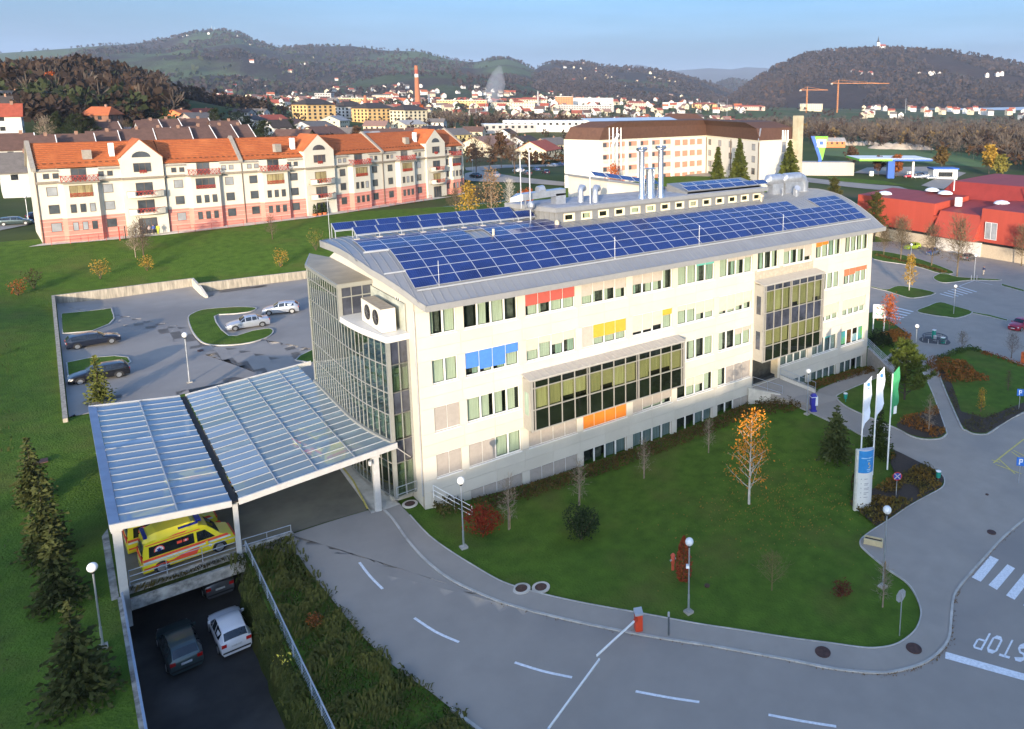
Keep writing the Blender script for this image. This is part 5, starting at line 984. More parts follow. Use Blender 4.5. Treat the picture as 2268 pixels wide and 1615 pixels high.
# hedges along the foot of the clinic
def hedge(name, pts, w, h, label, leaf, dens=60, seed=1, size=.2, cat='hedge'):
    pts = [Vector(p) for p in pts]; g = np.random.default_rng(seed); t = empty(name, (pts[0].x,pts[0].y,hz(*pts[0])), 0, label, cat); O = np.array([pts[0].x,pts[0].y,hz(*pts[0])]); P = []; mb = MB()
    for a, b in zip(pts, pts[1:]):
        L_ = (b-a).length; n = int(L_*w*dens); u = g.uniform(0,1,n); s = g.uniform(-1,1,n); d = (b-a)/L_; q = np.c_[a.x+(b.x-a.x)*u-d.y*s*w/2, a.y+(b.y-a.y)*u+d.x*s*w/2]
        top = h*(.72+.28*np.array([mn.noise(Vector((x*.7,y*.7,1.3))) for x, y in q]))*np.sqrt(np.clip(1-np.abs(s)**3*.75,0,1)); P.append(np.c_[q, HZ(q[:,0],q[:,1])+top*g.uniform(.25,1.05,n)])
        nseg = max(1,int(L_)); 
        for k in range(nseg):
            p = a.lerp(b,(k+.5)/nseg); mb.tube([(p.x-O[0],p.y-O[1],hz(p.x,p.y)-.1-O[2]),(p.x-O[0]+.1,p.y-O[1],hz(p.x,p.y)+h*.6-O[2])],.03,4)
    mb.build('stem', B_DARK, t); leaves('foliage', np.concatenate(P)-O, size, leaf, t, seed); return t
hedge('hedge', [(3.2,-1.35),(16,-1.35),(32,-1.3)], 1.9, .75, 'long rust brown hedge along the foot of the clinic front', L_HEDGE, 75, 1)
hedge('hedge', [(32.0,-1.6),(33.4,-3.0),(35.80, -3.11)], 2.4, .8, 'mounded brown green hedge in front of the east entrance wall', L_HEDGE, 75, 2)
hedge('hedge', [(39.9,-1.3),(52.5,-1.3),(54.5,-1.0)], 1.5, .6, 'rust brown hedge along the east end of the clinic front', leafmat('hedge_rust', (.17,.085,.018), (.08,.045,.012), .8), 75, 3)
hedge('hedge', [(1.24, 1.54),(1.62, -0.74),(1.56, -1.98)], 2.2, .95, 'olive green mound of shrubs beside the stepped handrail', leafmat('mound_olive', (.10,.08,.018), (.05,.042,.012), 1.), 90, 4)
hedge('planter_plants', [(33.1,-.4),(35.16, -2.56)], .6, 1.1, 'row of green plants along the left walkway railing', L_OLIVE, 120, 5, .16, 'plants'); hedge('planter_plants', [(37.8,-.4),(39.39, -3.26)], .6, 1.4, 'row of green plants behind the right walkway wall', L_GRN, 120, 6, .16, 'plants')
# beds
def scatter(name, poly, n, h, leaf, seed, size=.18, kind='stuff', clump=0):
    g = np.random.default_rng(seed); xs = [p[0] for p in poly]; ys = [p[1] for p in poly]; X = g.uniform(min(xs),max(xs),n*3); Y = g.uniform(min(ys),max(ys),n*3); k = inside(poly,X,Y); X, Y = X[k][:n], Y[k][:n]
    nz_ = np.array([mn.noise(Vector((x*.45,y*.45,seed))) for x, y in zip(X,Y)]); keep = nz_ > clump-.25; X, Y, nz_ = X[keep], Y[keep], nz_[keep]
    P = np.c_[X,Y,HZ(X,Y)+.1+h*(.6+.7*nz_)*g.uniform(.0,1,len(X))]; o = leaves(name, P, size, leaf, None, seed); o['kind'] = kind; return o
scatter('bed_shrubs', BEDS[0], 5200, .7, leafmat('bed_olive_rust', (.16,.085,.015), (.055,.06,.014), .55), 5, .2, clump=.12)
scatter('bed_shrubs', BEDS[1], 2200, .6, leafmat('bed_rust', (.27,.09,.015), (.09,.07,.02), .6), 6, .18, clump=.15); scatter('bed_shrubs', BEDS[2], 2600, .5, leafmat('bed_dark', (.07,.075,.02), (.05,.03,.012), .6), 7, .18, clump=.2)
hedge('rust_shrubs', [(60.04, -5.04),(56.88, -8.48),(55.96, -10.54)], 5.0, 1.3, 'broad rust orange shrub mass in the right garden bed', leafmat('rust_mass', (.24,.085,.016), (.10,.055,.015), .7), 55, 8, .25, 'shrubs')
hedge('dark_shrubs', [(60.35, -4.00),(67.32, -3.86),(67.89, -5.42)], 1.2, .9, 'dark green low hedge at the top edge of the right garden', L_GRN, 70, 9, .2); hedge('rust_hedge', [(67.54, -5.60),(67.18, -8.58),(66.34, -11.42)], 1.0, .7, 'rust leaved low hedge along the top right garden edge', L_RUST, 70, 10, .18)
tree('young_tree', (48.81, -15.38), 2.6, 'small golden leaved sapling in the right garden', 'leafy', 41, leaf=L_GOLD, spread=.16, dens=.5, size=.13); tree('young_tree', (56.82, -14.14), 2.4, 'thin greenish sapling in the right garden', 'bare', 42, leaf=L_OLIVE, spread=.2, dens=.4, size=.08)
tree('bare_shrub', (68.52, -8.91), 3.2, 'leafless grey brown shrub at the right garden edge', 'bare', 43, cat='shrub', spread=.4, dens=.8); tree('bare_shrub', (66.50, -3.71), 2.4, 'thin yellowing shrub behind the rust shrub mass', 'bare', 44, cat='shrub', leaf=L_YG, spread=.5, dens=.6, size=.1)
tree('autumn_tree', (65.48, 5.98), 5.4, 'bright orange red tree beside the pharmacy sign', 'leafy', 45, leaf=L_ORA, spread=.34, dens=.55, size=.24)
hedge('dark_shrubs', [(61.16, 4.61),(59.32, 2.37)], 2.6, 2.4, 'dark evergreen shrub at the east corner of the clinic', L_DCON, 110, 11, .3, 'shrub'); hedge('rust_shrubs', [(63.87, 5.10),(66.78, 4.99),(62.38, 2.46)], 2.6, 1.2, 'rust and gold shrubs under the pharmacy sign', leafmat('gold_rust', (.34,.14,.02), (.18,.06,.015), .8), 60, 12, .25, 'shrubs')
tree('birch_tree', (90.31, 18.71), 6.2, 'small birch with golden crown on the car park island', 'birch', 46, leaf=L_GOLD, spread=.26, dens=.7, bark=B_BIRCH, size=.26)
for i, (x, h, lb) in enumerate((((112.48, 34.62),8.5,'bare round tree at the left of the row by the red hall'), ((113.94, 28.71),8.0,'bare round tree in front of the blue saloon by the red hall'), ((109.15, 20.74),10.5,'largest bare tree with yellowish lower trunk in the row by the red hall'), ((113.72, 39.47),6,'small bare tree close behind the east end of the clinic'), ((130.99, 19.08),8,'bare tree at the right picture edge by the red hall'))):
    tree('bare_tree', x, h, lb, 'bare', 50+i, leaf=L_BRUN, spread=.34, dens=1., bark=mat('mid_bark', (.15,.11,.06), .9, var=.25, scale=2), size=.22)
hedge('strip_shrubs', [(111.62, 39.89),(111.95, 31.74),(109.97, 23.36)], 1.6, .6, 'low brown shrubs under the row of bare trees', L_HEDGE, 40, 13, .28, 'shrubs')
# left side
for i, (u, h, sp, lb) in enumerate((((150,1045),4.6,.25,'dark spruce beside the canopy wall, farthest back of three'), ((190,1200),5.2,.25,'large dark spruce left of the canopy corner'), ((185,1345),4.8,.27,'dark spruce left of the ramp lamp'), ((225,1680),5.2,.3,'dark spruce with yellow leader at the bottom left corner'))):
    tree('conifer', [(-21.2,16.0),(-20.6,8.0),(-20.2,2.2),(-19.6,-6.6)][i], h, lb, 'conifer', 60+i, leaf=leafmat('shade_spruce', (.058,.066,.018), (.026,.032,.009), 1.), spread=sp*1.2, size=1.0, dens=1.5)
tree('conifer', (-16.63, 32.66), 4.4, 'yellow green larch between the black estate and the canopy', 'conifer', 66, leaf=leafmat('larch', (.11,.115,.02), (.05,.06,.012), 1.2), spread=.3, dens=.9)
for i, (u, h, lf, kd, lb) in enumerate((((-7.79, 91.33),6.0,L_HEDGE,'bare','bare brown shrub on the bank below the flats entrance'), ((-8.75, 92.20),5.0,L_YG,'bare','pale leafless young tree beside the brown shrub below the flats'), ((-13.72, 84.45),3.2,L_GOLD,'bush','pale golden shrub on the bank behind the car park, left'), ((-8.02, 85.46),2.6,L_GOLD,'bush','pale golden shrub on the bank behind the car park, middle'), ((8.71, 78.04),3.2,L_GOLD,'bush','golden shrub on the bank close to the glass wing'), ((-22.74, 80.06),2.6,L_RUST,'bush','reddish shrub at the far left of the bank'), ((-21.11, 82.63),3.2,leafmat('dim_brown',(.05,.04,.012),(.03,.025,.01)),'bush','dull brown shrub right of the reddish one on the bank'), ((10.80, 92.39),4.2,None,'bare','small leafless tree on the lawn before the pink flats'), ((15.38, 83.25),4.0,L_YG,'bush','yellowing shrub beside the west gable of the clinic'))):
    tree('bank_shrub', u, h, lb, kd, 70+i, cat='shrub', leaf=lf, spread=.42 if kd == 'bush' else .3, dens=.8, size=.2 if kd == 'bush' else .14, bark=B_PALE if i == 1 else None)
for i, (u, h, lb) in enumerate((((58.17, 95.51),7.5,'slim white birch without leaves on the lawn behind the clinic roof'),)): tree('birch_tree', u, h, lb, 'bare', 85, spread=.2, dens=.6, bark=B_BIRCH)
for i, (u, h, lf, lb) in enumerate((((47.71, 99.69),5.2,L_YG,'pale spreading shrub on the lawn below the flats, right end'), ((52.61, 100.25),5.5,L_BRUN,'brown leafless shrub right of the pale one below the flats'), ((55.62, 99.90),5.0,L_BRUN,'dark brown shrub mass on the lawn behind the solar racks'))): tree('lawn_shrub', u, h, lb, 'bare' if i else 'bare', 90+i, cat='shrub', leaf=lf, spread=.5, dens=1.2, size=.16)
for i, (x, y, h, lf, lb) in enumerate(((52,92,10.5,leafmat('pale_autumn',(.32,.19,.10),(.16,.10,.05),.8),'large pale pinkish autumn tree in front of the hotel gable'), (46,90,8.5,L_GOLD,'golden brown tree left of the pale autumn tree by the hotel'), (57,86,7.5,L_ORA,'rust orange shrub mass between the hotel and the clinic roof'), (86,96,7.0,L_ORA,'orange red round shrub before the hotel wing'))): tree('autumn_tree', (x,y), h, lb, 'leafy', 95+i, leaf=lf, spread=.36, dens=.5, size=.4, bark=B_PALE)
# evergreens before the hotel's right wing
for i, (x, y, h, sp, lb) in enumerate(((101,76,12.5,.22,'pointed dark conifer at the left of the group before the hotel'), (107,75,14.0,.24,'tall double topped conifer before the hotel wing'), (120,71,15.5,.30,'broad tall conifer right of the hotel chimney'), (126,62,12.5,.36,'wide pine right of the broad conifer'), (112,52,8.5,.42,'low dark pine behind the east gable of the clinic'), (130,53,11.5,.40,'rounded pine nearest the red hall'))):
    if i < 3: tree('conifer', (x,y), h, lb, 'conifer', 100+i, leaf=leafmat('sunny_conifer',(.075,.085,.014),(.02,.03,.007),.6), spread=sp, dens=.75, size=1.9)
    else: tree('pine_tree', (x,y), h, lb, 'pine', 100+i, leaf=leafmat('sunny_pine',(.08,.07,.014),(.022,.03,.008),.5), spread=sp*.8, dens=.55, size=2.0)
# ground cover on the bank between ramp and road, and along the trough
bank_poly = [(-10.9,1.1)] + bank_edge[:30] + [(-5,-26),(-10.9,-26)]
def tufts(name, poly, n, h, leaf, seed, lean=(0,0)):
    g = np.random.default_rng(seed); xs = [p[0] for p in poly]; ys = [p[1] for p in poly]; X = g.uniform(min(xs)-.2,max(xs)+.2,n*3); Y = g.uniform(min(ys),max(ys),n*3); k = inside(poly,X+g.normal(0,.18,n*3),Y+g.normal(0,.18,n*3)); X, Y = X[k][:n], Y[k][:n]; n = len(X)
    z = HZ(X,Y); nzv = np.array([mn.noise(Vector((x*.5,y*.5,seed))) for x, y in zip(X,Y)]); hh = h*(.75+.6*nzv)*g.uniform(.5,1.2,n); az = nzv*7+g.uniform(-.8,.8,n); d = np.c_[np.cos(az),np.sin(az)]*hh[:,None]*.75; s = np.c_[-d[:,1],d[:,0]]*.09; P = np.c_[X,Y]
    V = np.stack([np.c_[P-s,z], np.c_[P+s,z], np.c_[P+d*.5+s*1.6,z+hh*.75], np.c_[P+d*.5-s*1.6,z+hh*.75], np.c_[P+d,z+hh*.6]],1).reshape(-1,3); i = np.arange(n)[:,None]*5
    F = np.concatenate([i+np.array([[0,1,2,3]]), i+np.array([[3,2,4,4]])]); F = F[F[:,2]!=F[:,3]] if False else F
    tri = np.concatenate([i+np.array([[0,1,2]]), i+np.array([[0,2,3]]), i+np.array([[3,2,4]])]); o = obj(name, npmesh(name, V, tri, leaf)); o['kind'] = 'stuff'; return o
tufts('ground_cover', bank_poly, 9000, .5, L_COVER, 5); tufts('ground_cover', [(RX1-.9,1),(RX1+.3,1),(RX1+.3,-26),(RX1-.9,-26)], 1800, .5, leafmat('slope_grass', (.075,.08,.014), (.035,.04,.008), .7), 6)
tufts('trough_grass', [(-17.0,1.0),(-11.3,1.0),(-11.3,1.48),(-17.0,1.48)], 500, .35, leafmat('trough_leaf', (.09,.075,.016), (.05,.03,.01), 1.5), 7)
tufts('rough_meadow', [(-60,-12),(-22.6,-12),(-22.4,30),(-22.4,60),(-60,60)], 9000, .35, leafmat('meadow_leaf', (.06,.066,.014), (.03,.035,.008), .5), 8)
tree('rust_shrub', (-9.54, -8.13), .9, 'small rust brown shrub in the ground cover between ramp and drive', 'bush', 120, cat='shrub', leaf=L_RUST, spread=.55, dens=.7, size=.1)
g = np.random.default_rng(9); c = (-11.55, -10.02); P = np.c_[g.normal(c[0],.22,26), g.normal(c[1],.28,26)]; P = np.c_[P, HZ(P[:,0],P[:,1])+g.uniform(.35,.6,26)]; o = leaves('yellow_flowers', P, .13, leafmat('flower_yellow', (.60,.50,.06), (.45,.40,.08)), None, 2); o['kind'] = 'stuff'

# ------------------------------------------------------------------ the pink and white flats
CREAM = mat('cream_render', (.56,.52,.43), .85, var=.04, scale=.4); PINK = mat('pink_render', (.56,.215,.165), .85, var=.06, scale=.5); PINKL = mat('pale_pink_line', (.66,.42,.36), .85)
TILE = mat('orange_tiles', (.42,.115,.03), .85, rgb2=(.30,.075,.022), scale=2.2, bump=.5, bscale=6, bdist=.05, big=((.50,.16,.05),.25,.5,.72,.6)); FLASH = mat('flashing', (.30,.265,.22), .7, var=.1); CORN = mat('cornice', (.24,.20,.15), .8, var=.1)
REDR = mat('red_railing', (.36,.04,.022), .6, var=.1); WFR = mat('brown_frame', (.13,.085,.05), .6); WGL = mat('window_dark', (.035,.04,.045), .08, 0, rgb2=(.10,.11,.12), scale=.35, spec=.8); WGL2 = mat('window_blind', (.28,.29,.30), .5, var=.15, scale=.5); WGL3 = mat('window_curtained', (.40,.33,.16), .5, rgb2=(.12,.09,.04), scale=1.6, stretch=(1,1,.2))
FL = empty('apartment_building', (-19.7,104,6.9), 0, 'long curved row of white and pink flats with orange tiled roof and three gables', 'building')
def fpart(mb, name, m, parent=FL, smooth=False): o = mb.build(name, m, parent, smooth); o.location = (19.7,-104,-6.9) if parent is FL else (0,0,0); return o
fr_rng = random.Random(5)
class Face:
    """plane from A to B; s along, o outwards to the viewer, z up"""
    def __init__(s, A, B, z): s.A = Vector(A); s.d = (Vector(B)-s.A); s.L = s.d.length; s.d.normalize(); s.n = Vector((s.d.y,-s.d.x)); s.z = z
    def p(s, u, o, z): q = s.A+s.d*u+s.n*o; return (q.x,q.y,s.z+z)
    def box(s, mb, u0, u1, o0, o1, z0, z1, m=0): mb.hexa([s.p(u0,o1,z0),s.p(u1,o1,z0),s.p(u1,o0,z0),s.p(u0,o0,z0),s.p(u0,o1,z1),s.p(u1,o1,z1),s.p(u1,o0,z1),s.p(u0,o0,z1)], m)
    def window(s, u, z, w, h, parent=FL, part_=None, o=0., gl=None, frm=None, nm=1):
        part_ = part_ or fpart; f = MB(); t = .07
        s.box(f,u-w/2,u+w/2,o-.02,o+.05,z-h/2,z-h/2+t); s.box(f,u-w/2,u+w/2,o-.02,o+.05,z+h/2-t,z+h/2)
        for k in range(nm+1): c = u-w/2+w*k/nm; s.box(f,max(c-t/2,u-w/2),min(c+t/2+(.03 if k == 0 else 0),u+w/2),o-.02,o+.05,z-h/2+t,z+h/2-t)
        fo = part_(f, 'window', frm or WFR, parent); g = MB(); s.box(g,u-w/2+.04,u+w/2-.04,o-.03,o+.025,z-h/2+.05,z+h/2-.05); p_ = g.build('pane', gl or fr_rng.choice([WGL,WGL,WGL2]), fo); return fo
def railing_pattern(face, u0, u1, o0, o1, z, h, m=REDR, parent=FL):
    mb = MB(); n = max(2,int((u1-u0)/.55))
    mb.tube([face.p(u0,o0,z+h),face.p(u0,o1,z+h),face.p(u1,o1,z+h),face.p(u1,o0,z+h)], .045, 4)
    for k in range(n):
        a, b = u0+(u1-u0)*k/n, u0+(u1-u0)*(k+1)/n; mb.bar(face.p(a,o1,z),face.p(b,o1,z+h),.06); mb.bar(face.p(a,o1,z+h),face.p(b,o1,z),.06); mb.bar(face.p(a,o1,z),face.p(a,o1,z+h),.05)
    for u in (u0,u1): mb.bar(face.p(u,o0,z+.1),face.p(u,o1,z+h),.06); mb.bar(face.p(u,o0,z+h),face.p(u,o1,z+.1),.06)
    return fpart(mb, 'railing', m, parent)
DP = 11.0
def wing(A, B, z, flip=False, first=False):
    F = Face(A, B, z); L_ = F.L; c = L_/2; bw = min(4.8, L_*.44); mb = MB()
    F.box(mb,0,L_,-.4,0,-2,3.75,1); F.box(mb,0,L_,-.4,0,3.75,11.6,0); F.box(mb,0,L_,-DP,-DP+.4,-2,11.6,0)
    # shallow bay with canted cheek
    bo = .8
    for (z0,z1,m) in ((-2,3.75,1),(3.75,9.3,0)):
        q = [F.p(c-bw/2-.35,0,z0),F.p(c-bw/2+.2,bo,z0),F.p(c+bw/2-.2,bo,z0),F.p(c+bw/2+.35,0,z0)]; r = [(x,y,zz+z1-z0) for x,y,zz in q]; mb.hexa(q+r, m)
    for zz in (1.0,1.75,2.5,3.3): F.box(mb,0,c-bw/2-.3,0,.012,zz,zz+.06,2); F.box(mb,c+bw/2+.3,L_,0,.012,zz,zz+.06,2); F.box(mb,c-bw/2+.2,c+bw/2-.2,bo,bo+.012,zz,zz+.06,2)
    fpart(mb, 'wall', [CREAM, PINK, PINKL])
    for u in (L_*.13+.5, L_*.87-.5):
        for zz in (2.35,5.25,8.1): F.window(u,zz,1.35,1.45)
    for zz in (2.35,5.25):
        for k in (-1.25,0,1.25): F.window(c+k,zz,.75,1.4,o=bo)
    F.window(c,8.0,3.0,1.9,o=bo,gl=WGL3 if fr_rng.random() < .6 else WGL,nm=3); railing_pattern(F,c-1.45,c+1.45,bo+.05,bo+.09,7.1,.55)
    m = MB(); F.box(m,0,c-bw/2-.5,0,.35,9.35,9.72); F.box(m,c+bw/2+.5,L_,0,.35,9.35,9.72); q = [(c-bw/2-.6,0),(c-bw/2-.1,bo+.55),(c+bw/2+.1,bo+.55),(c+bw/2+.6,0)]
    m.hexa([F.p(u,o,9.3) for u,o in q]+[F.p(u,o,9.55) for u,o in q]); fpart(m, 'cornice', CORN)
    railing_pattern(F,c-bw/2,c+bw/2,.0,bo+.45,9.55,1.0)
    F.window(c,10.6,2.0,2.0,gl=WGL,nm=2,o=.0); 
    for u in (L_*.13,L_*.13+1.2,L_*.87-1.2,L_*.87): F.window(u,10.55,.75,.85)
    m = MB()
    for (u0,u1) in ((0,c-bw/2-.2),(c+bw/2+.2,L_)): m.hexa([F.p(u0,.25,11.25),F.p(u1,.25,11.25),F.p(u1,-.6,11.95),F.p(u0,-.6,11.95),F.p(u0,.25,11.33),F.p(u1,.25,11.33),F.p(u1,-.6,12.05),F.p(u0,-.6,12.05)])
    fpart(m, 'flashing', FLASH); roof_slopes(F, 0, L_)
    # ground level guard rail and downpipe
    if L_ > 8:
        m = MB(); pts = [F.p(.9,2.3,.0),F.p(L_-.9,2.3,.0)]
        for h in (.55,1.05): m.tube([F.p(.9,1.1,h),F.p(.9,2.3,h),F.p(L_-.9,2.3,h),F.p(L_-.9,1.1,h)],.03,4)
        for k in range(5): u = .9+(L_-1.8)*k/4; m.bar(F.p(u,2.3,-.2),F.p(u,2.3,1.05),.05)
        fpart(m, 'guard_rail', REDR)
    m = MB(); m.tube([F.p(.12,.1,11.2),F.p(.12,.1,0)],.07,6); fpart(m, 'downpipe', WFR)
def roof_slopes(F, u0, u1, n=13):
    mb = MB(); e, r, zr_, ze = .15, -DP/2, 15.6, 11.85
    for sgn in (0,1):
        for k in range(n):
            t0, t1 = k/n, (k+1)/n; o0 = e+(r-e)*t0; o1 = e+(r-e)*t1+(-.06); z0 = ze+(zr_-ze)*t0; z1 = ze+(zr_-ze)*t1
            if sgn: o0, o1 = -DP-o0, -DP-o1
            q = [F.p(u0,o0,z0+.03),F.p(u1,o0,z0+.03),F.p(u1,o1,z1-.04),F.p(u0,o1,z1-.04)]; mb.quad(*(q if not sgn else q[::-1])); b = [F.p(u0,o0,z0-.06),F.p(u1,o0,z0-.06)]; mb.quad(b[0],b[1],q[1],q[0])
    for s_ in range(2):      # snow guards
        z = ze+.9; 
    fpart(mb, 'roof', TILE)
    m = MB()
    for k in range(int((u1-u0)/.9)): F.box(m,u0+.3+k*.9,u0+.75+k*.9,-.72,-.62,12.42,12.55)
    o = fpart(m, 'snow_guard', mat('dark_tile', (.10,.04,.02), .8)); o['kind'] = 'stuff'
def gable(A, B, z, door):
    F = Face(A, B, z); L_ = F.L; c = L_/2; mb = MB(); q = [(0,-2),(L_,-2),(L_,12.9),(c,15.9),(0,12.9)]
    fa = [F.p(u,.45,zz) for u,zz in q]; ba = [F.p(u,-DP/2,zz) for u,zz in q]; mb.poly(fa); mb.poly(ba[::-1])
    for k in range(5): k2 = (k+1)%5; mb.quad(fa[k2],fa[k],ba[k],ba[k2])
    fpart(mb, 'gable', CREAM); m = MB()
    for s_ in (0,1):
        a, b = ((-.15,12.95),(c,16.08)) if not s_ else ((c,16.08),(L_+.15,12.95)); m.hexa([F.p(a[0],.4,a[1]-.12),F.p(b[0],.4,b[1]-.12),F.p(b[0],-DP/2,b[1]-.12),F.p(a[0],-DP/2,a[1]-.12),F.p(a[0],.4,a[1]),F.p(b[0],.4,b[1]),F.p(b[0],-DP/2,b[1]),F.p(a[0],-DP/2,a[1])])
    fpart(m, 'gable_roof', TILE)
    F2 = Face(F.p(0,.45,0)[:2], F.p(L_,.45,0)[:2], z); g = MB(); P = [F2.p(c+1.35*math.cos(a),.03,13.0+1.0*math.sin(a)) for a in np.linspace(0,PI,12)]; g.poly(P[::-1]); fpart(g, 'arched_window', WGL)
    F2.window(c,11.3,2.5,1.5,nm=3,gl=WGL); railing_pattern(F2,c-.4,c+.5,.05,.12,10.3,.5)
    m = MB(); F2.box(m,-.1,L_+.1,0,.3,9.35,9.72); fpart(m, 'cornice', CORN)
    for zz in (7.7,4.75):
        F2.window(c,zz,2.4,2.1,nm=2,gl=fr_rng.choice([WGL,WGL,WGL3])); b = MB(); n = 10; P = [(c-2.6,0)]+[(c-2.6+5.2*k/n, .25+1.15*math.sin(PI*(.12+.76*k/n))) for k in range(n+1)]+[(c+2.6,0)]
        pts0 = [F2.p(u,o,zz-1.35) for u,o in P]; 
        b.poly([F2.p(u,o,zz-1.15) for u,o in P][::-1]); b.poly(pts0)
        for k in range(len(P)-1):
            (ua,oa),(ub_,ob) = P[k],P[k+1]; hi = zz-.35 if (ua+ub_)/2 < c-1.3 or (ua+ub_)/2 > c+1.3 else zz-1.05
            b.hexa([F2.p(ua,oa,zz-1.35),F2.p(ub_,ob,zz-1.35),F2.p(ub_,ob-.1,zz-1.35),F2.p(ua,oa-.1,zz-1.35),F2.p(ua,oa,hi),F2.p(ub_,ob,hi),F2.p(ub_,ob-.1,hi),F2.p(ua,oa-.1,hi)])
        bo = fpart(b, 'balcony', CREAM); r = MB(); 
        for k in range(5): a_, b_ = c-1.3+k*.52, c-1.3+(k+1)*.52; r.bar(F2.p(a_,1.32,zz-1.1),F2.p(b_,1.32,zz-.3),.06); r.bar(F2.p(a_,1.32,zz-.3),F2.p(b_,1.32,zz-1.1),.06)
        r.bar(F2.p(c-1.35,1.32,zz-.28),F2.p(c+1.35,1.32,zz-.28),.09); r.bar(F2.p(c-2.6,.6,zz-.3),F2.p(c-1.3,1.3,zz-.3),.08); r.bar(F2.p(c+1.3,1.3,zz-.3),F2.p(c+2.6,.6,zz-.3),.08); r.build('railing', REDR, bo)
    F2.window(c,1.35,2.6,2.7,gl=WGL,nm=3)
FP = [(-19.7,104.0),(-8.6,104.8),(-2.6,105.3),(9.4,106.0),(20.4,107.2),(26.4,109.2),(37.9,114.3),(49.8,120.0),(55.6,122.9),(62.0,126.1)]
for i in range(9):
    z = 6.95
    if i in (1,4,7):
        gable(FP[i], FP[i+1], z, i); F = Face(FP[i], FP[i+1], z); roof_slopes(F, 0, F.L)
        m = MB(); F.box(m,-.95,-.25,-2.6,-1.9,13.2,15.4); fpart(m, 'chimney', WHITE); m = MB(); F.box(m,-4.6,-3.4,-2.2,-1.3,12.9,14.4); fpart(m, 'roof_vent', FLASH)
    else: wing(FP[i], FP[i+1], z)
for i in (0,3,6,9):
    F = Face(FP[max(i-1,0)] if i else FP[0], FP[i] if i else FP[1], 6.95); u = F.L if i else 0; m = MB()
    for a, b, za, zb in ((.45,-DP/2,11.9,16.0),(-DP/2,-DP-.45,16.0,11.9)): m.hexa([F.p(u-.3,a,za-.5),F.p(u+.3,a,za-.5),F.p(u+.3,b,zb-.5),F.p(u-.3,b,zb-.5),F.p(u-.3,a,za),F.p(u+.3,a,za),F.p(u+.3,b,zb),F.p(u-.3,b,zb)])
    fpart(m, 'party_wall', FLASH)
for (i, u) in ((0,0),(8,None)):
    F = Face(FP[i], FP[i+1], 6.95); u = F.L if u is None else u; m = MB(); q = [(0,-2),(-DP,-2),(-DP,11.8),(-DP/2,15.4),(0,11.8)]; m.poly([F.p(u,o,zz) for o,zz in (q if u else q[::-1])]); fpart(m, 'end_wall', CREAM)
drape('paved_apron', [(-21.5,102.6),(-9,103.0),(-3,103.3),(9.4,103.6),(20.6,104.8),(26.6,107),(38.5,111.8),(50.3,117.6),(63.5,124),(62.0,126),(49.8,120),(37.9,114.2),(26.4,109),(9.4,106),(-19.7,104)], .09, CONCL)
# ------------------------------------------------------------------ the brown-roofed hotel block
HW = mat('hotel_white', (.60,.57,.50), .8, var=.04, scale=.4); BRN = mat('brown_shingle', (.105,.050,.032), .85, rgb2=(.075,.036,.024), scale=1.5, bump=.3, bscale=4); SALM = mat('salmon_panel', (.56,.24,.16), .8, var=.08)
A_, B_, C_, D_, E_ = (81.92, 111.21), (86.59, 102.68), (126.87, 107.69), (117.54, 78.54), (132.21, 79.16)
HT = empty('hotel_block', (A_[0],A_[1],7), 0, 'five storey white block with dark brown mansard roof and salmon balconies', 'building')
def hpart(mb, name, m, parent=HT, smooth=False): o = mb.build(name, m, parent, smooth); o.location = (-A_[0],-A_[1],-7) if parent is HT else (0,0,0); return o
def off(p, q, d): v = (Vector(q)-Vector(p)).normalized(); n_ = Vector((-v.y,v.x)); return tuple(Vector(p)+n_*d)
foot = [A_, B_, C_, D_, E_, off(E_,D_,-14) if False else (E_[0]+9,E_[1]+12), (C_[0]+10,C_[1]+16), (A_[0]+9,A_[1]+9)]
mb = MB(); mb.prism(foot, 2, 19.9); mb.prism(foot, 19.9, 20.25, 1); hpart(mb, 'wall', [HW, mat('hotel_eave', (.62,.56,.42), .7)])
cen = Vector((sum(p[0] for p in foot)/8, sum(p[1] for p in foot)/8))
def inset(k): return [tuple(Vector(p).lerp(cen,k)) for p in foot]
mb = MB(); rA, rB, rC = foot, inset(.05), inset(.20)
for r0, r1, z0, z1 in ((rA,rB,20.26,23.2),(rB,rC,23.2,24.6)):
    for i in range(8): j = (i+1)%8; mb.quad((*r0[i],z0),(*r0[j],z0),(*r1[j],z1),(*r1[i],z1))
mb.poly([(*p,24.6) for p in rC]); hpart(mb, 'roof', BRN)
F = Face(B_, C_, 20.0)
for k in range(6):      # recessed balconies with white piers between
    u0 = 1.2+k*F.L*.105
    for fl in range(5):
        z = -3.0*fl; m = MB(); F.box(m,u0,u0+F.L*.078,-.02,.03,z-2.45,z-.35); b = hpart(m, 'balcony_recess', SALM); m = MB(); F.box(m,u0,u0+F.L*.03,.03,.05,z-1.9,z-.5); m.build('pane', WGL, b)
        m = MB(); F.box(m,u0-.05,u0+F.L*.08,.05,.12,z-2.5,z-1.55); m.build('rail_panel', mat('balcony_front', (.50,.40,.33), .7, rgb2=(.62,.57,.5), scale=1.5), b)
    m = MB(); F.box(m,u0+F.L*.08,u0+F.L*.103,0,.35,-17,-.1); hpart(m, 'pier', HW)
for k in range(4):
    for fl in range(5): F.window(F.L*.70+k*F.L*.075,-1.35-3.0*fl,2.0,1.45,HT,hpart,gl=SALM)
F = Face(C_, D_, 20.0)
for k in range(5):
    for fl in range(5): F.window(2.2+k*(F.L-4)/4.2,-1.5-3.0*fl,1.7,1.6,HT,hpart,gl=WGL2 if (k+fl)%3 else WGL)
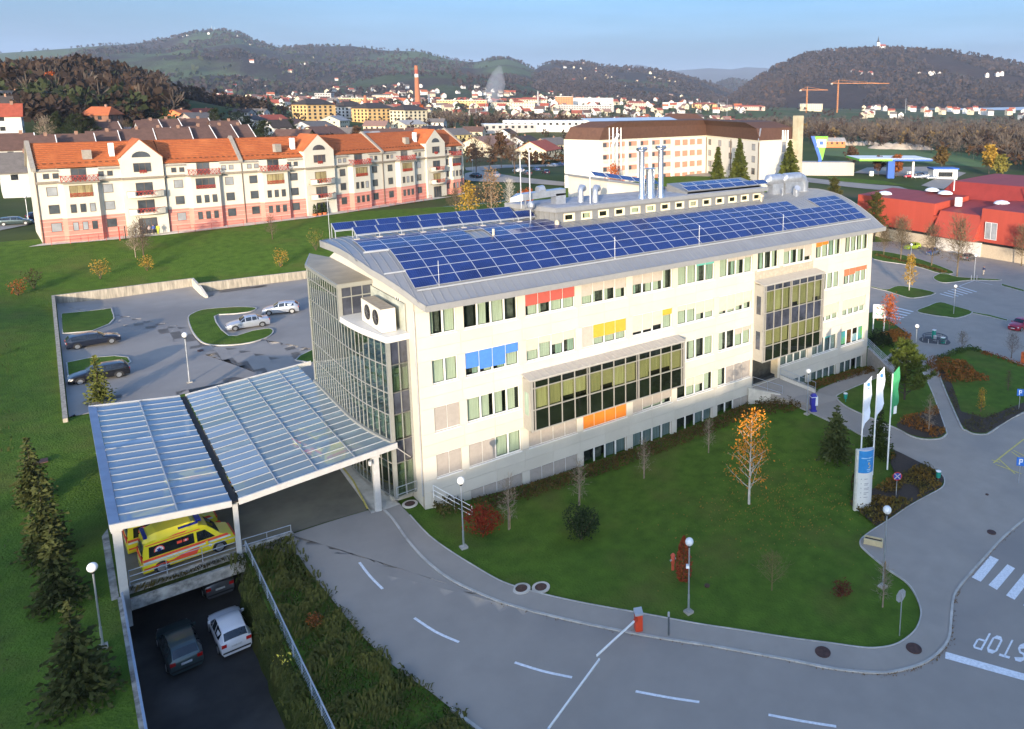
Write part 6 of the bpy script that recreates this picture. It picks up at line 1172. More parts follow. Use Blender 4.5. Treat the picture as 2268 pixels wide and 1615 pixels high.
m = MB(); m.tube([F.p(F.L*.5,.12,-.2),F.p(F.L*.5,.12,-13)],.12,6); m.tube([F.p(F.L-.3,.12,-.2),F.p(F.L-.3,.12,-13)],.12,6); m.tube([F.p(.2,.12,-.2),F.p(.2,.12,-13)],.12,6); hpart(m, 'downpipe', WFR)
m = MB(); m.bar(F.p(F.L-.5,.1,.3),F.p(F.L-.8,-.6,3.2),.25); hpart(m, 'downpipe', GALV)
F = Face(D_, E_, 20.0)
for fl in range(4): F.window(F.L*.63,-1.6-3.0*fl,1.5,2.6,HT,hpart,gl=WGL2,o=.02)
m = MB(); c0 = F.p(F.L*.92,1.0,0); m.box(c0[0]-1.0,c0[0]+1.0,c0[1]-.9,c0[1]+.9,4,26.2); hpart(m, 'chimney', mat('old_concrete', (.46,.40,.28), .9, rgb2=(.34,.29,.19), scale=.6)); m = MB()
for k in range(8): a = k*PI/4; m.tube([F.p(F.L*.62+.9*math.cos(a),.5+.6*math.sin(a),0.2),F.p(F.L*.62+.9*math.cos(a),.5+.6*math.sin(a),2.6)],.08,4)
hpart(m, 'vent_cage', GALV)
F = Face(B_, C_, 20.0); m = MB(); q = [F.p(4.0,-2.2,3.4),F.p(F.L*.86,-2.2,3.6),F.p(F.L*.86,-9,5.2),F.p(2.0,-9,5.2)]; m.hexa(q+[(x,y,z+.12) for x,y,z in q]); hpart(m, 'temporary_roof', mat('pale_blue_sheet', (.42,.50,.58), .4, .2, var=.06))
m = MB()
for u in (3.2,4.6,6.0):
    for o in (.2,1.4): m.tube([F.p(u,o,-14),F.p(u,o,3.2)],.07,4)
for z in np.arange(-13,3,2.0): m.bar(F.p(3.2,1.4,z),F.p(6.0,1.4,z),.08); m.bar(F.p(3.2,1.4,z),F.p(6.0,1.4,z+2),.06); m.bar(F.p(3.2,.2,z),F.p(3.2,1.4,z),.08)
hpart(m, 'scaffold', GALV); m = MB(); m.tube([F.p(5.6,.9,1.6),F.p(3.4,.9,-1.4)],.35,8); m.tube([F.p(3.4,.9,-1.4),F.p(5.2,.9,-4.2),F.p(4.8,.9,-14)],.14,6); hpart(m, 'rubble_chute', WHITE)
# taller brown roof at the back and the low annex in front
m = MB(); G0 = Vector((125.4, 128.7, 22.9)[:2]); G1 = Vector((138.0, 118.4, 23.4)[:2]); F = Face(tuple(G0), tuple(G1), 0); 
for q0, q1, z0, z1 in ((0,0,18,22.0),): F.box(m,0,F.L,-12,0,18,23.5)
m.hexa([F.p(0,.0,23.5),F.p(F.L,0,23.5),F.p(F.L,-12,23.5),F.p(0,-12,23.5),F.p(4,-4,26.0),F.p(F.L-4,-4,26.0),F.p(F.L-4,-8,26.0),F.p(4,-8,26.0)]); hpart(m, 'rear_roof', BRN)
F = Face(C_, D_, 20); m = MB(); F.box(m,.6,8.6,0.02,8,-18,-10.6); F.box(m,.4,8.8,-.0,8.2,-10.6,-10.3,1); hpart(m, 'annex', [mat('annex_cream', (.50,.42,.27), .8, var=.06), FLASH])
# ------------------------------------------------------------------ the red sheet-metal hall
REDM = mat('red_sheet', (.36,.055,.032), .7, var=.06, scale=.4, bump=.35, bscale=1.6, stretch=(1,1,.02)); REDD = mat('red_roof_sheet', (.25,.030,.022), .65, var=.08, scale=.5, bump=.3, bscale=2, stretch=(.2,1,1))
RA, RB = (134.50, 47.94), (133.45, 21.75); RH = empty('red_hall', (RA[0],RA[1],-2.3), 0, 'red sheet metal sports hall with slanting walls and pale plinth', 'building')
F = Face(RA, RB, -2.3); L_ = F.L
def rpart(mb, name, m, parent=RH): o = mb.build(name, m, parent); o.location = (-RA[0],-RA[1],2.3); return o
PL1 = mat('beige_plinth', (.44,.36,.26), .9, var=.06); PL2 = mat('white_plinth', (.56,.53,.50), .8, var=.04)
m = MB(); F.box(m,-14,L_*.32,-22,0,-1,2.3,0); F.box(m,L_*.32,L_*.72,-22,.35,-1,2.5,1); F.box(m,L_*.72,L_+12,-22,0,-1,2.3,0); rpart(m, 'plinth', [PL1, PL2])
m = MB(); F.box(m,-14,L_*.30,-20,-.3,2.31,2.9); F.box(m,L_*.72,L_+12,-20,-.3,2.31,2.9); rpart(m, 'window_band', BLACK)
def mass(u0, u1, zt, lean, back, zb=2.9, slope=1.2, b2=None):
    q = [F.p(u0,.1+lean,zb),F.p(u1,.1+lean,zb),F.p(u1,-back,zb),F.p(u0,-back,zb)]; t = [F.p(u0,-.3-lean*.2,zt),F.p(u1,-.3-lean*.2,zt),F.p(u1,-back,zt+slope),F.p(u0,-back,zt+slope)]; m = MB(); m.hexa(q+t, 0); m.m[-6+1] = 1; o = rpart(m, 'wing', [REDM, REDD]); return o
mass(-14, L_*.27, 9.6, .0, 14, slope=.8); mass(L_*.315, L_*.70, 8.2, 2.6, 14, zb=2.9, slope=1.5); mass(L_*.70, L_+12, 9.9, .2, 14, slope=.6); mass(L_*.27, L_*.315, 7.0, -1.5, 14, slope=1.)
m = MB(); F.box(m,L_*.275,L_*.31,-1.2,-.6,4.2,6.5); rpart(m, 'window', WGL2); F.window(L_*.80,5.4,2.6,3.6,RH,rpart,o=.35,gl=WGL2,frm=WHITE,nm=2)
m = MB(); q = [F.p(-2,-14,8.5),F.p(L_*.95,-14,8.5),F.p(L_*.95,-40,8.5),F.p(-2,-40,8.5)]; t = [F.p(1,-17,13.2),F.p(L_*.86,-17,13.4),F.p(L_*.86,-36,14.2),F.p(1,-36,14.0)]; m.hexa(q+t); rpart(m, 'upper_roof', REDD)
m = MB(); F.box(m,L_*.95,L_+30,-46,-26,7,14.6); rpart(m, 'rear_block', REDD)
DOME = mat('skylight_white', (.70,.72,.74), .3, var=.03)
for (u,o,z) in ((-9,-4,9.9),(2.5,-11.5,10.6),(-2,-13,10.8),(L_*.68,-9,10.1),(L_*1.02,-6,10.4),(L_*.98,-34,14.7)): m = MB(); p_ = F.p(u,o,z); m.lathe(p_, [(1.7,0),(1.6,.3),(1.1,.62),(.3,.78)], 14); rpart(m, 'skylight', DOME)
m = MB(); F.box(m,L_*.36,L_*.40,-5.6,-4.4,9.0,11.0); rpart(m, 'air_conditioner', WHITE)
for (u,z0,z1) in ((3.0,11.2,14.2),(L_*.80,10.2,13.6)): m = MB(); m.tube([F.p(u,-14.2,z0),F.p(u,-14.2,z1)],.12,6); rpart(m, 'flue', WHITE)
for k in range(2): m = MB(); q = [F.p(L_*.90+k*.8,-20-k*5,11.5),F.p(L_*.90+3+k*.8,-20-k*5,11.0),F.p(L_*.90+3+k*.8,-24-k*5,11.2),F.p(L_*.90+k*.8,-24-k*5,11.7)]; m.hexa(q+[(x,y,z+.5) for x,y,z in q]); rpart(m, 'skylight', DOME)

# ------------------------------------------------------------------ houses beyond the flats
CAMP = Vector(cam.matrix_world.translation); FWD = -Vector(cam.matrix_world.col[2][:3]); FPX = cd.lens/36*2268
def depth(x, y, z): return (Vector((x,y,z))-CAMP).dot(FWD)
RC = {k: mat('roof_'+k, c, .85, var=.12, scale=.9, bump=.3, bscale=5) for k, c in dict(brown=(.115,.062,.046),grey=(.15,.13,.115),dark=(.045,.036,.033),red=(.30,.065,.035),orange=(.42,.115,.04),pale=(.34,.32,.30),rose=(.26,.15,.115),slate=(.12,.14,.16)).items()}
WC = {k: mat('wall_'+k, c, .85, var=.06, scale=.6) for k, c in dict(white=(.60,.58,.54),cream=(.58,.51,.36),yellow=(.62,.50,.22),orange=(.55,.19,.07),pink=(.52,.36,.29),brick=(.20,.10,.065),ochre=(.58,.38,.16),grey=(.36,.34,.32)).items()}
HWIN = mat('house_window', (.03,.032,.035), .15, var=.3, spec=.8)
def house(pos, w, d, hw, hr, rz, roof, wall, label, z=None, hip=0., group=None, name='house', floors=2, detail=True):
    """ridge along local x; w long side, d gable side"""
    z = hz(*pos) if z is None else z; t = empty(name, (pos[0],pos[1],z), rz, label, 'house', group); m = MB(); W, D = w/2, d/2
    m.box(-W,W,-D,D,-4,hw)
    if not hip:
        for s in (-1,1): m.poly([(s*W,-D,hw),(s*W,D,hw),(s*W,0,hw+hr)][::s])
    m.build('wall', WC[wall], t); r = MB(); o = .55; e = hw-o*hr/D; th = .22; hx = W*hip
    for s in (-1,1):
        q = [(-W-o,s*(D+o),e),(W+o,s*(D+o),e),(W+o-hx,0,hw+hr),(-W-o+hx,0,hw+hr)]; r.hexa((q if s < 0 else [q[1],q[0],q[3],q[2]])+[(x,y,zz+th) for x,y,zz in (q if s < 0 else [q[1],q[0],q[3],q[2]])])
    if hip:
        for s in (-1,1): r.poly([(s*(W+o),-s*(D+o),e+th),(s*(W+o),s*(D+o),e+th),(s*(W+o-hx),0,hw+hr+th)])
    ro = r.build('roof', RC[roof], t)
    if detail:
        c = MB(); c.box(W*.3,W*.3+.7,-.35,.35,hw+hr*.5,hw+hr+.9); c.build('chimney', mat('chimney_brick', (.28,.16,.11), .9), ro)
        for s in (-1,1):
            for f in range(floors):
                zz = hw-1.2-2.8*f
                if zz < .4: continue
                for y in (-D*.45, D*.45): g = MB(); g.box(s*W-.02,s*W+.03,y-.55,y+.55,zz-.6,zz+.6); g.build('window', HWIN, t)
                for x in np.arange(-W+2.2, W-1.2, 3.4): g = MB(); g.box(x-.6,x+.6,s*D-.03,s*D+.03,zz-.6,zz+.6); g.build('window', HWIN, t)
            if hr > 2.2 and not hip: g = MB(); g.box(s*W-.02,s*W+.03,-.5,.5,hw+.2,hw+1.2); g.build('window', HWIN, t)
    return t
AX, GX = R(-38), R(52)          # ridge across or along the line of sight
def hpx(p, px, rz, roof, wall, label, hw=5.2, hr=2.8, asp=.8, hip=0., floors=2):
    dd = depth(p[0],p[1],hz(*p)); across = abs(math.cos(rz-AX)); w_m = px*dd/FPX; w = w_m/(across+ (1-across)*asp) if across > .5 else w_m/asp; w = min(max(w,6),26)
    return house(p, w, w*asp, hw, hr, rz, roof, wall, label, hip=hip, floors=floors)
HL = [((-25.01, 242.36),48,R(-5),'red','white','white house with red roof and dark gable balcony at the left picture edge',6,3),((-26.07, 383.81),62,AX,'grey','white','long grey roofed house on the slope at the far left',3.5,3.5),((-30.22, 523.86),44,GX,'brown','grey','brown roofed house highest on the far left slope',3.5,3),((-18.24, 542.70),42,AX,'red','cream','red roofed house peeping from trees on the left slope',3,2.5),((-17.01, 390.56),34,GX,'pale','white','white gabled house right of the long grey roof on the left slope',6,3),((-27.66, 321.41),50,AX,'dark','white','dark roofed house above the red roofed one at the left edge',4,4),
 ((5.80, 521.96),16,GX,'red','white','tiny red gabled house deep in the left wood',4,3.5),((-1.69, 261.25),56,AX,'orange','brick','brick house with orange hip roof beside the green yard',7,2.2),((7.81, 374.61),42,AX,'dark','white','low white house with dark flat roof under the pale bare tree',3.2,1.2),((21.73, 413.22),46,R(-10),'slate','white','low house with blue grey roof before the left wood',3.2,2.2),((27.74, 323.22),38,GX,'orange','orange','orange walled house with cream upper storey',7,1.6),((57.65, 468.71),40,AX,'red','white','reddish roofed house behind the orange house',5,2.2),((32.08, 310.81),54,R(38),'grey','pink','pale pink house with gable towards the flats',5.2,3.2),
 ((86.40, 509.67),36,AX,'dark','grey','dark roofed house left of the red roofed one in the valley suburb',4,2),((78.67, 451.66),44,GX,'dark','white','white house with black roof behind the row houses',4.5,2.2),((92.88, 466.64),46,R(30),'red','white','house with weathered red roof and white gable',4,3),((96.81, 440.57),46,R(40),'brown','white','white gabled house with brown roof left of the yellow flats',4.5,3),((51.23, 263.37),38,R(20),'dark','white','tall white house with black roof behind the orange tiled flats',7,2.4),((50.53, 236.89),72,AX,'brown','ochre','ochre house with brown roof close behind the flats roof',4.5,3),((97.18, 516.59),34,AX,'grey','white','small grey roofed house below the dark conifer',4,2.2),
 ((106.96, 425.86),58,R(35),'grey','white','white gabled house with grey roof under the first yellow block',5,3.2),((79.23, 308.22),58,R(25),'brown','cream','cream house with brown roof right of the white gabled one',4.5,3),((133.59, 476.22),44,GX,'pale','cream','cream gable with pale roof below the middle yellow block',4.5,3),((109.54, 378.62),52,AX,'grey','cream','wide grey roofed house with a bare tree in front',4.2,3),((102.59, 321.01),54,R(10),'pale','ochre','house with very pale sheet roof behind the flats',4,2.5),((118.85, 342.66),78,R(-15),'brown','white','large brown roofed house with white wall and ivy tree',4.6,3.4),((151.01, 446.24),48,AX,'rose','cream','rosy roofed house between the two yellow blocks',4,3),((175.41, 456.20),52,R(20),'pale','cream','pale roofed house right of the ivy tree',4,2.6),((156.37, 393.05),46,AX,'brown','white','brown roofed house left of the dark gabled one',4,2.6),((167.58, 399.69),54,R(30),'dark','orange','dark roofed house with orange chimney above the flats',4,3),((161.73, 357.21),62,R(20),'grey','yellow','bright yellow house with grey roof behind the last gable',5.2,3.2),((203.31, 474.41),36,AX,'grey','white','small grey roofed house in front of the bare wood',4,2.4),((190.70, 388.66),44,AX,'brown','cream','brown roofed house beyond the bare birches',4,2.8),((144.64, 278.66),82,R(32),'rose','cream','big house with rose brown roof and cream gable behind the bare birches',5.2,4),((200.08, 364.07),32,R(40),'dark','white','small white house with black gable roof',4.5,2.6),((187.55, 321.85),44,R(25),'dark','white','white house with dark roof behind the red roofed one',4.5,2.6),((164.80, 266.34),72,R(38),'red','cream','cream house with dark red roof and three gable windows before the hotel',4.6,4),((190.82, 297.70),60,R(20),'grey','cream','grey brown roofed house tucked beside the hotel gable',5,3.2)]
for h_ in HL:
    p, px, rz, ro, wa, lb, hw, hr = h_; hpx(p, px, rz, ro, wa, lb, hw, hr, hip=.35 if 'hip' in lb else 0.)
tw = house((-8.65, 347.60), 5, 5, 6, 3, 0, 'red', 'white', 'small white tower like chapel with red pyramid roof in the left trees', hip=.98, detail=False)
# stepped row houses directly behind the flats
for i, (u, px) in enumerate((((-22.54, 165.32),70),((-23.41, 204.67),62),((-18.27, 202.74),44),((-12.57, 208.03),88),((-4.80, 216.14),52),((1.75, 218.52),84),((7.35, 219.29),66),((12.46, 218.35),58),((18.02, 221.20),62),((24.21, 224.91),66),((30.18, 228.58),60),((-2.99, 232.56),44),((11.71, 238.93),66),((21.85, 247.49),58),((30.66, 246.09),58),((7.72, 235.18),40))):
    d_ = depth(u[0],u[1],hz(*u)); w = px*d_/FPX*.95
    lab = ('grey roofed end house with dark balcony left of the flats, nearest of the row houses','row house with brown roof and white gable at the far left','narrow brown roofed row house second from the left','wide brown roofed row house with pale gable strip behind the left chimney','brown roofed row house with curved white verge behind the left gable','long brown roofed row house above the left gable of the flats','tall stepped row house with white gable strip left of the narrow court','row house with steep dark gable edge and roof window','row house with cream wall strip under its brown roof','broad brown roofed row house near the party wall','brown roofed row house with dark gable at the right of the row','small brown roof peeping behind the first gable','upper row house with long ridge in the second row','upper row house with white dormer edge in the second row','upper row house at the right end of the second row','narrow upper row house between two white gable strips')[i]
    t = house(u, w, 9.5, 4.6 if i else 5.5, 3.6, R(3)+(.0 if i < 8 else R(8)), 'brown' if i else 'grey', 'white', lab, name='row_house', group='stepped row houses behind the flats', floors=1)
    for s in (-1,1):
        m = MB(); W = w/2+.56; m.hexa([(W-.05,s*.05,7.6),(W+.12,s*.05,7.6),(W+.12,s*5.3,3.9),(W-.05,s*5.3,3.9),(W-.05,s*.05,8.5),(W+.12,s*.05,8.5),(W+.12,s*5.3,4.6),(W-.05,s*5.3,4.6)]); m.build('verge', WHITE, t)
# ------------------------------------------------------------------ trees of the middle distance
def ctree(i, p, px, label, kind, lf, spread, size=1.6, dens=.7):
    d_ = depth(p[0],p[1],hz(*p)); tree({'conifer':'conifer','pine':'evergreen_tree','bare':'bare_tree','leafy':'autumn_tree'}[kind], p, px*d_/FPX, label, kind, 200+i, leaf=lf, spread=spread, dens=dens, size=size, bark=B_PALE if kind == 'bare' and 'pale' in label else B_TWIG)
EVG = leafmat('evergreen_far', (.030,.040,.012), (.012,.018,.006), .35)
for i, a in enumerate((((-10.16, 225.58),92,'broad dark evergreen left of the brick house','pine',EVG,.5),((-6.86, 228.35),78,'dark green tree against the brick house','pine',EVG,.5),((-14.28, 241.19),62,'dark evergreen beside the chapel','pine',EVG,.45),((-19.75, 331.65),60,'slim dark conifer among the left slope houses','conifer',EVG,.22),((14.33, 248.65),70,'dark conifer left of the pink house','conifer',EVG,.28),((12.83, 230.27),46,'small pointed conifer behind the row houses','conifer',EVG,.25),((28.95, 252.07),78,'big dark green tree right of the pink house','pine',EVG,.42),((35.72, 253.53),72,'dense blue green conifer behind the row houses','pine',leafmat('blue_evergreen',(.030,.045,.035),(.012,.02,.016),.35),.48),((40.67, 262.10),60,'dark evergreen right of the blue green one','pine',EVG,.45),((36.89, 218.02),78,'round dark evergreen beside the tall white house','pine',EVG,.45),((67.38, 312.95),48,'bushy evergreen before the white gabled house','pine',EVG,.5),((196.72, 949.86),34,'tall dark conifer standing alone in the suburb','conifer',EVG,.28),((38.77, 235.00),34,'small blue grey spruce behind the flats roof','conifer',leafmat('blue_spruce',(.10,.13,.12),(.05,.065,.06),.5),.3),((6.33, 372.00),66,'pale bare tree above the brick house','bare',None,.32),((-17.00, 230.67),70,'pale bare tree between the evergreens on the left','bare',None,.34),((2.08, 233.09),62,'leafless tree in the green yard','bare',None,.34),((-11.41, 429.04),60,'golden brown tree high on the left slope','leafy',L_ORA,.3),((-25.23, 218.70),44,'white flowering looking bare shrub by the left house','bare',None,.4),((95.68, 313.81),40,'purple brown tree among the suburb roofs','bare',L_BRUN,.45),((106.71, 297.76),30,'ivy green tree before the brown roofed house','pine',EVG,.6),((75.94, 148.24),86,'tall bare birch at the car park end of the flats','bare',None,.3),((89.08, 166.04),78,'second tall bare birch right of the first by the car park','bare',None,.3),((106.59, 192.18),76,'brownish bare tree behind the parked cars','bare',L_BRUN,.32),((93.47, 158.19),90,'thin bare tree in the car park before the red roofed house','bare',None,.26),((246.55, 395.16),22,'round dark evergreen by the white sheds','pine',EVG,.4),((289.12, 714.01),34,'orange brown tree before the bare wood','leafy',L_ORA,.4),((220.03, 453.05),30,'green conifer at the edge of the bare wood','conifer',EVG,.3),((313.52, 119.65),58,'yellow tree at the edge of the valley wood','leafy',L_GOLD,.42),((299.18, 107.24),46,'yellow green bushy tree below the yellow one','leafy',L_YG,.5),((310.64, 141.47),44,'orange brown bare tree beside the petrol station kiosk','leafy',L_HEDGE,.5),((256.86, 139.49),40,'brownish tree in front of the petrol station','bare',L_BRUN,.45),((257.21, 130.87),44,'orange brown tree before the station canopy','leafy',L_RUST,.4),((276.87, 168.27),44,'rust brown trees left of the station canopy','bare',L_BRUN,.5))): ctree(i, *a)
# ------------------------------------------------------------------ the wider land: hills
HAZEB = None
def hillmat(name, wood, field, fs, lo, hi, amt=1.0):
    return mat(name, wood, .95, rgb2=tuple(c*.55 for c in wood), scale=.02, bump=.6, bscale=.06, bdist=6, spec=.05, big=(field, fs, lo, hi, amt))
HM = [hillmat('hill_wood_green', (.040,.027,.024), (.062,.085,.036), .0022, .46, .56), hillmat('hill_wood', (.038,.026,.026), (.055,.07,.03), .003, .58, .68), hillmat('hill_wood_dark', (.042,.025,.022), (.06,.065,.035), .004, .66, .74), mat('far_blue_hill', (.05,.05,.06), .95, scale=.002), hillmat('foothill_green', (.065,.08,.032), (.045,.034,.026), .004, .52, .62)]
HILLS = {}
def hill(name, ridge, base, m, nt=22, rough=12., back=.35):
    """ridge and base: lists of world points, left to right, same length"""
    Rg = np.array(ridge); Bs = np.array(base); n = 90; t = np.linspace(0,len(Rg)-1,n); idx = np.arange(len(Rg))
    Rg = np.stack([np.interp(t,idx,Rg[:,k]) for k in range(3)],1); Bs = np.stack([np.interp(t,idx,Bs[:,k]) for k in range(3)],1); V = []
    prof = np.r_[np.linspace(0,1,nt), 1+np.linspace(.08,back,4)]
    for s in prof:
        xy = Bs[:,:2]*(1-s)+Rg[:,:2]*s; h = s**1.15 if s <= 1 else max(0,1-((s-1)/back)*1.0); z = Bs[:,2]*(1-h)+Rg[:,2]*h
        f = min(s,1)*(1-min(s,1))*4
        for (x,y),zz in zip(xy,z): V.append((x,y,zz+rough*f*(mn.noise(Vector((x*.0022,y*.0022,3)))*1.6+mn.noise(Vector((x*.008,y*.008,7)))*.5)))
    N = len(prof); i = np.arange(N*n).reshape(N,n); F = np.stack([i[:-1,:-1],i[:-1,1:],i[1:,1:],i[1:,:-1]],-1).reshape(-1,4); V = np.array(V)
    o = obj(name, npmesh(name, V, F, m, smooth=True)); o['kind'] = 'structure'; HILLS[len(HILLS)] = V.reshape(N,n,3); return o
hill('hill', [(-667.3, 5515.6, 184.9),(-129.7, 5088.7, 260.0),(137.6, 4873.5, 284.0),(280.6, 4759.2, 300.6),(405.2, 4658.6, 310.3),(549.4, 4545.8, 338.1),(604.5, 4504.8, 358.7),(658.9, 4463.0, 372.5),(748.0, 4391.1, 379.8),(817.5, 4331.4, 368.9),(866.7, 4283.0, 333.0),(968.5, 4190.3, 293.0),(1039.7, 4132.7, 297.9),(1110.6, 4074.8, 300.5),(1252.2, 3958.7, 303.5),(1373.5, 3853.9, 281.6),(1514.4, 3736.9, 277.9),(1565.3, 3690.5, 257.9),(1633.6, 3629.3, 235.7),(1720.8, 3555.1, 224.9),(1784.0, 3506.0, 238.7),(1846.5, 3455.9, 245.8),(1897.4, 3409.6, 225.8),(1955.1, 3353.3, 185.5),(2044.2, 3263.1, 109.3)],
     [(-281.2, 2139.4, 26.7),(-72.0, 1967.1, 27.8),(32.6, 1881.0, 28.4),(88.4, 1835.0, 28.7),(137.3, 1794.8, 28.9),(193.1, 1748.9, 29.2),(214.1, 1731.8, 30.2),(235.0, 1714.5, 30.4),(279.5, 1743.6, 30.6),(308.3, 1719.9, 30.7),(341.2, 1758.6, 30.9),(411.2, 1832.6, 32.2),(470.0, 1915.8, 33.7),(503.6, 1888.4, 34.9),(603.4, 1937.9, 36.7),(665.4, 1887.2, 38.2),(775.7, 1927.8, 39.0),(803.6, 1904.8, 39.2),(840.7, 1874.0, 38.2),(887.1, 1835.6, 37.3),(919.5, 1808.6, 36.3),(951.9, 1781.6, 35.2),(979.7, 1758.5, 34.2),(1012.1, 1731.6, 33.2),(1063.0, 1689.1, 31.1)], HM[0], 30, 34)
hill('hill', [(1815.7, 3314.7, 84.3),(1894.1, 3270.3, 177.0),(1931.4, 3245.7, 205.7),(1984.9, 3205.6, 223.6),(2035.8, 3162.2, 217.3),(2088.1, 3120.6, 224.1),(2154.9, 3061.3, 204.7),(2240.4, 2989.9, 200.8),(2308.3, 2932.0, 192.4),(2393.0, 2859.4, 179.7),(2459.7, 2800.2, 160.3),(2542.8, 2725.5, 132.2),(2607.9, 2664.2, 97.4),(2688.5, 2586.4, 45.1)],
     [(1019.7, 1856.7, 33.1),(1058.8, 1824.6, 33.4),(1078.3, 1808.5, 33.5),(1107.4, 1784.2, 32.4),(1136.7, 1760.1, 32.5),(1165.9, 1735.8, 31.4),(1204.8, 1703.5, 30.4),(1253.5, 1663.1, 29.4),(1354.9, 1710.7, 28.3),(1405.9, 1668.4, 27.3),(1513.1, 1710.9, 24.7),(1635.2, 1741.1, 21.9),(1750.3, 1776.9, 18.9),(1808.1, 1728.7, 16.3)], HM[1], 24, 24)
hill('hill', [(1992.5, 2101.8, 13.6),(2034.7, 2070.8, 31.0),(2092.9, 2031.9, 72.6),(2152.2, 1994.4, 124.6),(2210.7, 1955.7, 167.9),(2281.7, 1904.7, 202.8),(2323.7, 1873.5, 218.5),(2392.2, 1819.3, 229.2),(2460.0, 1764.3, 233.0),(2581.7, 1664.8, 237.1),(2675.2, 1585.9, 229.0),(2755.4, 1518.4, 222.5),(2821.4, 1461.0, 209.1),(2887.0, 1403.2, 192.2),(2949.9, 1347.7, 175.4),(3123.1, 1194.9, 129.8),(3385.0, 963.0, 57.2)],
     [(1645.3, 1730.6, 12.0),(1607.9, 1629.8, 11.6),(1578.0, 1523.0, 11.3),(1581.6, 1454.2, 10.6),(1583.4, 1387.1, 11.3),(1592.9, 1313.7, 11.9),(1581.5, 1257.5, 12.5),(1628.0, 1219.2, 12.8),(1632.2, 1150.2, 13.4),(1669.5, 1054.1, 15.4),(1731.4, 1003.2, 15.7),(1784.5, 959.7, 17.1),(1828.8, 923.5, 18.5),(1873.0, 887.2, 19.9),(1915.6, 852.5, 21.2),(2032.3, 756.6, 23.0),(2209.0, 611.1, 23.9)], HM[2], 24, 22)
hill('hill', [(5246.2, 7488.0, 247.4),(5427.5, 7367.9, 381.9),(5518.4, 7308.2, 451.8),(5625.2, 7224.9, 473.8),(5726.5, 7134.5, 442.3),(5888.9, 6990.3, 395.1),(6057.9, 6854.5, 412.0),(6269.4, 6685.1, 434.5),(6477.0, 6510.7, 419.6),(6605.3, 6410.8, 447.0),(6813.4, 6237.1, 437.4),(6973.0, 6089.4, 363.5),(7204.6, 5857.8, 177.8)], [(3476.9, 4957.4, 35.7),(3588.5, 4865.5, 36.3),(3644.3, 4819.6, 36.6),(3714.0, 4762.1, 37.0),(3783.8, 4704.7, 37.4),(3895.3, 4612.8, 38.0),(4006.6, 4520.4, 35.0),(4146.0, 4405.6, 35.8),(4285.5, 4290.7, 36.5),(4369.2, 4221.8, 37.0),(4508.7, 4106.9, 37.7),(4620.3, 4015.0, 38.3),(4787.7, 3877.2, 39.2)], HM[3], 10, 30)
hill('hill', [(3494.1, 3891.4, 34.4),(3574.6, 3841.9, 112.0),(3653.3, 3789.9, 171.1),(3729.0, 3734.3, 202.4),(3799.3, 3671.7, 181.1),(3893.4, 3588.8, 157.0),(4008.2, 3481.5, 98.9)], [(2816.3, 3130.7, 11.0),(2874.9, 3082.5, 11.3),(2933.4, 3034.2, 11.6),(2992.0, 2986.0, 12.0),(3050.6, 2937.8, 12.3),(3128.7, 2873.4, 12.7),(3226.4, 2793.0, 13.2)], HM[1], 10, 14)
hill('hill', [(509.5, 2605.4, 30.2),(599.1, 2536.2, 51.6),(666.1, 2484.1, 65.9),(733.7, 2432.7, 85.8),(812.3, 2372.3, 105.7),(868.2, 2329.0, 118.6),(922.5, 2283.6, 116.1),(983.4, 2235.0, 123.4),(1042.1, 2183.9, 111.2),(1106.3, 2128.1, 97.6),(1170.1, 2071.8, 81.2),(1243.4, 2004.8, 50.9)], [(318.2, 1645.0, 26.3),(374.2, 1599.3, 28.4),(416.2, 1565.1, 30.4),(474.1, 1583.4, 31.6),(542.1, 1593.3, 32.9),(579.4, 1562.8, 34.1),(616.7, 1532.3, 35.2),(657.6, 1498.6, 35.4),(698.4, 1464.8, 34.7),(742.9, 1427.8, 33.1),(787.3, 1390.8, 31.4),(839.1, 1347.5, 28.8)], HM[4], 16, 10)
# woods: many small crowns of tilted leaf masses
def crowns(name, P, H_, m, seed, per=10, quad=.45, asp=.7, twig=0):
    g = np.random.default_rng(seed); n = len(P); P = np.asarray(P); H_ = np.broadcast_to(H_, n); Q = np.repeat(P,per,0); h = np.repeat(H_,per); d = g.normal(size=Q.shape); d /= np.linalg.norm(d,axis=1)[:,None]
    Q = Q+d*np.c_[h*.30,h*.30,h*.36]*g.uniform(.3,1,(len(Q),1)); Q[:,2] += h*.58; V, F = leaf_quads(Q, h*quad, seed, asp, dirs=(d+np.array([0,0,.9 if twig else .0])) if twig else None)
    if twig:
        T = np.asarray(P); w = H_*.018; T0 = np.stack([np.c_[T[:,0]-w,T[:,1],T[:,2]],np.c_[T[:,0]+w,T[:,1],T[:,2]],np.c_[T[:,0]+w*.3,T[:,1],T[:,2]+H_*.9],np.c_[T[:,0]-w*.3,T[:,1],T[:,2]+H_*.9]],1).reshape(-1,3); F = np.concatenate([F,np.arange(len(T0)).reshape(-1,4)+len(V)]); V = np.concatenate([V,T0])
    o = obj(name, npmesh(name, V, F, m)); o['kind'] = 'stuff'; return o
W_DARK = leafmat('wood_dark_brown', (.048,.029,.019), (.022,.015,.011), .05); W_RUST = leafmat('wood_rust', (.085,.042,.018), (.045,.026,.014), .05); W_BARE = leafmat('wood_bare', (.115,.088,.066), (.06,.047,.037), .04); W_GRN = leafmat('wood_green', (.040,.048,.018), (.018,.025,.010), .05); W_HILL = leafmat('wood_hill', (.045,.029,.025), (.022,.016,.015), .01); W_OCH = leafmat('wood_ochre', (.15,.10,.035), (.09,.06,.03), .05)
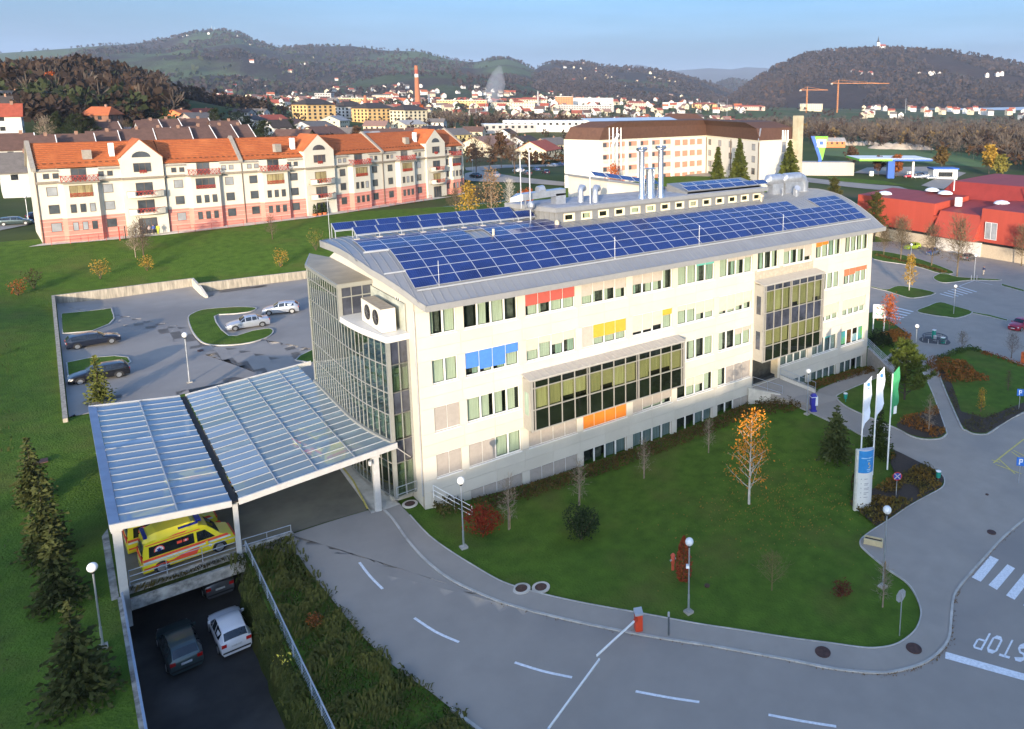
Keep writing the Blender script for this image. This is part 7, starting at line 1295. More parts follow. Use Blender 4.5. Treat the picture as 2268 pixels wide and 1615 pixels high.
def sector(n, u0, u1, d0, d1, seed, pw=1.):
    g = np.random.default_rng(seed); u = g.uniform(u0,u1,n); d = d0+(d1-d0)*g.uniform(0,1,n)**pw; rx, ry = np.array(cam.matrix_world.col[0][:2]), np.array(FWD[:2]); k = (u-1463.9)/FPX
    return CAMP.x+(ry*0+FWD.x+0*ry)[0]*d+rx[0]*k*d, CAMP.y+FWD.y*d+rx[1]*k*d, u, d
def wood(name, n, u0, u1, d0, d1, h, m, seed, keep=None, **k):
    x, y, u, d = sector(n,u0,u1,d0,d1,seed); z = HZ(x,y); s = np.ones(len(x),bool) if keep is None else keep(x,y,u,d,z); g = np.random.default_rng(seed+1); return crowns(name, np.c_[x,y,z][s], h*g.uniform(.7,1.25,s.sum()), m, seed, **k)
lw = lambda x,y,u,d,z: (u < 440-(d-380)*.18+25*np.sin(d*.03))
wood('wood', 1100, -120, 420, 330, 640, 15, W_DARK, 1, lw, per=34, quad=.22); wood('wood', 420, -120, 400, 340, 640, 14, W_RUST, 2, lw, per=34, quad=.2); wood('wood', 200, -100, 430, 300, 600, 13, W_GRN, 3, lw, per=34, quad=.2); wood('wood', 160, -100, 430, 320, 600, 16, W_BARE, 4, lw, per=40, quad=.2, asp=.12, twig=1)
wood('wood', 260, 380, 620, 560, 760, 11, W_DARK, 5, None, per=24, quad=.25); wood('wood', 120, 60, 330, 235, 330, 9, W_DARK, 6, lambda x,y,u,d,z: (u < 225) | (d > 300), per=30, quad=.24)
rv = lambda x,y,u,d,z: (d > 520-(u-1650)*.12)
wood('valley_wood', 1500, 1640, 2400, 430, 1250, 13, W_BARE, 11, rv, per=40, quad=.24, asp=.13, twig=1); wood('valley_wood', 700, 1640, 2400, 430, 1250, 12, W_DARK, 12, rv, per=20, quad=.24); wood('valley_wood', 260, 1640, 2400, 430, 1100, 11, W_OCH, 13, rv, per=20, quad=.24); wood('valley_wood', 300, 2000, 2420, 330, 520, 11, W_BARE, 14, lambda x,y,u,d,z: (u-2000)*.45+ (d-330) > 150, per=40, quad=.24, asp=.13, twig=1); wood('valley_wood', 140, 2060, 2420, 300, 520, 9, W_RUST, 15, lambda x,y,u,d,z: (u-2000)*.45+ (d-330) > 140, per=24, quad=.24)
wood('bare_wood', 420, 930, 1640, 560, 860, 12, W_BARE, 16, lambda x,y,u,d,z: (u > 940+(860-d)*.1), per=36, quad=.24, asp=.12, twig=1); wood('bare_wood', 200, 930, 1640, 540, 860, 10, W_DARK, 17, None, per=20, quad=.24); wood('suburb_trees', 240, 480, 1300, 330, 760, 6.5, W_DARK, 18, None, per=22, quad=.24); wood('suburb_trees', 160, 480, 1300, 300, 760, 6, W_GRN, 19, None, per=22, quad=.24); wood('suburb_trees', 60, 1040, 1250, 260, 420, 6, W_RUST, 20, None, per=26, quad=.2)
wood('town_trees', 900, 420, 1650, 800, 1700, 9, W_GRN, 21, None, per=8, quad=.5); wood('town_trees', 700, 420, 1900, 760, 1700, 9, W_DARK, 22, None, per=8, quad=.5)
def onhill(k, n, seed, t0=.03, t1=1.0, u0=0., u1=1.):
    V = HILLS[k]; g = np.random.default_rng(seed); N = V.shape[0]-4; a = g.uniform(t0,t1,n)*(N-1.001); b = (u0+(u1-u0)*g.uniform(0,1,n))*(V.shape[1]-1.001); i, j = a.astype(int), b.astype(int); fa, fb = (a-i)[:,None], (b-j)[:,None]
    return V[i,j]*(1-fa)*(1-fb)+V[i+1,j]*fa*(1-fb)+V[i,j+1]*(1-fa)*fb+V[i+1,j+1]*fa*fb
def hwood(k, n, h, seed, lo=.0, m=W_HILL, f=.004, **kw):
    P = onhill(k,n,seed,**kw); s = np.array([mn.noise(Vector((p[0]*f,p[1]*f,k+.5))) for p in P]) > lo; return crowns('hill_wood', P[s]-np.array([0,0,2]), h*np.random.default_rng(seed).uniform(.7,1.2,s.sum()), m, seed, per=5, quad=.85)
hwood(0, 6500, 15, 31, .05); hwood(0, 1200, 14, 32, -.2, W_GRN); hwood(1, 4200, 15, 33, -.12); hwood(2, 7000, 15, 34, -.22); hwood(2, 1000, 14, 38, -.1, W_RUST); hwood(5, 900, 13, 35, .12); hwood(4, 900, 16, 36, -.3)
for k, n in ((0,260),(1,160),(2,200)): P = onhill(k,n,40+k,.985,1.); crowns('ridge_trees', P-np.array([0,0,3]), 13*np.random.default_rng(k).uniform(.6,1.5,n), W_HILL, 50+k, per=12, quad=.4)
# ------------------------------------------------------------------ the town under the hills
TC = [('red','white','small white house with red roof'),('rose','cream','small cream house with faded roof'),('orange','white','small white house with orange roof'),('grey','white','small white house with grey roof'),('red','cream','small cream house with red roof'),('brown','white','small white house with brown roof')]
tiny = {}
for r_, w_, l_ in TC:
    m = MB(); m.box(-6,6,-4.5,4.5,-4,6,0); m.poly([(6,-4.5,6),(6,4.5,6),(6,0,9.5)],0); m.poly([(-6,4.5,6),(-6,-4.5,6),(-6,0,9.5)],0)
    for s in (-1,1): q = [(-6.6,s*5.2,5.5),(6.6,s*5.2,5.5),(6.6,0,9.6),(-6.6,0,9.6)]; m.poly(q if s < 0 else q[::-1],1)
    for s in (-1,1): m.box(-3.6,-2.4,s*4.5-.05,s*4.5+.05,2.6,4,2); m.box(2.4,3.6,s*4.5-.05,s*4.5+.05,2.6,4,2); m.box(s*6-.05,s*6+.05,-1.2,1.2,2.6,4,2)
    tiny[l_] = m.mesh('town_house', [WC[w_], RC[r_], HWIN])
g = np.random.default_rng(77); x, y, u, d = sector(520, 430, 1640, 820, 1620, 78, .8); TP = np.c_[x,y,HZ(x,y)]; TP = np.concatenate([TP, onhill(5,90,79,.0,.45), onhill(0,70,80,.02,.30,.35,.95), onhill(1,60,81,.0,.14), onhill(1,34,85,.35,.95,.25,.75), onhill(0,14,82,.3,.93,.2,.62)])
TP = TP[np.argsort(np.linalg.norm(TP[:,:2]-np.array([CAMP.x,CAMP.y]),axis=1))]; keep_ = []
for p in TP:
    if all((p[0]-q[0])**2+(p[1]-q[1])**2 > 17**2 for q in keep_[-160:]): keep_.append(p)
far = []
for i, p in enumerate(keep_):
    r_, w_, l_ = TC[int(g.integers(0,6))]; s = g.uniform(.75,1.25); a = g.choice([AX,GX,R(0),R(20),R(80)])+g.uniform(-.15,.15)
    if i < 235:
        o = obj('town_house', tiny[l_], None, tuple(p), (0,0,a), (s,s,s)); tag(o, l_+' in the distant town below the hills', 'house', l_+'s of the distant town')
    else: far.append((p,a,s,l_))
by = {}
for p, a, s, l_ in far: by.setdefault(l_,[]).append((p,a,s))
for l_, L_ in by.items():
    me = tiny[l_]; V0 = np.array([v.co[:] for v in me.vertices]); F0 = [tuple(pl.vertices) for pl in me.polygons]; MI = [pl.material_index for pl in me.polygons]; mb = MB()
    for p, a, s in L_:
        c, s_ = math.cos(a), math.sin(a); V = V0*s; V = np.c_[V[:,0]*c-V[:,1]*s_+p[0],V[:,0]*s_+V[:,1]*c+p[1],V[:,2]+p[2]]; i = len(mb.v); mb.v += [tuple(v) for v in V]; mb.f += [tuple(i+k for k in f) for f in F0]; mb.m += MI
    o = mb.build('far_houses', list(me.materials)); o['kind'] = 'stuff'
# yellow blocks of flats with dark hipped roofs
def block(p, w, d, h, rz, wall, label, roof='dark', name='flats_block', hr=4.2, hip=.45, fl=4):
    t = empty(name, (p[0],p[1],hz(*p)), rz, label, 'building'); m = MB(); W, D = w/2, d/2; m.box(-W,W,-D,D,-4,h); m.build('wall', WC[wall], t); r = MB(); o = .9
    if hr:
        B = [(-W-o,-D-o,h),(W+o,-D-o,h),(W+o,D+o,h),(-W-o,D+o,h)]; hx = W*hip; r.poly([B[0],B[1],(W-hx,0,h+hr),(-W+hx,0,h+hr)]); r.poly([B[2],B[3],(-W+hx,0,h+hr),(W-hx,0,h+hr)]); r.poly([B[1],B[2],(W-hx,0,h+hr)]); r.poly([B[3],B[0],(-W+hx,0,h+hr)]); r.poly(B[::-1])
    else: r.box(-W-.2,W+.2,-D-.2,D+.2,h,h+.5)
    r.build('roof', RC[roof] if isinstance(roof,str) else roof, t)
    for s in (-1,1):
        for f in range(fl):
            zz = h-1.6-(h-1)/fl*f
            for x in np.arange(-W+2,W-1,4.2): g_ = MB(); g_.box(x-.9,x+.9,s*D-.05,s*D+.05,zz-.8,zz+.8); g_.build('window', HWIN, t)
            for y_ in np.arange(-D+2,D-1,4.2): g_ = MB(); g_.box(s*W-.05,s*W+.05,y_-.9,y_+.9,zz-.8,zz+.8); g_.build('window', HWIN, t)
    return t
for p, w, lb, wl_ in (((136.76, 534.59),23,'yellow block of flats with dark hip roof, left of three','ochre'),((182.00, 543.62),25,'yellow block of flats with dark hip roof, middle of three','ochre'),((203.07, 526.72),22,'grey and yellow block of flats with dark roof, right of three','cream'),((170.47, 563.95),18,'pale block of flats half hidden left of the middle yellow one','white')): block(p, w, w*.75, 11, R(20), wl_, lb)
SHD = mat('pale_sheet_roof', (.52,.53,.54), .5, .1, var=.08, scale=.1)
for p, w, d_, h, rz, wl_, rf, hr, lb in (((225.65, 406.90),36,16,5,R(-20),'grey',SHD,0,'low shed with curved white roof beyond the suburb houses'),((250.27, 398.39),60,20,6,R(-30),'white',SHD,0,'long white roofed shed left of the hotel'),((437.23, 777.99),26,10,4,R(-30),'orange','orange',2,'long orange roofed shed behind the white sheds'),((489.58, 1048.78),74,24,12,R(-30),'ochre',SHD,0,'long ochre factory hall in the valley town'),((560.70, 1059.92),110,22,9,R(-36),'cream','grey',0,'long cream factory hall with grey roof left of the smoke'),((764.77, 1109.39),88,26,15,R(-36),'white',SHD,0,'big bright white factory hall in the valley town'),((666.34, 1024.09),150,26,8,R(-38),'grey',SHD,0,'very long low grey factory hall before the white hall'),((366.03, 1181.76),70,18,10,R(-35),'ochre',SHD,0,'ochre factory hall left of the brick chimney'),((561.18, 1593.83),44,16,14,R(-30),'cream','grey',3,'cream factory building left of the tall chimney'),((337.82, 1225.09),26,12,16,R(-40),'pale' if False else 'grey',SHD,0,'pale silo building in the valley town'),((690.41, 1075.81),30,14,16,R(-35),'orange',SHD,0,'pair of orange apartment towers in the town'),((648.42, 1111.07),48,16,10,R(-30),'cream','red',4,'long school like building with red roof in the town'),((856.57, 1086.26),36,18,10,R(-38),'pink','red',3,'pink town building right of the white factory hall'),((948.98, 1089.81),40,16,9,R(-38),'white',SHD,0,'white town building right of the pink one'),((1009.12, 1063.40),50,16,8,R(-40),'ochre','red',3,'ochre town building left of the hotel chimney'),((1075.99, 1003.72),60,14,7,R(-42),'pink','red',3,'row of reddish town roofs right of the hotel'),((1206.34, 956.91),46,16,14,R(-40),'cream',SHD,0,'unfinished cream apartment block under the cranes')): block(p, w, d_, h, rz, wl_, lb, rf, 'factory_hall' if 'factory' in lb or 'shed' in lb else 'town_building', hr, .3, max(1,int(h/4)))
g = np.random.default_rng(5); x, y, u, d = sector(40, 1900, 2300, 1350, 1900, 92)
for i in range(40):
    r_, w_, l_ = TC[i%6]; o = obj('village_house', tiny[l_], None, (x[i],y[i],hz(x[i],y[i])+2), (0,0,g.uniform(0,3)), (1,1,1)); tag(o, l_+' in the village at the foot of the right hill', 'house', l_+'s at the foot of the right hill')
for k_, (u_, n) in enumerate(((.5,5),(.62,4),(.78,3))):
    P = onhill(2,n,95+k_,.50,.56,u_-.02,u_+.03)
    for p in P: o = obj('farm_house', tiny[TC[0][2]], None, tuple(p+np.array([0,0,2])), (0,0,.4*k_), (1.2,)*3); tag(o, 'white farmhouse with red roof in the clearing half way up the right hill', 'house', 'farmhouses in the clearing of the right hill')
# chimneys, masts, cranes, church
def stack(p, h, r, label, bands, z0=0):
    t = empty('factory_chimney', (p[0],p[1],hz(*p)), 0, label, 'chimney')
    for (f0,f1,m) in bands: o = MB(); o.lathe((0,0,0), [(r*(1-.45*f0),h*f0),(r*(1-.45*f1),h*f1)], 12); o.build('shaft', m, t, True)
BRK = mat('chimney_red_brick', (.36,.13,.06), .9, var=.1); CW = mat('chimney_white', (.60,.58,.55), .8)
stack((428.38, 1072.24), 62, 4.6, 'tall tapering brick chimney with red and white top in the town', ((0,.72,BRK),(.72,.8,CW),(.8,.9,RC['red']),(.9,1,BRK))); stack((460.05, 1105.82), 24, 1.8, 'slim white chimney right of the tall brick one', ((0,.8,CW),(.8,1,RC['orange']))); stack((341.06, 1043.46), 18, 3.2, 'short thick brick chimney in the factory yard', ((0,1,BRK),)); stack((642.93, 1083.77), 26, 2.0, 'thin grey chimney in the middle of the town', ((0,1,WC['grey']),))
CRN = mat('crane_orange', (.55,.20,.04), .6)
def crane(p, h, jib, back, label):
    t = empty('tower_crane', (p[0],p[1],hz(*p)), R(-42), label, 'crane'); m = MB()
    for a in (-1,1):
        for b in (-1,1): m.bar((a,b,-10),(a,b,h),.5)
    for k in range(int(h/4)): m.bar((-1,-1,k*4),(1,-1,k*4+4),.35); m.bar((1,1,k*4),(-1,1,k*4+4),.35)
    m.build('mast', CRN, t); m = MB(); m.bar((-back,0,h),(jib,0,h),.9,.9); m.bar((-back,0,h),(0,0,h+6),.3); m.bar((0,0,h+6),(jib*.8,0,h+.5),.3); m.bar((0,0,h),(0,0,h+6),.9); m.build('jib', CRN, t); m = MB(); m.box(-back-1,-back+3,-1,1,h-2.5,h); m.build('counterweight', CONC, t)
crane((1143.72, 915.43), 44, 40, 14, 'left orange tower crane above the cream block'); crane((1215.17, 896.51), 58, 100, 14, 'right taller orange tower crane with very long jib')
p = onhill(2,1,7,.985,.99,.53,.531)[0]; t = empty('church', (p[0],p[1],p[2]), R(-38), 'white church with dark spire on the right hill top', 'church'); m = MB(); m.box(-5,5,-6,6,-4,26); m.build('tower', WHITE, t); m = MB(); m.lathe((0,0,26), [(7,0),(3,8),(2.6,10),(.3,24)], 8); m.build('spire', RC['dark'], t); m = MB(); m.box(5,28,-7,7,-4,12); m.build('nave', WHITE, t); m = MB(); m.hexa([(5,-8,12),(29,-8,12),(29,8,12),(5,8,12),(5,-.2,19),(29,-.2,19),(29,.2,19),(5,.2,19)]); m.build('roof', RC['red'], t)
for k_ in range(3):
    p = onhill(0,1,8,.99,1.0,.315+.006*k_,.316+.006*k_)[0]; o = MB().tube([(0,0,-5),(0,0,26-6*k_)], [1.2,.5], 5).build('radio_mast', GREYM, None, loc=tuple(p)); tag(o, ('tallest','middle','lowest')[k_]+' of the three radio masts on the left hill top', 'mast')
for i, (p, h, lb) in enumerate((((418.69, 856.61),24,'left of two floodlight masts before the town'),((426.03, 843.44),26,'right of two floodlight masts before the town'),((439.61, 696.22),28,'tall white mast beside the white sheds'),((920.88, 931.96),34,'left of the masts behind the hotel roof'),((936.20, 924.62),34,'right of the masts behind the hotel roof'),((1391.62, 855.82),30,'pale mast in the valley wood'))):
    o = MB().tube([(0,0,-1),(0,0,h)], [.45,.25], 5).build('light_mast', GALV, None, loc=(p[0],p[1],hz(*p))); tag(o, lb, 'mast')
# smoke
sm = bpy.data.materials.new('smoke'); sm.use_nodes = True; sm.node_tree.nodes.clear(); o_ = sm.node_tree.nodes.new('ShaderNodeOutputMaterial'); v_ = sm.node_tree.nodes.new('ShaderNodeVolumePrincipled'); v_.inputs['Density'].default_value = .022; v_.inputs['Color'].default_value = (.85,.88,.95,1); sm.node_tree.links.new(v_.outputs[0], o_.inputs['Volume'])
p = (563.43, 1104.52); m = MB(); zz = hz(*p); m.tube([(p[0]+dx*.8,p[1]-dx*.6,zz+h) for dx, h in ((0,2),(4,14),(8,26),(13,40),(15,54),(19,66))], [9,13,16,15,10,3], 10); o = m.build('smoke', sm, None, True); o['kind'] = 'stuff'
# ------------------------------------------------------------------ petrol station and the fields by the valley road
PGRN = mat('station_green', (.16,.45,.03), .5, var=.04); PBLU = mat('station_blue', (.02,.09,.36), .5, var=.04)
S0 = Vector((256.3, 135.4, 0.2)[:2]); zs_ = hz(*S0); ps = empty('petrol_station', (S0.x,S0.y,zs_), R(-38), 'petrol station with white canopy edged in green and blue', 'building')
m = MB(); m.box(-14,16,-9,11,7.0,7.9); m.build('canopy', WHITE, ps); m = MB(); m.box(-.5,16.1,-9.15,-9.0,7.0,7.8); m.build('blue_fascia', PBLU, ps); m = MB(); m.box(-14.2,-14.0,-9,11,7.0,7.8); m.box(-14.2,-.5,-9.15,-9.0,7.0,7.8); m.build('green_fascia', PGRN, ps)
m = MB(); m.box(-2,.8,-8.5,-6.5,-1,7); m.build('column', PBLU, ps)
for x in (9,): m = MB(); m.box(x,x+.8,-6,-5,-1,7); m.build('column', WHITE, ps)
m = MB(); m.box(-36,-13,2,10,-1,5.5); m.build('shop', mat('shop_wall', (.42,.38,.33), .7, var=.1), ps)
for x in (-6,2,10):
    m = MB(); m.box(x-.8,x+.8,0,1.2,0,2); m.build('fuel_pump', WHITE, ps)
S1 = Vector((238.0, 156.1, 7.7)[:2]); zz = hz(*S1); t = empty('station_sign', (S1.x,S1.y,zz), R(-38), 'tall blue and green petrol price sign on a slanting mast', 'sign'); m = MB(); m.hexa([(-1,-.4,-2),(.6,-.4,-2),(.6,.4,-2),(-1,.4,-2),(-.6,-.4,7),(.8,-.4,7),(.8,.4,7),(-.6,.4,7)]); m.hexa([(-.6,-.4,7),(.8,-.4,7),(.8,.4,7),(-.6,.4,7),(-4.2,-.4,16.5),(-2.6,-.4,16.5),(-2.6,.4,16.5),(-4.2,.4,16.5)]); m.build('mast', PBLU, t)
m = MB(); m.hexa([(.2,-.3,6.5),(1.2,-.3,6.5),(1.2,.3,6.5),(.2,.3,6.5),(-2.6,-.3,16.4),(3.2,-.3,16.4),(3.2,.3,16.4),(-2.6,.3,16.4)]); m.build('panel', PGRN, t); m = MB(); m.box(-1.6,2.4,-.4,-.3,11.8,15.2); m.build('price_board', WHITE, t); m = MB(); m.box(-.5,1.2,-.45,-.4,12.8,14.4); m.build('emblem', PBLU, t)
K0 = Vector((270.3, 117.5, 1.3)[:2]); t = empty('kiosk', (K0.x,K0.y,hz(*K0)), R(-38), 'small white kiosk with blue roof edge right of the petrol station', 'building'); m = MB(); m.box(-5,5,-3,3,-1,4); m.build('wall', WHITE, t); m = MB(); m.box(-5.4,5.4,-3.4,3.4,4,4.6); m.build('roof', PBLU, t); m = MB(); m.box(-3,3,-3.05,-3,1,3); m.build('window', HWIN, t)
for i, (a, b, pm, lb) in enumerate((((259.9, 123.6, 2.0),(261.6, 122.2, 1.8),SILV,'silver car left of the petrol station kiosk'),((265.8, 124.0, 2.0),(267.6, 122.5, 1.8),WHT,'white car in the row by the petrol station'),((262.3, 119.0, 2.0),(264.0, 117.5, 1.8),SILV,'silver grey car nearest the petrol station kiosk'),((271.1, 130.2, 2.0),(272.7, 128.8, 1.9),NAVY,'dark car behind the silver ones at the petrol station'),((258.8, 127.1, 1.8),(260.3, 125.8, 1.6),RED,'red car under the petrol station canopy'))):
    p_, r_ = at_px(a[:2], b[:2]); car('parked_car', 'hatch', 4.2, 1.75, pm, lb, p_, r_)
drape('valley_road', [(217.22, 206.00), (221.80, 170.93), (225.16, 137.62), (230.44, 112.25), (201.60, 74.21), (210.14, 55.75), (218.22, 41.83), (204.67, 36.50), (200.29, 51.13), (194.31, 70.05), (219.57, 105.13), (214.65, 129.49), (206.82, 157.18), (201.35, 188.83)], .25, ASPK, 6.0)
drape('forecourt', [(255.09, 150.97), (260.37, 132.95), (263.00, 116.67), (285.09, 118.10), (304.32, 125.52), (315.63, 150.38), (283.17, 163.88)], .2, ASPL, 6.0); drape('forecourt', [(263.00, 116.67), (238.05, 107.47), (229.18, 93.07), (285.09, 118.10)], .22, ASPL, 6.0)
drape('field', [(361.13, 260.18), (412.34, 262.98), (433.11, 221.12), (402.42, 162.72), (338.85, 134.98), (330.76, 162.05), (319.43, 195.40), (322.58, 219.01)], .15, mat('field_green', (.085,.15,.03), .95, rgb2=(.06,.10,.025), scale=.05), 8.0); drape('field', [(234.17, 149.23), (240.59, 125.08), (227.90, 97.61), (233.79, 112.48), (223.60, 138.64)], .2, GRASS, 6.0)
GRV = mat('gravel_heap', (.46,.38,.29), .95, var=.15, scale=.3, bump=.4, bscale=1.)
for i, (p, w, h, lb) in enumerate((((408.82, 264.11),9,3.6,'small pale gravel heap left in the valley field'),((410.18, 229.88),22,5.0,'long sandy gravel heap in the valley field'),((429.01, 267.51),10,3.0,'grey rubble heap beside the brick ruin'),((417.20, 222.81),14,3.4,'right end heap of sandy gravel'))):
    o = MB(); 
    for k in range(5): o.lathe(((k-2)*w*.28,(k%2)*2,-.5), [(w*.42,0),(w*.25,h*.6*(1-.12*abs(k-2))),(w*.04,h*(1-.12*abs(k-2)))], 9)
    o_ = o.build('gravel_heap', GRV, None, True, loc=(p[0],p[1],hz(*p)), rot=(0,0,R(-38))); tag(o_, lb, 'gravel heap')
hpx((380.05, 261.44), 60, R(-38), 'pale', 'orange', 'low brick ruin with pale tiled roof in the valley field', 4, 2, .5)
drape('side_road', [(77.65, 159.25), (89.71, 175.18), (83.13, 139.14), (86.73, 116.81), (85.80, 107.05), (82.43, 114.33), (77.92, 127.16), (72.89, 132.64), (68.96, 137.86), (69.24, 141.78)], .12, ASPL, 4.0); drape('side_road', [(90.88, 187.68), (113.76, 209.53), (163.64, 241.20), (151.10, 221.28), (105.18, 189.47), (87.43, 170.49), (85.05, 174.50)], .12, ASPL, 4.0)
drape('side_road', [(-25.12, 117.43), (-21.64, 121.01), (-19.46, 125.93), (-19.61, 131.67), (-22.90, 127.80), (-25.30, 125.43)], .12, ASPK, 3.0); drape('side_road', [(-11.49, 253.89), (14.38, 301.41), (19.32, 328.08), (3.68, 308.66)], .3, ASPL, 6.0); drape('yard', [(1.63, 263.83), (12.56, 282.89), (18.03, 351.80), (6.53, 325.10)], .25, GRASS, 6.0)
hedge('hedge', [(132.57, 219.67),(165.84, 246.62)], 2.5, 2.2, 'long dark clipped hedge before the red roofed house', leafmat('dark_hedge', (.030,.036,.010), (.014,.018,.006), .5), 12, 21, .6)
# haze over the whole valley
hz_m = bpy.data.materials.new('haze'); hz_m.use_nodes = True; hz_m.node_tree.nodes.clear(); o_ = hz_m.node_tree.nodes.new('ShaderNodeOutputMaterial'); v_ = hz_m.node_tree.nodes.new('ShaderNodeVolumePrincipled'); v_.inputs['Density'].default_value = .00006; v_.inputs['Color'].default_value = (.66,.80,1,1); v_.inputs['Anisotropy'].default_value = .0; hz_m.node_tree.links.new(v_.outputs[0], o_.inputs['Volume'])
o = MB().box(-1500,9800,-1500,10500,-60,480).build('haze', hz_m); o['kind'] = 'stuff'

# ------------------------------------------------------------------ street furniture and small things
GLOBE = mat('lamp_globe', (.74,.74,.73), .35, var=.03, spec=.5); CAP = mat('globe_cap', (.50,.53,.58), .35, .3)
lp0 = empty('street_lamp', (0,0,0), 0, 'x', 'street lamp', 'globe street lamps')
def lamp_parts(t, h, r=.24, ex=False):
    MB().box(-.22,.22,-.22,.22,-.1,.05).build('base', CONC, t); m = MB(); m.tube([(0,0,0),(0,0,1.1)], .062, 8); m.tube([(0,0,1.1),(0,0,h-.1)], .045, 8); m.build('pole', GALV, t, True)
    m = MB(); m.lathe((0,0,h-.14), [(.05,0),(.09,.06),(.09,.14)], 10); m.build('collar', TRIM, t, True); MB().sphere((0,0,h+r*.9), r, 16, 10).build('globe', GLOBE, t, True)
lamp_parts(lp0, 4.2); first = True
for p, h, lb in (((0.12, -5.98),4.4,'globe lamp on the lawn beside the bright red shrub'),((7.94, -19.14),4.2,'globe lamp with small camera in front of the rust column shrub'),((-18.56, -3.10),4.3,'globe lamp left of the sunken ramp'),((-9.61, 33.89),4.5,'globe lamp between the left car park and the canopy'),((34.94, -5.53),4.0,'globe lamp beside the east entrance walkway'),((82.36, 6.29),4.0,'globe lamp on the diamond shaped grass island'),((57.46, -2.89),4.2,'globe lamp behind the large pine'),((109.40, 30.53),4.0,'globe lamp behind the small golden birch'),((108.65, 17.16),4.3,'globe lamp beside the walking man'),((-21.40, 122.34),4.6,'globe lamp left of the pink flats'),((75.16, 148.91),4.2,'globe lamp at the car park behind the flats'),((123.05, 214.44),3.6,'small white globe lamp before the dark clipped hedge'),((23.97, -29.42),1.0,'x')):
    if lb == 'x': continue
    if first: t = lp0; first = False
    else: t = dup(lp0)
    t.location = (p[0],p[1],hz(*p)+.08); t.scale = (1,1,h/4.2); t['label'] = lb
t = empty('street_lamp', (*(19.18, -24.63),hz(*(19.18, -24.63))+.05), 0, 'tallest globe lamp at the right tip of the lawn by the concrete trough', 'street lamp', 'globe street lamps'); lamp_parts(t, 4.9, .26)
p = (7.94, -19.14); m = MB(); m.box(-.16,.16,-.09,.09,-.08,.08); m.bar((0,0,0),(.2,0,-.05),.04); o = m.build('camera', WHITE, None, loc=(p[0]-.16,p[1]-.05,hz(*p)+3.05), rot=(0,R(15),R(50))); tag(o, 'small white security camera on the lamp by the rust column shrub', 'camera')
# sign tower
BLUEP = mat('sign_blue', (.03,.22,.52), .4, var=.06); SW = mat('sign_white', (.66,.65,.61), .45, var=.03); GOLD = mat('sign_gold', (.55,.42,.16), .5); PGREY = mat('sign_print', (.33,.33,.34), .6); LBLUE = mat('sign_print_blue', (.40,.58,.74), .6)
P0 = Vector((25.89, -18.39)); z0 = hz(*P0); sd_ = R(-24); tw = empty('sign_tower', (P0.x,P0.y,z0), sd_, 'tall curved white sign tower with blue upper panel beside the flagpoles', 'sign'); Wt, Ht = 1.25, 4.75
def fpt(x, z, o=0.): k = x/Wt*2; return (x, -.26*(1-k*k)-o, z)      # bowed front
m = MB(); n = 12; fr_ = [fpt(-Wt/2+Wt*k/n, 0) for k in range(n+1)]; pl_ = [(x,y) for x,y,_ in fr_]+[(Wt/2,.14),(-Wt/2,.14)]; m.prism(pl_, -.2, Ht); m.build('body', SW, tw, True)
m = MB(); m.box(-Wt/2-.16,-Wt/2-.01,-.06,.16,-.2,Ht+.05); m.build('edge_post', mat('warm_lit_post', (.66,.63,.54), .5), tw)  # left edge of the tower; the warm light on it is put into its colour
m = MB()
for k in range(n): xa, xb_ = -Wt/2+.02+(Wt-.04)*k/n, -Wt/2+.02+(Wt-.04)*(k+1)/n; m.quad(fpt(xa,Ht-1.75,.012),fpt(xb_,Ht-1.75,.012),fpt(xb_,Ht-.03,.012),fpt(xa,Ht-.03,.012))
bp_ = m.build('blue_panel', BLUEP, tw); 
m = MB(); m.prism([(x,y) for x,y,_ in fr_]+[(Wt/2,.14),(-Wt/2,.14)], Ht+.002, Ht+.03); m.build('cap', mat('sign_cap', (.42,.45,.52), .4, .3), tw)
def dash(rows, mm, name, par):
    m = MB()
    for x0,x1,z,h in rows:
        for xa, xb_ in ((x0,(x0+x1)/2),((x0+x1)/2,x1)): m.quad(fpt(xa,z,.022),fpt(xb_,z,.022),fpt(xb_,z+h,.022),fpt(xa,z+h,.022))
    return m.build(name, mm, par)
for q in ((-.45,-.02,Ht-.62,.07),(.03,.45,Ht-.62,.07),(-.05,.22,Ht-.80,.06),(-.05,.3,Ht-1.5,.05),(.0,.25,Ht-1.62,.04)): dash([q], LBLUE, 'lettering', bp_)
for q in ((.05,.17,Ht-1.05,.13),(.05,.12,Ht-1.12,.07),(.16,.26,Ht-1.28,.14),(.05,.22,Ht-1.36,.06)): dash([q], GOLD if q[0] < .1 or q[0] > .15 else SW, 'emblem', bp_)
for k, (w, l2) in enumerate(((.28,0),(.36,.3),(.42,.38),(.40,.2),(.34,.0))):
    z = Ht-2.25-k*.36; dash([(-.42,-.36,z,.07)], PGREY, 'list_mark', tw); dash([(-.2,-.2+w,z+.02,.05)], PGREY, 'list_line', tw)
    if l2: dash([(-.2,-.2+l2,z-.09,.045)], PGREY, 'list_line', tw)
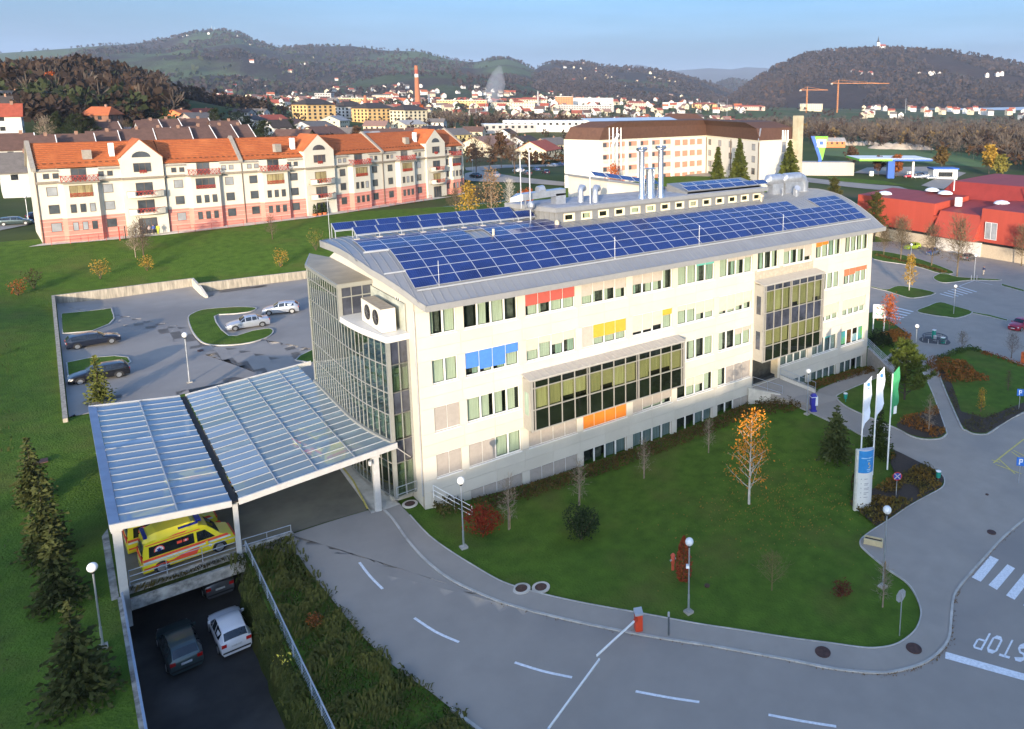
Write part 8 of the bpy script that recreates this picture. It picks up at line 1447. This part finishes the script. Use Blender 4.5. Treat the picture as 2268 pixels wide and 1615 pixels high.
# three flagpoles
FW = mat('flag_white', (.62,.66,.74), .7, var=.04); FG = mat('flag_green', (.035,.25,.10), .7, var=.06)
for i, (pb, vt, cl, lb) in enumerate((((29.37, -15.55),8.0,FW,'white flag with blue emblem on the left flagpole'),((30.61, -15.86),8.5,FW,'white flag with blue emblem on the middle flagpole'),((32.26, -16.14),8.2,FG,'green flag with white patch on the right flagpole'))):
    t = empty('flagpole', (pb[0],pb[1],hz(*pb)), R(-38)+.25, lb.replace('flag with','flagpole flying a flag with') if False else lb, 'flag'); MB().tube([(0,0,-.2),(0,0,vt)], [.07,.05], 8).build('pole', WHITE, t, True)
    m = MB(); nn = 8; top, L_, w = vt, 4.0, .58
    for a in range(nn):
        for b in range(2):
            za, zb = top-L_*a/nn, top-L_*(a+1)/nn; xa, xb_ = .06+w*b/2, .06+w*(b+1)/2
            f_ = lambda x, z: (x*(1-.55*max(0,(top-z)/L_-.75)*4*.6), .10*math.sin(3.2*(top-z)+i)*(x/w), z+.55*(x-.06)/w*(1 if (top-z) < .2 else 1)+(.6*(x/w) if (top-z)/L_ > .95 else 0))
            m.quad(f_(xa,zb),f_(xb_,zb),f_(xb_,za),f_(xa,za))
    fl = m.build('flag', cl, t, True); e = MB()
    if cl is FW:
        e.poly([(.32+.14*math.cos(a),-.09,top-.12+.17*math.sin(a)) for a in np.linspace(0,2*PI,11)[:-1]]); e.poly([(.32+.14*math.cos(a),.09,top-.12+.17*math.sin(a)) for a in np.linspace(0,2*PI,11)[:-1]][::-1]); e.quad((.22,-.09,top-.5),(.42,-.09,top-.5),(.42,-.09,top-.42),(.22,-.09,top-.42)); e.build('emblem', mat('emblem_blue', (.05,.20,.52), .6), fl)
    else: e.quad((.2,-.11,top-3.4),(.48,-.11,top-3.35),(.48,-.11,top-2.7),(.2,-.11,top-2.75)); e.build('emblem', WHITE, fl)
# traffic signs
def sign(p, h, rz, label, draw): t = empty('traffic_sign', (p[0],p[1],hz(*p)+.05), rz, label, 'traffic sign'); MB().tube([(0,0,-.1),(0,0,h)], .032, 8).build('pole', GALV, t, True); draw(t, h); return t
def disc(r, y, z, mm, name, par, n=20, a0=0.): m = MB(); P = [(r*math.cos(a+a0),y,z+r*math.sin(a+a0)) for a in np.linspace(0,2*PI,n+1)[:-1]]; m.poly(P); m.poly([(x,y+.02,zz) for x,_,zz in P][::-1]); return m.build(name, mm, par)
SRED = mat('sign_red', (.50,.025,.03), .5); SBLU = mat('sign_deep_blue', (.02,.07,.36), .5)
def nostop(t, h):
    d = disc(.34,-.05,h-.1,SRED,'disc',t); disc(.275,-.056,h-.1,SBLU,'blue_field',d); m = MB()
    for s in (1,-1): a = Vector((.23,-.062,.23*s)); b = -a; b.y = -.062; c = Vector((0,0,h-.1)); e = Vector((.028*s,0,-.028)) ; m.quad(a+c-e, b+c-e, b+c+e, a+c+e); m.quad(a+c+e, b+c+e, b+c-e, a+c-e)
    m.build('cross', mat('sign_cross', (.66,.6,.6), .5), d)
sign((28.97, -19.12), 1.95, R(-42), 'round blue no stopping sign with red rim and cross in the flag bed', nostop)
def stopback(t, h): d = disc(.40,.06,h-.15,mat('sign_back', (.40,.41,.42), .5, .4),'plate',t,8,PI/8); m = MB(); m.box(-.02,.02,.03,.06,h-.5,h+.2); m.build('bracket', GALV, d)
sign((16.18, -27.77), 2.55, R(-8), 'eight sided stop sign seen from behind at the right lawn tip', stopback)
def park(t, h): m = MB(); m.box(-.3,.3,-.05,-.03,h-.7,h); b = m.build('plate', mat('sign_bright_blue', (.03,.16,.55), .5), t); m = MB(); m.box(-.12,-.04,-.055,-.05,h-.6,h-.12); m.box(-.04,.12,-.055,-.05,h-.2,h-.12); m.box(-.04,.12,-.055,-.05,h-.42,h-.34); m.box(.08,.14,-.055,-.05,h-.4,h-.14); m.build('letter', WHITE, b)
sign((52.52, -17.30), 2.2, R(-50), 'blue parking sign at the edge of the right garden', park); sign((38.49, -23.94), 2.2, R(-50), 'blue parking sign beside the yellow bay marking', park)
p = (65.31, 7.46); t = empty('pharmacy_sign', (p[0],p[1],hz(*p)), R(-38), 'square white sign with green emblem on two posts by the east corner', 'sign'); m = MB(); m.box(-.85,.85,-.09,.09,2.0,3.9); bd = m.build('board', WHITE, t); m = MB(); m.box(-.8,-.66,-.07,.07,-.2,2.0); m.build('post', WHITE, t); m = MB(); m.box(.66,.8,-.07,.07,-.2,2.0); m.build('post', WHITE, t)
EG = mat('emblem_green', (.05,.30,.16), .6); m = MB()
for a0, a1 in zip(np.linspace(-2.9,-.25,9), np.linspace(-2.9,-.25,9)[1:]): m.quad(*[(k*math.cos(a),-.1,2.95+k*math.sin(a)) for k, a in ((.42,a0),(.55,a0),(.55,a1),(.42,a1))])
m.build('emblem', EG, bd)
for k, (x0, x1, z) in enumerate(((-.55,-.2,3.5),(-.1,.2,3.55),(.28,.55,3.5),(-.35,.35,3.25),(-.2,.2,2.95))): m = MB(); m.quad((x0,-.1,z),(x1,-.1,z),(x1,-.1,z+.13),(x0,-.1,z+.13)); m.build('lettering', EG if k < 3 else PGREY, bd)
# barrier
p = (4.66, -18.61); t = empty('road_barrier', (p[0],p[1],hz(*p)+.1), R(-24), 'orange red barrier box with white arm across the drive', 'barrier'); BR_ = mat('barrier_red', (.55,.055,.018), .5, var=.06); MB().box(-.2,.2,-.2,.2,0,1.0).build('housing', BR_, t); m = MB(); m.hexa([(-.23,-.23,1.0),(.23,-.23,1.0),(.23,.23,1.0),(-.23,.23,1.0),(-.23,-.23,1.1),(.23,-.23,1.1),(.23,.23,1.22),(-.23,.23,1.22)]); m.build('lid', GREYM, t)
m = MB(); m.quad((.205,-.12,.5),(.205,.12,.5),(.205,.12,.85),(.205,-.12,.85)); m.build('notice', WHITE, t); m = MB(); m.quad((.208,-.06,.6),(.208,.06,.6),(.208,.06,.75),(.208,-.06,.75)); m.build('notice_mark', PGREY, t)
tip = Vector((1.08, -19.71)); loc = Vector(p); R2 = Matrix.Rotation(-R(-24),2); dv = R2 @ (tip-loc); m = MB(); m.bar((-.15,-.24,.85),(dv.x*.12,dv.y*.12-.1,.86),.14,.16); m.build('arm_mount', BR_, t); m = MB(); m.bar((dv.x*.1,dv.y*.1-.1,.86),(dv.x,dv.y,.90),.07,.1); m.build('arm', WHITE, t)
a_, b_ = Vector((1.08, -19.96)), Vector((-3.21, -22.04)); t = empty('road_barrier', (b_.x,b_.y,hz(*b_)+.1), 0, 'far half of the barrier, a white arm coming in from the lower edge', 'barrier'); MB().tube([(0,0,0),(0,0,.9)], .05, 8).build('post', GALV, t); m = MB(); m.bar((0,0,.86),(a_.x-b_.x,a_.y-b_.y,.88),.07,.1); m.build('arm', WHITE, t)
p = (5.75, -19.94); t = empty('bollard', (p[0],p[1],hz(*p)+.1), 0, 'slim dark grey post with pale cap beside the barrier', 'bollard'); MB().tube([(0,0,0),(0,0,1.15)], .055, 10).build('post', mat('dark_grey_post', (.10,.11,.11), .5), t, True); MB().tube([(0,0,1.15),(0,0,1.4)], .06, 10).build('cap', GREYM, t, True)
p = (9.85, -15.48); t = empty('hydrant', (p[0],p[1],hz(*p)), 0, 'red fire hydrant left of the rust column shrub', 'hydrant'); HR = mat('hydrant_red', (.55,.09,.05), .5); m = MB(); m.lathe((0,0,-.1), [(.10,0),(.10,.5),(.13,.55),(.13,.95),(.08,1.05)], 12); m.build('body', HR, t, True); m = MB(); m.tube([(-.22,0,.72),(.22,0,.72)], .06, 8); m.build('outlet', GREYM, t); m = MB(); m.lathe((0,0,.95), [(.15,0),(.15,.08),(.04,.2)], 10); m.build('cap', HR, t)
# covers
CAST = mat('rusty_cast_iron', (.075,.035,.025), .7, var=.25, scale=5, bump=.4, bscale=30)
for p, ring, r, lb in (((1.06, -11.85),True,.36,'round manhole cover with pale ring at the pavement edge'),((2.08, -12.38),True,.36,'round manhole cover with pale ring set in the lawn'),((-0.69, 1.06),True,.36,'round manhole cover with pale ring beside the canopy column'),((11.60, -26.00),False,.42,'rusty round manhole cover in the curved pavement'),((15.81, -28.91),False,.42,'rusty round manhole cover at the pavement corner'),((30.33, -25.91),False,.30,'small rusty cover in the plaza near the crossing'),((30.10, -22.08) if False else (34.87, -23.23),False,.12,'tiny drain cover in the plaza'),((-7.27, 43.68),False,.3,'dark drain grate in the left car park'),((10.42, -18.05),False,.16,'small brown cover in the grass right of the lamp')):
    t = empty('manhole_cover', (p[0],p[1],hz(*p)+.095), 0, lb, 'manhole cover')
    if ring: m = MB(); m.lathe((0,0,-.05), [(r*1.5,0),(r*1.5,.07),(r*1.02,.075)], 20); m.build('ring', CONCL, t)
    m = MB(); m.lathe((0,0,-.05), [(r,0),(r,.085),(r*.9,.088)], 20); m.build('cover', CAST, t)
# trough, bins, post boxes, bench ring
p = (22.56, -21.58); t = empty('planter_trough', (p[0],p[1],hz(*p)+.1), R(-62), 'oblong yellowish concrete trough at the edge of the plaza', 'planter'); PT = mat('yellow_concrete', (.52,.43,.25), .85, var=.08); m = MB(); a, b, h = .62, .24, .42
for q in ((-a,a,-b,-b+.07),(-a,a,b-.07,b),(-a,-a+.07,-b+.07,b-.07),(a-.07,a,-b+.07,b-.07)): m.box(*q,0,h)
m.build('trough', PT, t); MB().box(-a+.07,a-.07,-b+.07,b-.07,.1,.3).build('soil', SOIL, t)
TEAL = mat('bin_teal', (.012,.22,.17), .5, var=.06)
for p, lb in (((33.46, -19.94),'teal litter bin on a post at the tip of the flag bed'),((39.78, -6.30),'teal litter bin on a post at the tip of the grass island')):
    t = empty('litter_bin', (p[0],p[1],hz(*p)+.1), .5, lb, 'litter bin'); MB().tube([(.16,0,0),(.16,0,1.05)], .04, 8).build('post', TEAL, t); m = MB(); m.lathe((-.08,0,.5), [(.17,0),(.2,.45),(.2,.5)], 14); m.build('bin', TEAL, t, True); m = MB(); m.lathe((-.08,0,1.0), [(.2,0),(.2,.05),(.05,.1)], 14); m.build('lid', WHITE, t)
NB = mat('box_blue', (.03,.03,.30), .5, var=.06); p = (35.86, -5.53); t = empty('post_box', (p[0],p[1],hz(*p)+.1), R(-30), 'blue and white upright box standing on the path by the east entrance', 'box'); m = MB(); m.box(-.3,.3,-.25,.25,.55,1.45); m.hexa([(-.3,-.25,1.45),(.3,-.25,1.45),(.3,.25,1.45),(-.3,.25,1.45),(-.16,-.1,1.72),(.16,-.1,1.72),(.16,.1,1.72),(-.16,.1,1.72)]); m.build('box', NB, t); m = MB(); m.hexa([(.08,-.27,.6),(.33,-.27,.6),(.33,.26,.6),(.08,-.26,.6),(.12,-.27,1.4),(.33,-.27,1.5),(.33,.26,1.5),(.12,-.26,1.4)]); m.build('front', WHITE, t); m = MB(); m.box(-.32,.32,-.27,.27,1.40,1.46); m.build('band', WHITE, t); MB().box(-.2,.2,-.18,.18,0,.55).build('stand', NB, t); MB().box(-.3,.3,-.25,.25,-.02,.08).build('foot', NB, t)
p = (67.53, 0.54); t = empty('bicycle_rack', (p[0],p[1],hz(*p)+.1), 0, 'round dark rail ring on short posts with two teal bins in the plaza', 'rack'); DG = mat('dark_slate', (.07,.08,.10), .5, .2); m = MB(); m.tube([(1.5*math.cos(a),1.5*math.sin(a),.62) for a in np.linspace(0,2*PI,25)], .07, 6, 0, False); m.tube([(1.5*math.cos(a),1.5*math.sin(a),.40) for a in np.linspace(0,2*PI,25)], .05, 6, 0, False); m.build('rail', DG, t)
for k in range(8): a = k*PI/4; MB().tube([(1.5*math.cos(a),1.5*math.sin(a),0),(1.5*math.cos(a),1.5*math.sin(a),.66)], .05, 6).build('post', GREYM, t)
m = MB(); m.lathe((0,0,-.05), [(1.9,0),(1.9,.07)], 24); m.build('base', mat('dark_paving', (.09,.085,.085), .9), t); m = MB(); m.lathe((0,0,0), [(.2,0),(.22,.7),(.2,.75)], 12); m.build('hub', GREYM, t)
for q, lb in (((.25,.3),'teal litter bin in the middle of the round rail ring, farther one'),((-.1,-1.2),'teal litter bin at the near side of the round rail ring')): o = MB().box(-.2,.2,-.17,.17,0,1.25 if q[1] > 0 else .7).build('litter_bin', TEAL, None, loc=(p[0]+q[0],p[1]+q[1],hz(*p)+.14)); tag(o, lb, 'litter bin'); MB().box(-.22,.22,-.19,.19,1.25 if q[1] > 0 else .7,1.33 if q[1] > 0 else .78).build('lid', WHITE, o)
for k, p in enumerate(((108.18, 17.42), (109.12, 16.89))): o = MB().tube([(-.3,0,-.1),(-.3,0,.8),(0,0,.95),(.3,0,.8),(.3,0,-.1)], .03, 6).build('cycle_stand', GALV, None, True, loc=(p[0],p[1],hz(*p)+.1), rot=(0,0,.6)); tag(o, ('left','right')[k]+' of two steel cycle stands at the foot of the tall lamp', 'stand')
p = (67.95, -10.57); o = MB().box(-.25,.25,-.2,.2,0,1.3).build('post_box', mat('box_orange', (.55,.12,.03), .5), None, loc=(p[0],p[1],hz(*p)+.1)); tag(o, 'small orange box at the right edge of the garden', 'box')
# bird droppings and wheel marks are left to the asphalt; leaves along the kerb
gk = np.random.default_rng(21); KP = []
for a, b in zip(kerb_line[12:], kerb_line[13:]):
    for k in range(int(14*gk.uniform(.2,1.2))): t_ = gk.uniform(); KP.append((a[0]+(b[0]-a[0])*t_+gk.normal(0,.10)+.02, a[1]+(b[1]-a[1])*t_+gk.normal(0,.10)-.12))
KP = np.array(KP); o = leaves('kerb_leaves', np.c_[KP, HZ(KP[:,0],KP[:,1])+.085], .09, leafmat('kerb_leaf', (.20,.11,.03), (.12,.06,.02)), None, 4); o['kind'] = 'stuff'
# people
def person(pos, rz, label, top, legs, hair, stride=.32, h=1.75, sit=False, z=None):
    t = empty('person', (pos[0],pos[1],hz(*pos)+.1 if z is None else z), rz, label, 'person'); k = h/1.75
    J = {'pel':(0,0,.95),'bel':(0,0,1.12),'che':(0,0,1.34),'nek':(0,0,1.5),'hd0':(.01,0,1.6),'hd1':(.02,0,1.72),'shl':(0,.17,1.42),'ell':(-.12,.23,1.17),'hal':(.02,.24,.95),'shr':(0,-.17,1.42),'elr':(-.02,-.24,1.16),'har':(.18,-.23,.99),'hil':(0,.09,.9),'knl':(.10+stride*.35,.1,.5),'anl':(stride*.95,.1,.08),'tol':(stride*.95+.17,.1,.04),'hir':(0,-.09,.9),'knr':(.02-stride*.3,-.1,.5),'anr':(-stride*1.05,-.1,.12),'tor':(-stride*1.05+.14,-.1,.03)}
    RD_ = dict(pel=.135,bel=.125,che=.15,nek=.055,hd0=.09,hd1=.085,shl=.075,ell=.05,hal=.04,shr=.075,elr=.05,har=.04,hil=.095,knl=.065,anl=.045,tol=.035,hir=.095,knr=.065,anr=.045,tor=.035)
    E_ = [('pel','bel'),('bel','che'),('che','nek'),('nek','hd0'),('hd0','hd1'),('che','shl'),('shl','ell'),('ell','hal'),('che','shr'),('shr','elr'),('elr','har'),('pel','hil'),('hil','knl'),('knl','anl'),('anl','tol'),('pel','hir'),('hir','knr'),('knr','anr'),('anr','tor')]
    N_ = list(J); me = bpy.data.meshes.new('body'); me.from_pydata([tuple(c*k for c in J[n]) for n in N_], [(N_.index(a),N_.index(b)) for a, b in E_], []); o = obj('body', me, t); md = o.modifiers.new('skin','SKIN')
    for v, n in zip(me.skin_vertices[0].data, N_): v.radius = (RD_[n]*k,)*2
    me.skin_vertices[0].data[0].use_root = True; o.modifiers.new('sub','SUBSURF').levels = 1; dg = bpy.context.evaluated_depsgraph_get(); nm = bpy.data.meshes.new_from_object(o.evaluated_get(dg)); o.modifiers.clear(); o.data = nm
    SK = mat('skin', (.42,.24,.17), .6); nm.materials.clear()
    for mm in (top, legs, SK, mat('shoe', (.05,.04,.035), .6)): nm.materials.append(mm)
    for pl in nm.polygons: c = pl.center; z_ = c.z/k; pl.material_index = 3 if z_ < .1 else 1 if z_ < .96 and abs(c.y) < .2*k else 2 if z_ > 1.5 or z_ < 1.0 else 0; pl.use_smooth = True
    MB().sphere((-.01*k,0,1.70*k), .098*k, 10, 6).build('hair', hair, t, True); return t
NV = mat('navy_jacket', (.015,.025,.07), .8); BG = mat('beige_trousers', (.50,.42,.32), .8); HB = mat('brown_hair', (.10,.05,.025), .7)
a, b = Vector((113.32, 18.94)), Vector((117.46, 18.45)); person((114.80, 18.57), math.atan2(b.y-a.y,b.x-a.x)+PI, 'man in navy jacket and beige trousers walking across the right car park', NV, BG, HB)
for q, c, l, lb in (((-5.0,103.9),mat('blue_coat',(.05,.10,.35),.8),mat('dark_trousers',(.03,.03,.035),.8),'person in blue coat standing in the doorway of the flats'),((-4.4,103.6),mat('yellow_vest',(.55,.62,.05),.8),mat('yellow_trousers',(.50,.55,.06),.8),'person in bright yellow clothes at the flats entrance'),((-5.6,103.7),mat('pale_coat',(.45,.36,.33),.8),mat('dark_trousers',(.03,.03,.035),.8),'person in pale clothes between the blue and dark coats at the flats entrance'),((-6.6,103.6),mat('dark_coat',(.03,.035,.06),.8),mat('dark_trousers',(.03,.03,.035),.8),'person in dark coat left of the others at the flats entrance')): person(q, -PI/2+RNG.uniform(-.6,.6), lb, c, l, HB, .06)
for k, q in enumerate(((21.6,106.4),(22.6,106.8),(23.6,107.1))): t = tree('potted_conifer', q, 2.3, ('left','middle','right')[k]+' of three slim potted conifers at the second gable door', 'column', 300+k, cat='plant', leaf=L_CON, spread=.16, dens=.3, size=.25); m = MB(); m.lathe((0,0,-.1), [(.35,0),(.5,.6)], 10); m.build('pot', mat('terracotta', (.50,.13,.05), .8), t)
m = MB(); F = Face(FP[0], FP[1], 6.95); 
for k, (x, lb) in enumerate(((9.6,'red letter box post before the flats, left'),(10.4,'dark thin post before the flats, right'))): q = F.p(x,3.0,0); t = empty('post', q, 0, lb, 'post'); MB().box(-.08,.08,-.08,.08,-.3,2.0).build('shaft', DARK if k else REDR, t)
o = MB().box(-.7,.7,-.4,.4,0,.08).build('drain_cover', CAST, None, loc=(*(-21.10, 21.97),hz(*(-21.10, 21.97))+.05)); tag(o, 'rusty flat cover in the grass at the far left', 'manhole cover')
m = MB()
